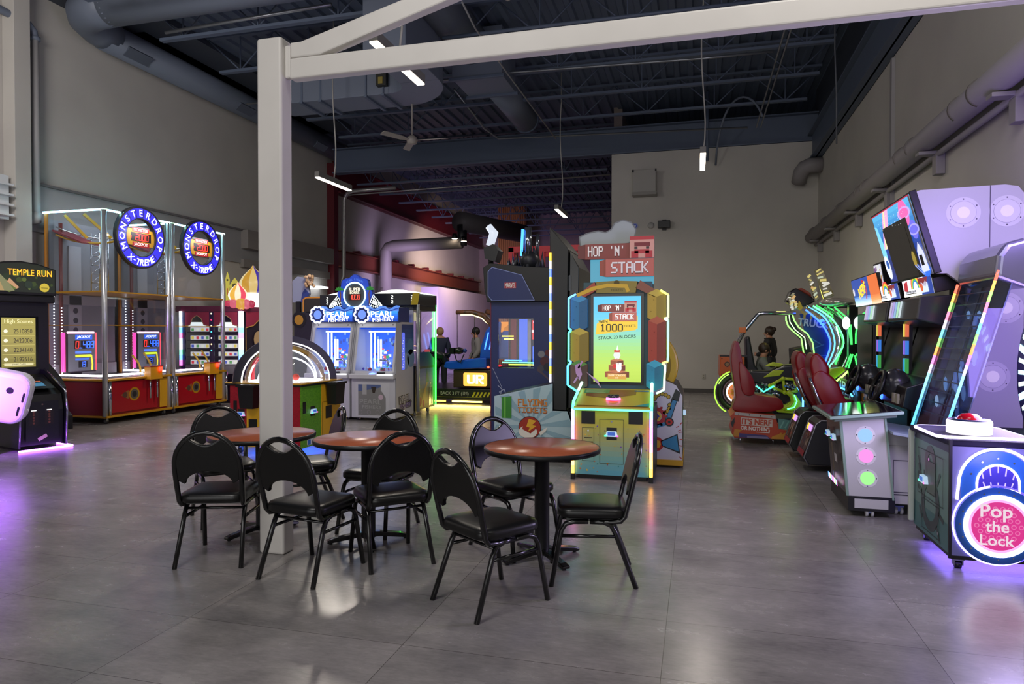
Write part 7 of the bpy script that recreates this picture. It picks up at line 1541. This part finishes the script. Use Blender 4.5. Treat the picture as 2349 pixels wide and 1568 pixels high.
# bike cabinet with neon arcs
t = thing('neon_arc_cabinet', 'black bike cabinet ringed with curved green neon tubes and a slanted side sign', 'arcade machine', (2.2, 11.6, 0))
y0 = 11.3
GN = E('#3cff5a', 2.6); GN2 = E('#6affa0', 2.6); CN = E('#5ab8ff', 2.6)
def arcp(l, y=None):
    l = [V((RY(a, b, y or y0).x, y or y0, RY(a, b, y or y0).z)) for a, b in l]
    o = []
    for i in range(len(l)-1):
        p0, p1, p2, p3 = l[max(i-1, 0)], l[i], l[i+1], l[min(i+2, len(l)-1)]
        for k in range(6):
            s = k/6; o.append(.5*((2*p1)+(p2-p0)*s+(2*p0-5*p1+4*p2-p3)*s*s+(3*p1-p0-3*p2+p3)*s**3))
    return o+[l[-1]]
A0 = [(1865, 701), (1911, 734), (1935, 787), (1902, 842)]
bodyp = [(p.x, p.z) for p in arcp([(1868, 703), (1925, 725), (1953, 787), (1926, 862)])]
B().prism(bodyp+[(2.5, .75), (2.5, .1), (1.8, .1), (1.72, .8)][:4], y0+.02, y0+.9, C('#0c1410', .3), 'y') if 0 else None
pp = [(1908, 708), (1932, 732), (1951, 790), (1936, 842), (1918, 868), (1908, 868), (1926, 830), (1932, 787), (1922, 750)]
B().prism([(RY(a, b, y0).x, RY(a, b, y0).z) for a, b in pp], y0+.02, y0+.12, C('#0b120e', .3), 'y').obj('curved_shell', t)
g = B()
g.tube(arcp([(1865, 701), (1911, 734), (1935, 787), (1902, 842)]), .014, GN2, 6).tube(arcp([(1872, 700), (1900, 716), (1908, 722)]), .012, GN, 6).tube(arcp([(1922, 750), (1934, 787), (1916, 835)]), .014, GN, 6)
g.tube(arcp([(1898, 704), (1912, 712)]), .012, GN, 6).tube(arcp([(1914, 704), (1941, 727)]), .012, GN, 6); g.obj('green_neon', t)
g = B(); g.tube(arcp([(1855, 703), (1895, 732), (1915, 787), (1898, 838)]), .012, CN, 6).tube(arcp([(1918, 748), (1926, 780), (1922, 800)]), .01, E('#b0ffe8', 4), 6); g.obj('cyan_neon', t)
g = B(); g.tube(arcp([(1892, 703), (1938, 738), (1952, 793), (1926, 856)]), .02, CHROME, 8).tube(arcp([(1850, 700), (1898, 728), (1925, 787), (1905, 840)]), .012, CHROME, 8); g.obj('chrome_arc', t)
random.seed(10); g = B()
for i in range(8): g.ball(arcp([(1902, 722), (1914, 745)])[0]+V((random.uniform(-.04, .06), -.01, random.uniform(-.12, .02))), .014, GN, 6)
g.obj('neon_knot', t)
# hourglass post
q0 = RY(1957, 700, y0-.3)
B().box(q0.x-.06, y0-.33, .3, q0.x+.06, y0-.2, q0.z, C('#101412', .3)).obj('centre_post', t)
g = B(); yy = y0-.35
for l in ([(1914, 704), (1940, 726)], [(1920, 716), (1944, 745), (1953, 790)], [(1952, 744), (1954, 790)], [(1994, 709), (1973, 725)], [(1996, 721), (1967, 751), (1963, 788)], [(1965, 811), (1971, 826), (1978, 839)], [(1952, 812), (1940, 842)], [(1956, 812), (1946, 844)], [(1961, 815), (1966, 838)]): g.tube(arcp(l, yy), .011, GN, 6)
g.obj('post_neon', t)
q = RY(1957, 745, yy-.02); g = B()
for dx in (-.09, .07): g.ball((q.x+dx, yy, q.z+.03), .07, E('#f4fff8', 2.2), 10, (.8, .5, 1.4))
g.obj('white_lamps', t)
q = RY(1925, 692, y0-.2); g = B().ball((q.x, y0-.1, q.z), 1, C('#b8b0a8', .15, .6), 14, (.27, .25, .07)); g.obj('shiny_visor', t)
# side sign
fS_ = frame(RX(1908, 905, 2.05), (0, -1, 0), (0, 0, 1))
aa, bb = RX(1908, 890, 2.05), RX(1968, 890, 2.05)
wS = aa.y-bb.y
B(fS_).box(0, -.08, -.03, wS, .3, -.002, C('#2a2c30', .4)).obj('sign_board', t)
g = B(fS_).rect(.02, -.06, wS-.02, .28, C('#3a342e', .4), 1).poly([(.1, -.06), (.5, -.06), (.9, .1), (.6, .1)], C('#a86a3a', .4), 2).text('SUPER', wS*.5, .21, .13, C('#d8dce0', .3), 4, wd=wS*.85, bold=.03, slant=.25).text('BIKES', wS*.46, .05, .14, C('#d8dce0', .3), 4, wd=wS*.75, bold=.03, slant=.25); g.obj('side_sign', t)
g = B(); p = [RX(a, b, 2.0) for a, b in ((1908, 882), (1925, 888), (1945, 895), (1955, 908))]
for i in range(3): strip(g, p[i], p[i+1], ['#40b0ff'], 5, .012, 1)
g.obj('blue_light_chain', t)
g = B(frame(RX(1922, 922, 2.02), (0, -1, 0), (0, 0, 1))).prism(rr(-.3, -.1, .5, .15, .08), -.04, 0, C('#4a0c14', .4), 'z').text('NERF', .05, .02, .12, C('#d8b830', .4), 3, wd=.6, bold=.03, slant=.3); g.obj('red_badge', t)
# fairing and engine-plate topper
g = B(); yt = 12.1
def TP(l): return [(RY(a, b, yt).x, RY(a, b, yt).z) for a, b in l]
g.prism(TP([(1803, 690), (1812, 668), (1825, 660), (1850, 668), (1872, 690), (1850, 702), (1820, 704)]), yt, yt+.3, C('#141114', .2), 'y').prism(TP([(1828, 662), (1840, 660), (1860, 672), (1862, 682)]), yt-.02, yt+.1, C('#7a3024', .25), 'y').obj('fairing_topper', t, .02)
PL = noisy('gilded_plate', '#9a8a28', '#f0ead8', 9, .2, 4)
PL.node_tree.nodes['Principled BSDF'].inputs['Metallic'].default_value = .8
for l in ([(1849, 632), (1856, 630), (1878, 686), (1868, 692)], [(1866, 620), (1882, 614), (1912, 678), (1888, 688)], [(1806, 680), (1812, 678), (1822, 710), (1812, 714)], [(1812, 676), (1818, 674), (1830, 706), (1822, 710)]):
    g = B().prism(TP(l), yt-.1, yt-.02, PL, 'y'); q = TP(l); random.seed(len(l)+int(l[0][0])); M0 = frame((0, yt-.101, 0), (1, 0, 0), (0, 0, 1)); g.at(M0)
    for k in range(9):
        s1 = .08+k*.1; a = V(q[0]).lerp(V(q[-1]), s1); b = V(q[1]).lerp(V(q[2]), s1); m_ = a.lerp(b, random.uniform(.1, .4)); n_ = a.lerp(b, random.uniform(.6, .95)); g.line([m_, n_+V((0, random.uniform(-.03, .03)))], random.uniform(.015, .04), L(random.choice(['#f0d860', '#ffffff', '#e8a040', '#c8e0d0', '#2a2a20']), .5, '#c8c0a0'), 1+k)  # glowing streaks painted as reflections on the chrome plates
    g.at(Matrix.Identity(4)).obj('engine_plate', t, .01)
B().prism(TP([(1826, 705), (1832, 690), (1840, 706), (1834, 712)]), yt-.1, yt, C('#c8a81c', .3), 'y').obj('yellow_fin', t)
B().box(1.75, 12.1, 1.9, 2.3, 12.2, 1.94, C('#101216', .35)).box(2.36, 12.0, .1, 2.46, 12.2, 1.94, C('#101216', .35)).box(2.3, 12.1, 1.9, 2.4, 12.2, 1.94, C('#101216', .35)).obj('rear_bracket', t)
# ---- truck driving ride behind
t = thing('truck_ride', 'chrome roll-cage driving ride with blue lettered side panel and neon edges by the back wall', 'arcade ride', (1.3, 13.2, 0))
y0 = 13.0
def K(px, py, d=0): p = RY(px, py, y0+d); return V((p.x, y0+d, p.z))
def KP(l): return [(K(a, b).x, K(a, b).z) for a, b in l]
for d in (0, .9): B().tube([K(1690, 790, d), K(1708, 758, d), K(1738, 722, d), K(1744, 719, d), K(1752, 718, d), K(1825, 718, d)], .035, CHROME, 12).obj('roll_bar', t)
B().tube([K(1742, 719, 0), K(1742, 719, .9)], .03, CHROME, 10).obj('cross_bar', t)
for (a, b, w_, h_) in ((1703, 757, .06, .05),): q = K(a, b); B().box(q.x-w_, y0-.04, q.z-h_, q.x+w_, y0+.06, q.z+h_, C('#c86a28', .4)).obj('marker_lamp', t, .01)
B().prism(KP([(1652, 816), (1708, 818), (1708, 868), (1650, 864)]), y0, y0+.9, C('#b85418', .35), 'y').obj('tail_box', t, .015)
g = B(frame((0, y0-.002, 0), (1, 0, 0), (0, 0, 1))); 
for p in ((1656, 822), (1656, 858), (1700, 862), (1700, 824)): q = K(*p); g.disc(q.x, q.z, .012, BLK, 3, 8)
q = K(1668, 835); g.disc(q.x, q.z, .05, C('#2a2018', .4), 3, 8).disc(q.x, q.z, .035, C('#8a6a48', .4), 4, 8); q = K(1652, 816); g.rect(q.x-.01, q.z-.01, q.x+.47, q.z+.02, C('#1a1a1c', .4), 3); g.obj('tail_box_print', t)
B().prism(KP([(1835, 720), (1855, 716), (1895, 740), (1908, 787), (1896, 836), (1868, 826), (1866, 790), (1848, 765)]), y0+.02, y0+.06, C('#123a94', .35), 'y').obj('blue_side_panel', t)
g = B(frame((0, y0+.018, 0), (1, 0, 0), (0, 0, 1))); q = K(1866, 741); g.text('TRUCK', q.x, q.z, .13, C('#b8c4e8', .35), 3, wd=.5, bold=.04, rot=-.12).text('YN', q.x-.05, q.z+.14, .13, C('#c8a848', .35), 3, wd=.34, bold=.05, rot=-.1)
for (a, b, a2, b2) in ((1860, 775, 1885, 790), (1862, 800, 1890, 790), (1868, 815, 1895, 815)): p, q = K(a, b), K(a2, b2); g.line([(p.x, p.z), (q.x, q.z)], .02, C('#3a6ac0', .35), 3)
g.obj('side_lettering', t)
B().prism(KP([(1804, 724), (1818, 722), (1828, 752), (1850, 775), (1866, 820), (1860, 824), (1845, 812), (1842, 785), (1815, 758)]), y0-.02, y0+.02, C('#0e0f12', .35), 'y').obj('black_fender', t)
def karc(l): return arcp(l, y0-.03)
NG = E('#8cff6a', 2.6)
g = B().tube([K(*p, -.03) for p in ((1803, 724), (1803, 734), (1808, 748), (1820, 760), (1838, 775), (1844, 812))], .013, NG, 6).tube([K(*p, -.03) for p in ((1818, 722), (1822, 735), (1832, 750), (1852, 765), (1864, 785), (1868, 812), (1860, 824))], .013, NG, 6).tube([K(*p, -.03) for p in ((1810, 722), (1812, 738), (1824, 756), (1846, 774), (1850, 800))], .008, E('#c8ffa8', 4), 6); g.obj('green_neon', t)
g = B().tube(karc([(1848, 710), (1886, 744), (1905, 787), (1892, 832)]), .016, E('#3a6aff', 4), 6)
for i in range(10): g.ball(K(1886+random.uniform(-4, 4), 740+random.uniform(-8, 10), -.04), .018, E('#3060ff', 5), 6)
g.obj('blue_neon', t)
g = B().prism(KP([(1712, 775), (1722, 770), (1735, 840), (1752, 862), (1760, 905), (1715, 905)]), y0+.25, y0+.7, C('#1c1c22', .4), 'y').obj('driver_seat', t, .03)
B().prism(KP([(1690, 870), (1860, 850), (1860, 960), (1700, 960)]), y0+.05, y0+.85, C('#15161c', .4), 'y').obj('chassis', t, .02)
B().tube([K(1815, 845, .45)+V((0, .2*cos(a), .2*sin(a))) for a in [2*pi*i/20 for i in range(20)]], .018, BLK, 8, closed=True).obj('steering_wheel', t)
B().prism(KP([(1822, 800), (1850, 795), (1865, 850), (1825, 850)]), y0+.1, y0+.8, BLK, 'y').obj('dash', t, .02)
point('truck_yellow_glow', (1.55, 13.6, 2.0), 5, (.8, .8, .15), .1)
# ================================================================ people
def skin_mesh(name, parent, joints, edges, mat, root=0, levels=2):
    me = bpy.data.meshes.new(name); me.from_pydata([j[:3] for j in joints], edges, []); me.materials.append(mat)
    o = bpy.data.objects.new(name, me); COL.objects.link(o); o.parent = parent; WM[o.name] = WM[parent.name].copy()
    sk = o.modifiers.new('skin', 'SKIN'); sk.use_smooth_shade = True
    lay = me.skin_vertices[0].data if me.skin_vertices else None
    if lay is None:
        bm = bmesh.new(); bm.from_mesh(me); bm.verts.layers.skin.verify(); bm.to_mesh(me); bm.free(); lay = me.skin_vertices[0].data
    for i, j in enumerate(joints):
        r = j[3]; lay[i].radius = r if isinstance(r, tuple) else (r, r)
    lay[root].use_root = True
    sb = o.modifiers.new('smooth', 'SUBSURF'); sb.levels = levels; sb.render_levels = levels
    return o
def person(name_label, loc, rz, J, skin, top, legs, hair, bun=False, long=0):
    t = thing('person', name_label, 'person', loc, rz)
    # J: dict of joints in local space, person faces +Y
    ks = ['pel', 'waist', 'chest', 'neck', 'head', 'crown', 'shL', 'elL', 'wrL', 'haL', 'shR', 'elR', 'wrR', 'haR', 'hiL', 'knL', 'anL', 'toL', 'hiR', 'knR', 'anR', 'toR']
    rad = dict(pel=(.13, .1), waist=(.12, .09), chest=(.15, .1), neck=(.05, .05), head=(.075, .085), crown=(.06, .07), shL=.055, elL=.042, wrL=.028, haL=(.035, .018), shR=.055, elR=.042, wrR=.028, haR=(.035, .018), hiL=.085, knL=.058, anL=.04, toL=.035, hiR=.085, knR=.058, anR=.04, toR=.035)
    ed = [('pel', 'waist'), ('waist', 'chest'), ('chest', 'neck'), ('neck', 'head'), ('head', 'crown')]+[e for s in 'LR' for e in (('chest', 'sh'+s), ('sh'+s, 'el'+s), ('el'+s, 'wr'+s), ('wr'+s, 'ha'+s), ('pel', 'hi'+s), ('hi'+s, 'kn'+s), ('kn'+s, 'an'+s), ('an'+s, 'to'+s))]
    ix = {k: i for i, k in enumerate(ks)}
    jl = [(*J[k], rad[k] if isinstance(rad[k], tuple) else (rad[k], rad[k])) for k in ks]
    el = [(ix[a], ix[b]) for a, b in ed]; n = len(jl)
    for s in 'LR':   # fingers and thumb
        h = V(J['ha'+s]); w_ = V(J['wr'+s]); d = (h-w_).normalized(); sd = d.cross(V((0, 1, 0)) if abs(d.y) < .8 else V((0, 0, 1))).normalized()
        for k in range(4):
            b = h+d*.02+sd*(.03-.02*k); jl.append((*b, (.01, .01))); jl.append((*(b+d*(.06-.008*abs(k-1))+V((0, .012, 0))), (.007, .007)))
            el += [(ix['ha'+s], n), (n, n+1)]; n += 2
        b = w_+d*.03+sd*.035; jl.append((*b, (.011, .011))); jl.append((*(b+d*.045+sd*.015), (.008, .008))); el += [(ix['wr'+s], n), (n, n+1)]; n += 2
    skin_mesh('body', t, jl, el, skin)
    def sub(nm, keys, edges, mat, g_):
        kk = {k: i for i, k in enumerate(keys)}
        skin_mesh(nm, t, [(*J[k], tuple(x+g_ for x in (rad[k] if isinstance(rad[k], tuple) else (rad[k],)*2))) for k in keys], [(kk[a], kk[b]) for a, b in edges], mat)
    J = dict(J); nk = V(J['neck']); J['neckb'] = tuple(nk*.6+V(J['chest'])*.4); rad['neckb'] = (.06, .055)
    sub('shirt', ['pel', 'waist', 'chest', 'neckb', 'shL', 'elL', 'wrL', 'shR', 'elR', 'wrR'], [('pel', 'waist'), ('waist', 'chest'), ('chest', 'neckb'), ('chest', 'shL'), ('shL', 'elL'), ('elL', 'wrL'), ('chest', 'shR'), ('shR', 'elR'), ('elR', 'wrR')], top, .028)
    sub('trousers', ['pel', 'waist', 'hiL', 'knL', 'anL', 'hiR', 'knR', 'anR'], [('pel', 'waist'), ('pel', 'hiL'), ('hiL', 'knL'), ('knL', 'anL'), ('pel', 'hiR'), ('hiR', 'knR'), ('knR', 'anR')], legs, .022)
    for s in 'LR':
        a, b = V(J['an'+s]), V(J['to'+s]); B().tube([a+V((0, -.04, -.02)), a+V((0, .02, -.02)), b], [.05, .052, .042], C('#202024', .5), 10).obj('shoe', t, world=False)
    h = (V(J['head'])+V(J['crown']))/2; up = (V(J['crown'])-V(J['head'])).normalized()
    g = B(); 
    g.ball(h+V((0, -.022, .022)), .105, hair, 14, (.92, 1, 1.05))
    if long: g.ball(h+V((0, -.05, -.06)), .095, hair, 12, (.95, .7, 1.2))
    if bun: g.ball(h+V((0, -.11, .06)), .05, hair, 10)
    g.obj('hair', t, world=False)
    fc = h+V((0, .075, -.02)); g = B()
    for sx in (-1, 1): g.ball(fc+V((sx*.03, .0, .012)), .008, C('#201812', .3), 8).ball(fc+V((sx*.078, -.07, 0)), .02, skin, 8, (.5, 1, 1.4))
    g.ball(fc+V((0, .018, -.015)), .014, skin, 8, (.8, 1, 1.4)).ball(fc+V((0, .01, -.045)), .018, C('#8a4a42', .4), 8, (1.2, .5, .4)); g.obj('face', t, world=False)
    return t
SK = C('#b8846a', .5)
ST = dict(pel=(0, 0, .92), waist=(0, 0, 1.06), chest=(0, .01, 1.27), neck=(0, .01, 1.4), head=(0, .03, 1.46), crown=(0, .02, 1.55), shL=(-.17, 0, 1.32), elL=(-.22, -.02, 1.05), wrL=(-.2, .12, .86), haL=(-.19, .16, .8), shR=(.17, 0, 1.32), elR=(.22, -.02, 1.05), wrR=(.2, .12, .86), haR=(.19, .16, .8), hiL=(-.09, 0, .86), knL=(-.1, .02, .48), anL=(-.1, 0, .08), toL=(-.11, .14, .045), hiR=(.09, 0, .86), knR=(.1, .02, .48), anR=(.1, 0, .08), toR=(.11, .14, .045))
w1 = dict(ST); w1.update(elL=(-.24, .06, 1.06), wrL=(-.1, .24, 1.02), haL=(-.04, .28, 1.03), elR=(.25, -.04, 1.06))
person('person standing behind the truck ride in a dark long-sleeved top, brown hair tied back', (1.5, 15.4, 0), R(70), w1, SK, C('#17171a', .7), C('#1c1c22', .7), C('#2c1c12', .5), bun=True)
sit = dict(pel=(0, 0, .52), waist=(0, -.02, .66), chest=(0, -.01, .88), neck=(0, .03, 1.02), head=(0, .06, 1.08), crown=(0, .07, 1.17), shL=(-.16, 0, .93), elL=(-.2, .1, .72), wrL=(-.14, .32, .74), haL=(-.12, .37, .76), shR=(.16, 0, .93), elR=(.2, .1, .72), wrR=(.14, .32, .74), haR=(.12, .37, .76), hiL=(-.1, .06, .5), knL=(-.11, .46, .52), anL=(-.11, .56, .14), toL=(-.11, .68, .1), hiR=(.1, .06, .5), knR=(.11, .46, .52), anR=(.11, .56, .14), toR=(.11, .68, .1))
person('person seated in the truck ride in a grey top with short brown hair, facing right', (1.17, 13.5, .06), R(-90), sit, SK, C('#6a6e68', .7), C('#22242a', .7), C('#3a2a20', .5))
person('person with grey-blond hair and a navy jacket, back turned, behind the gun stand', (-6.15, 15.9, 0), R(25), ST, SK, C('#1c2440', .7), C('#20222c', .7), C('#a8845c', .5))
q = RY(1092, 770, 16.2)
person('person in a grey top mostly hidden behind the blue VR seat', (q.x, 16.2, 0), R(120), ST, SK, C('#8a8688', .7), C('#22242c', .7), C('#1c1614', .5))
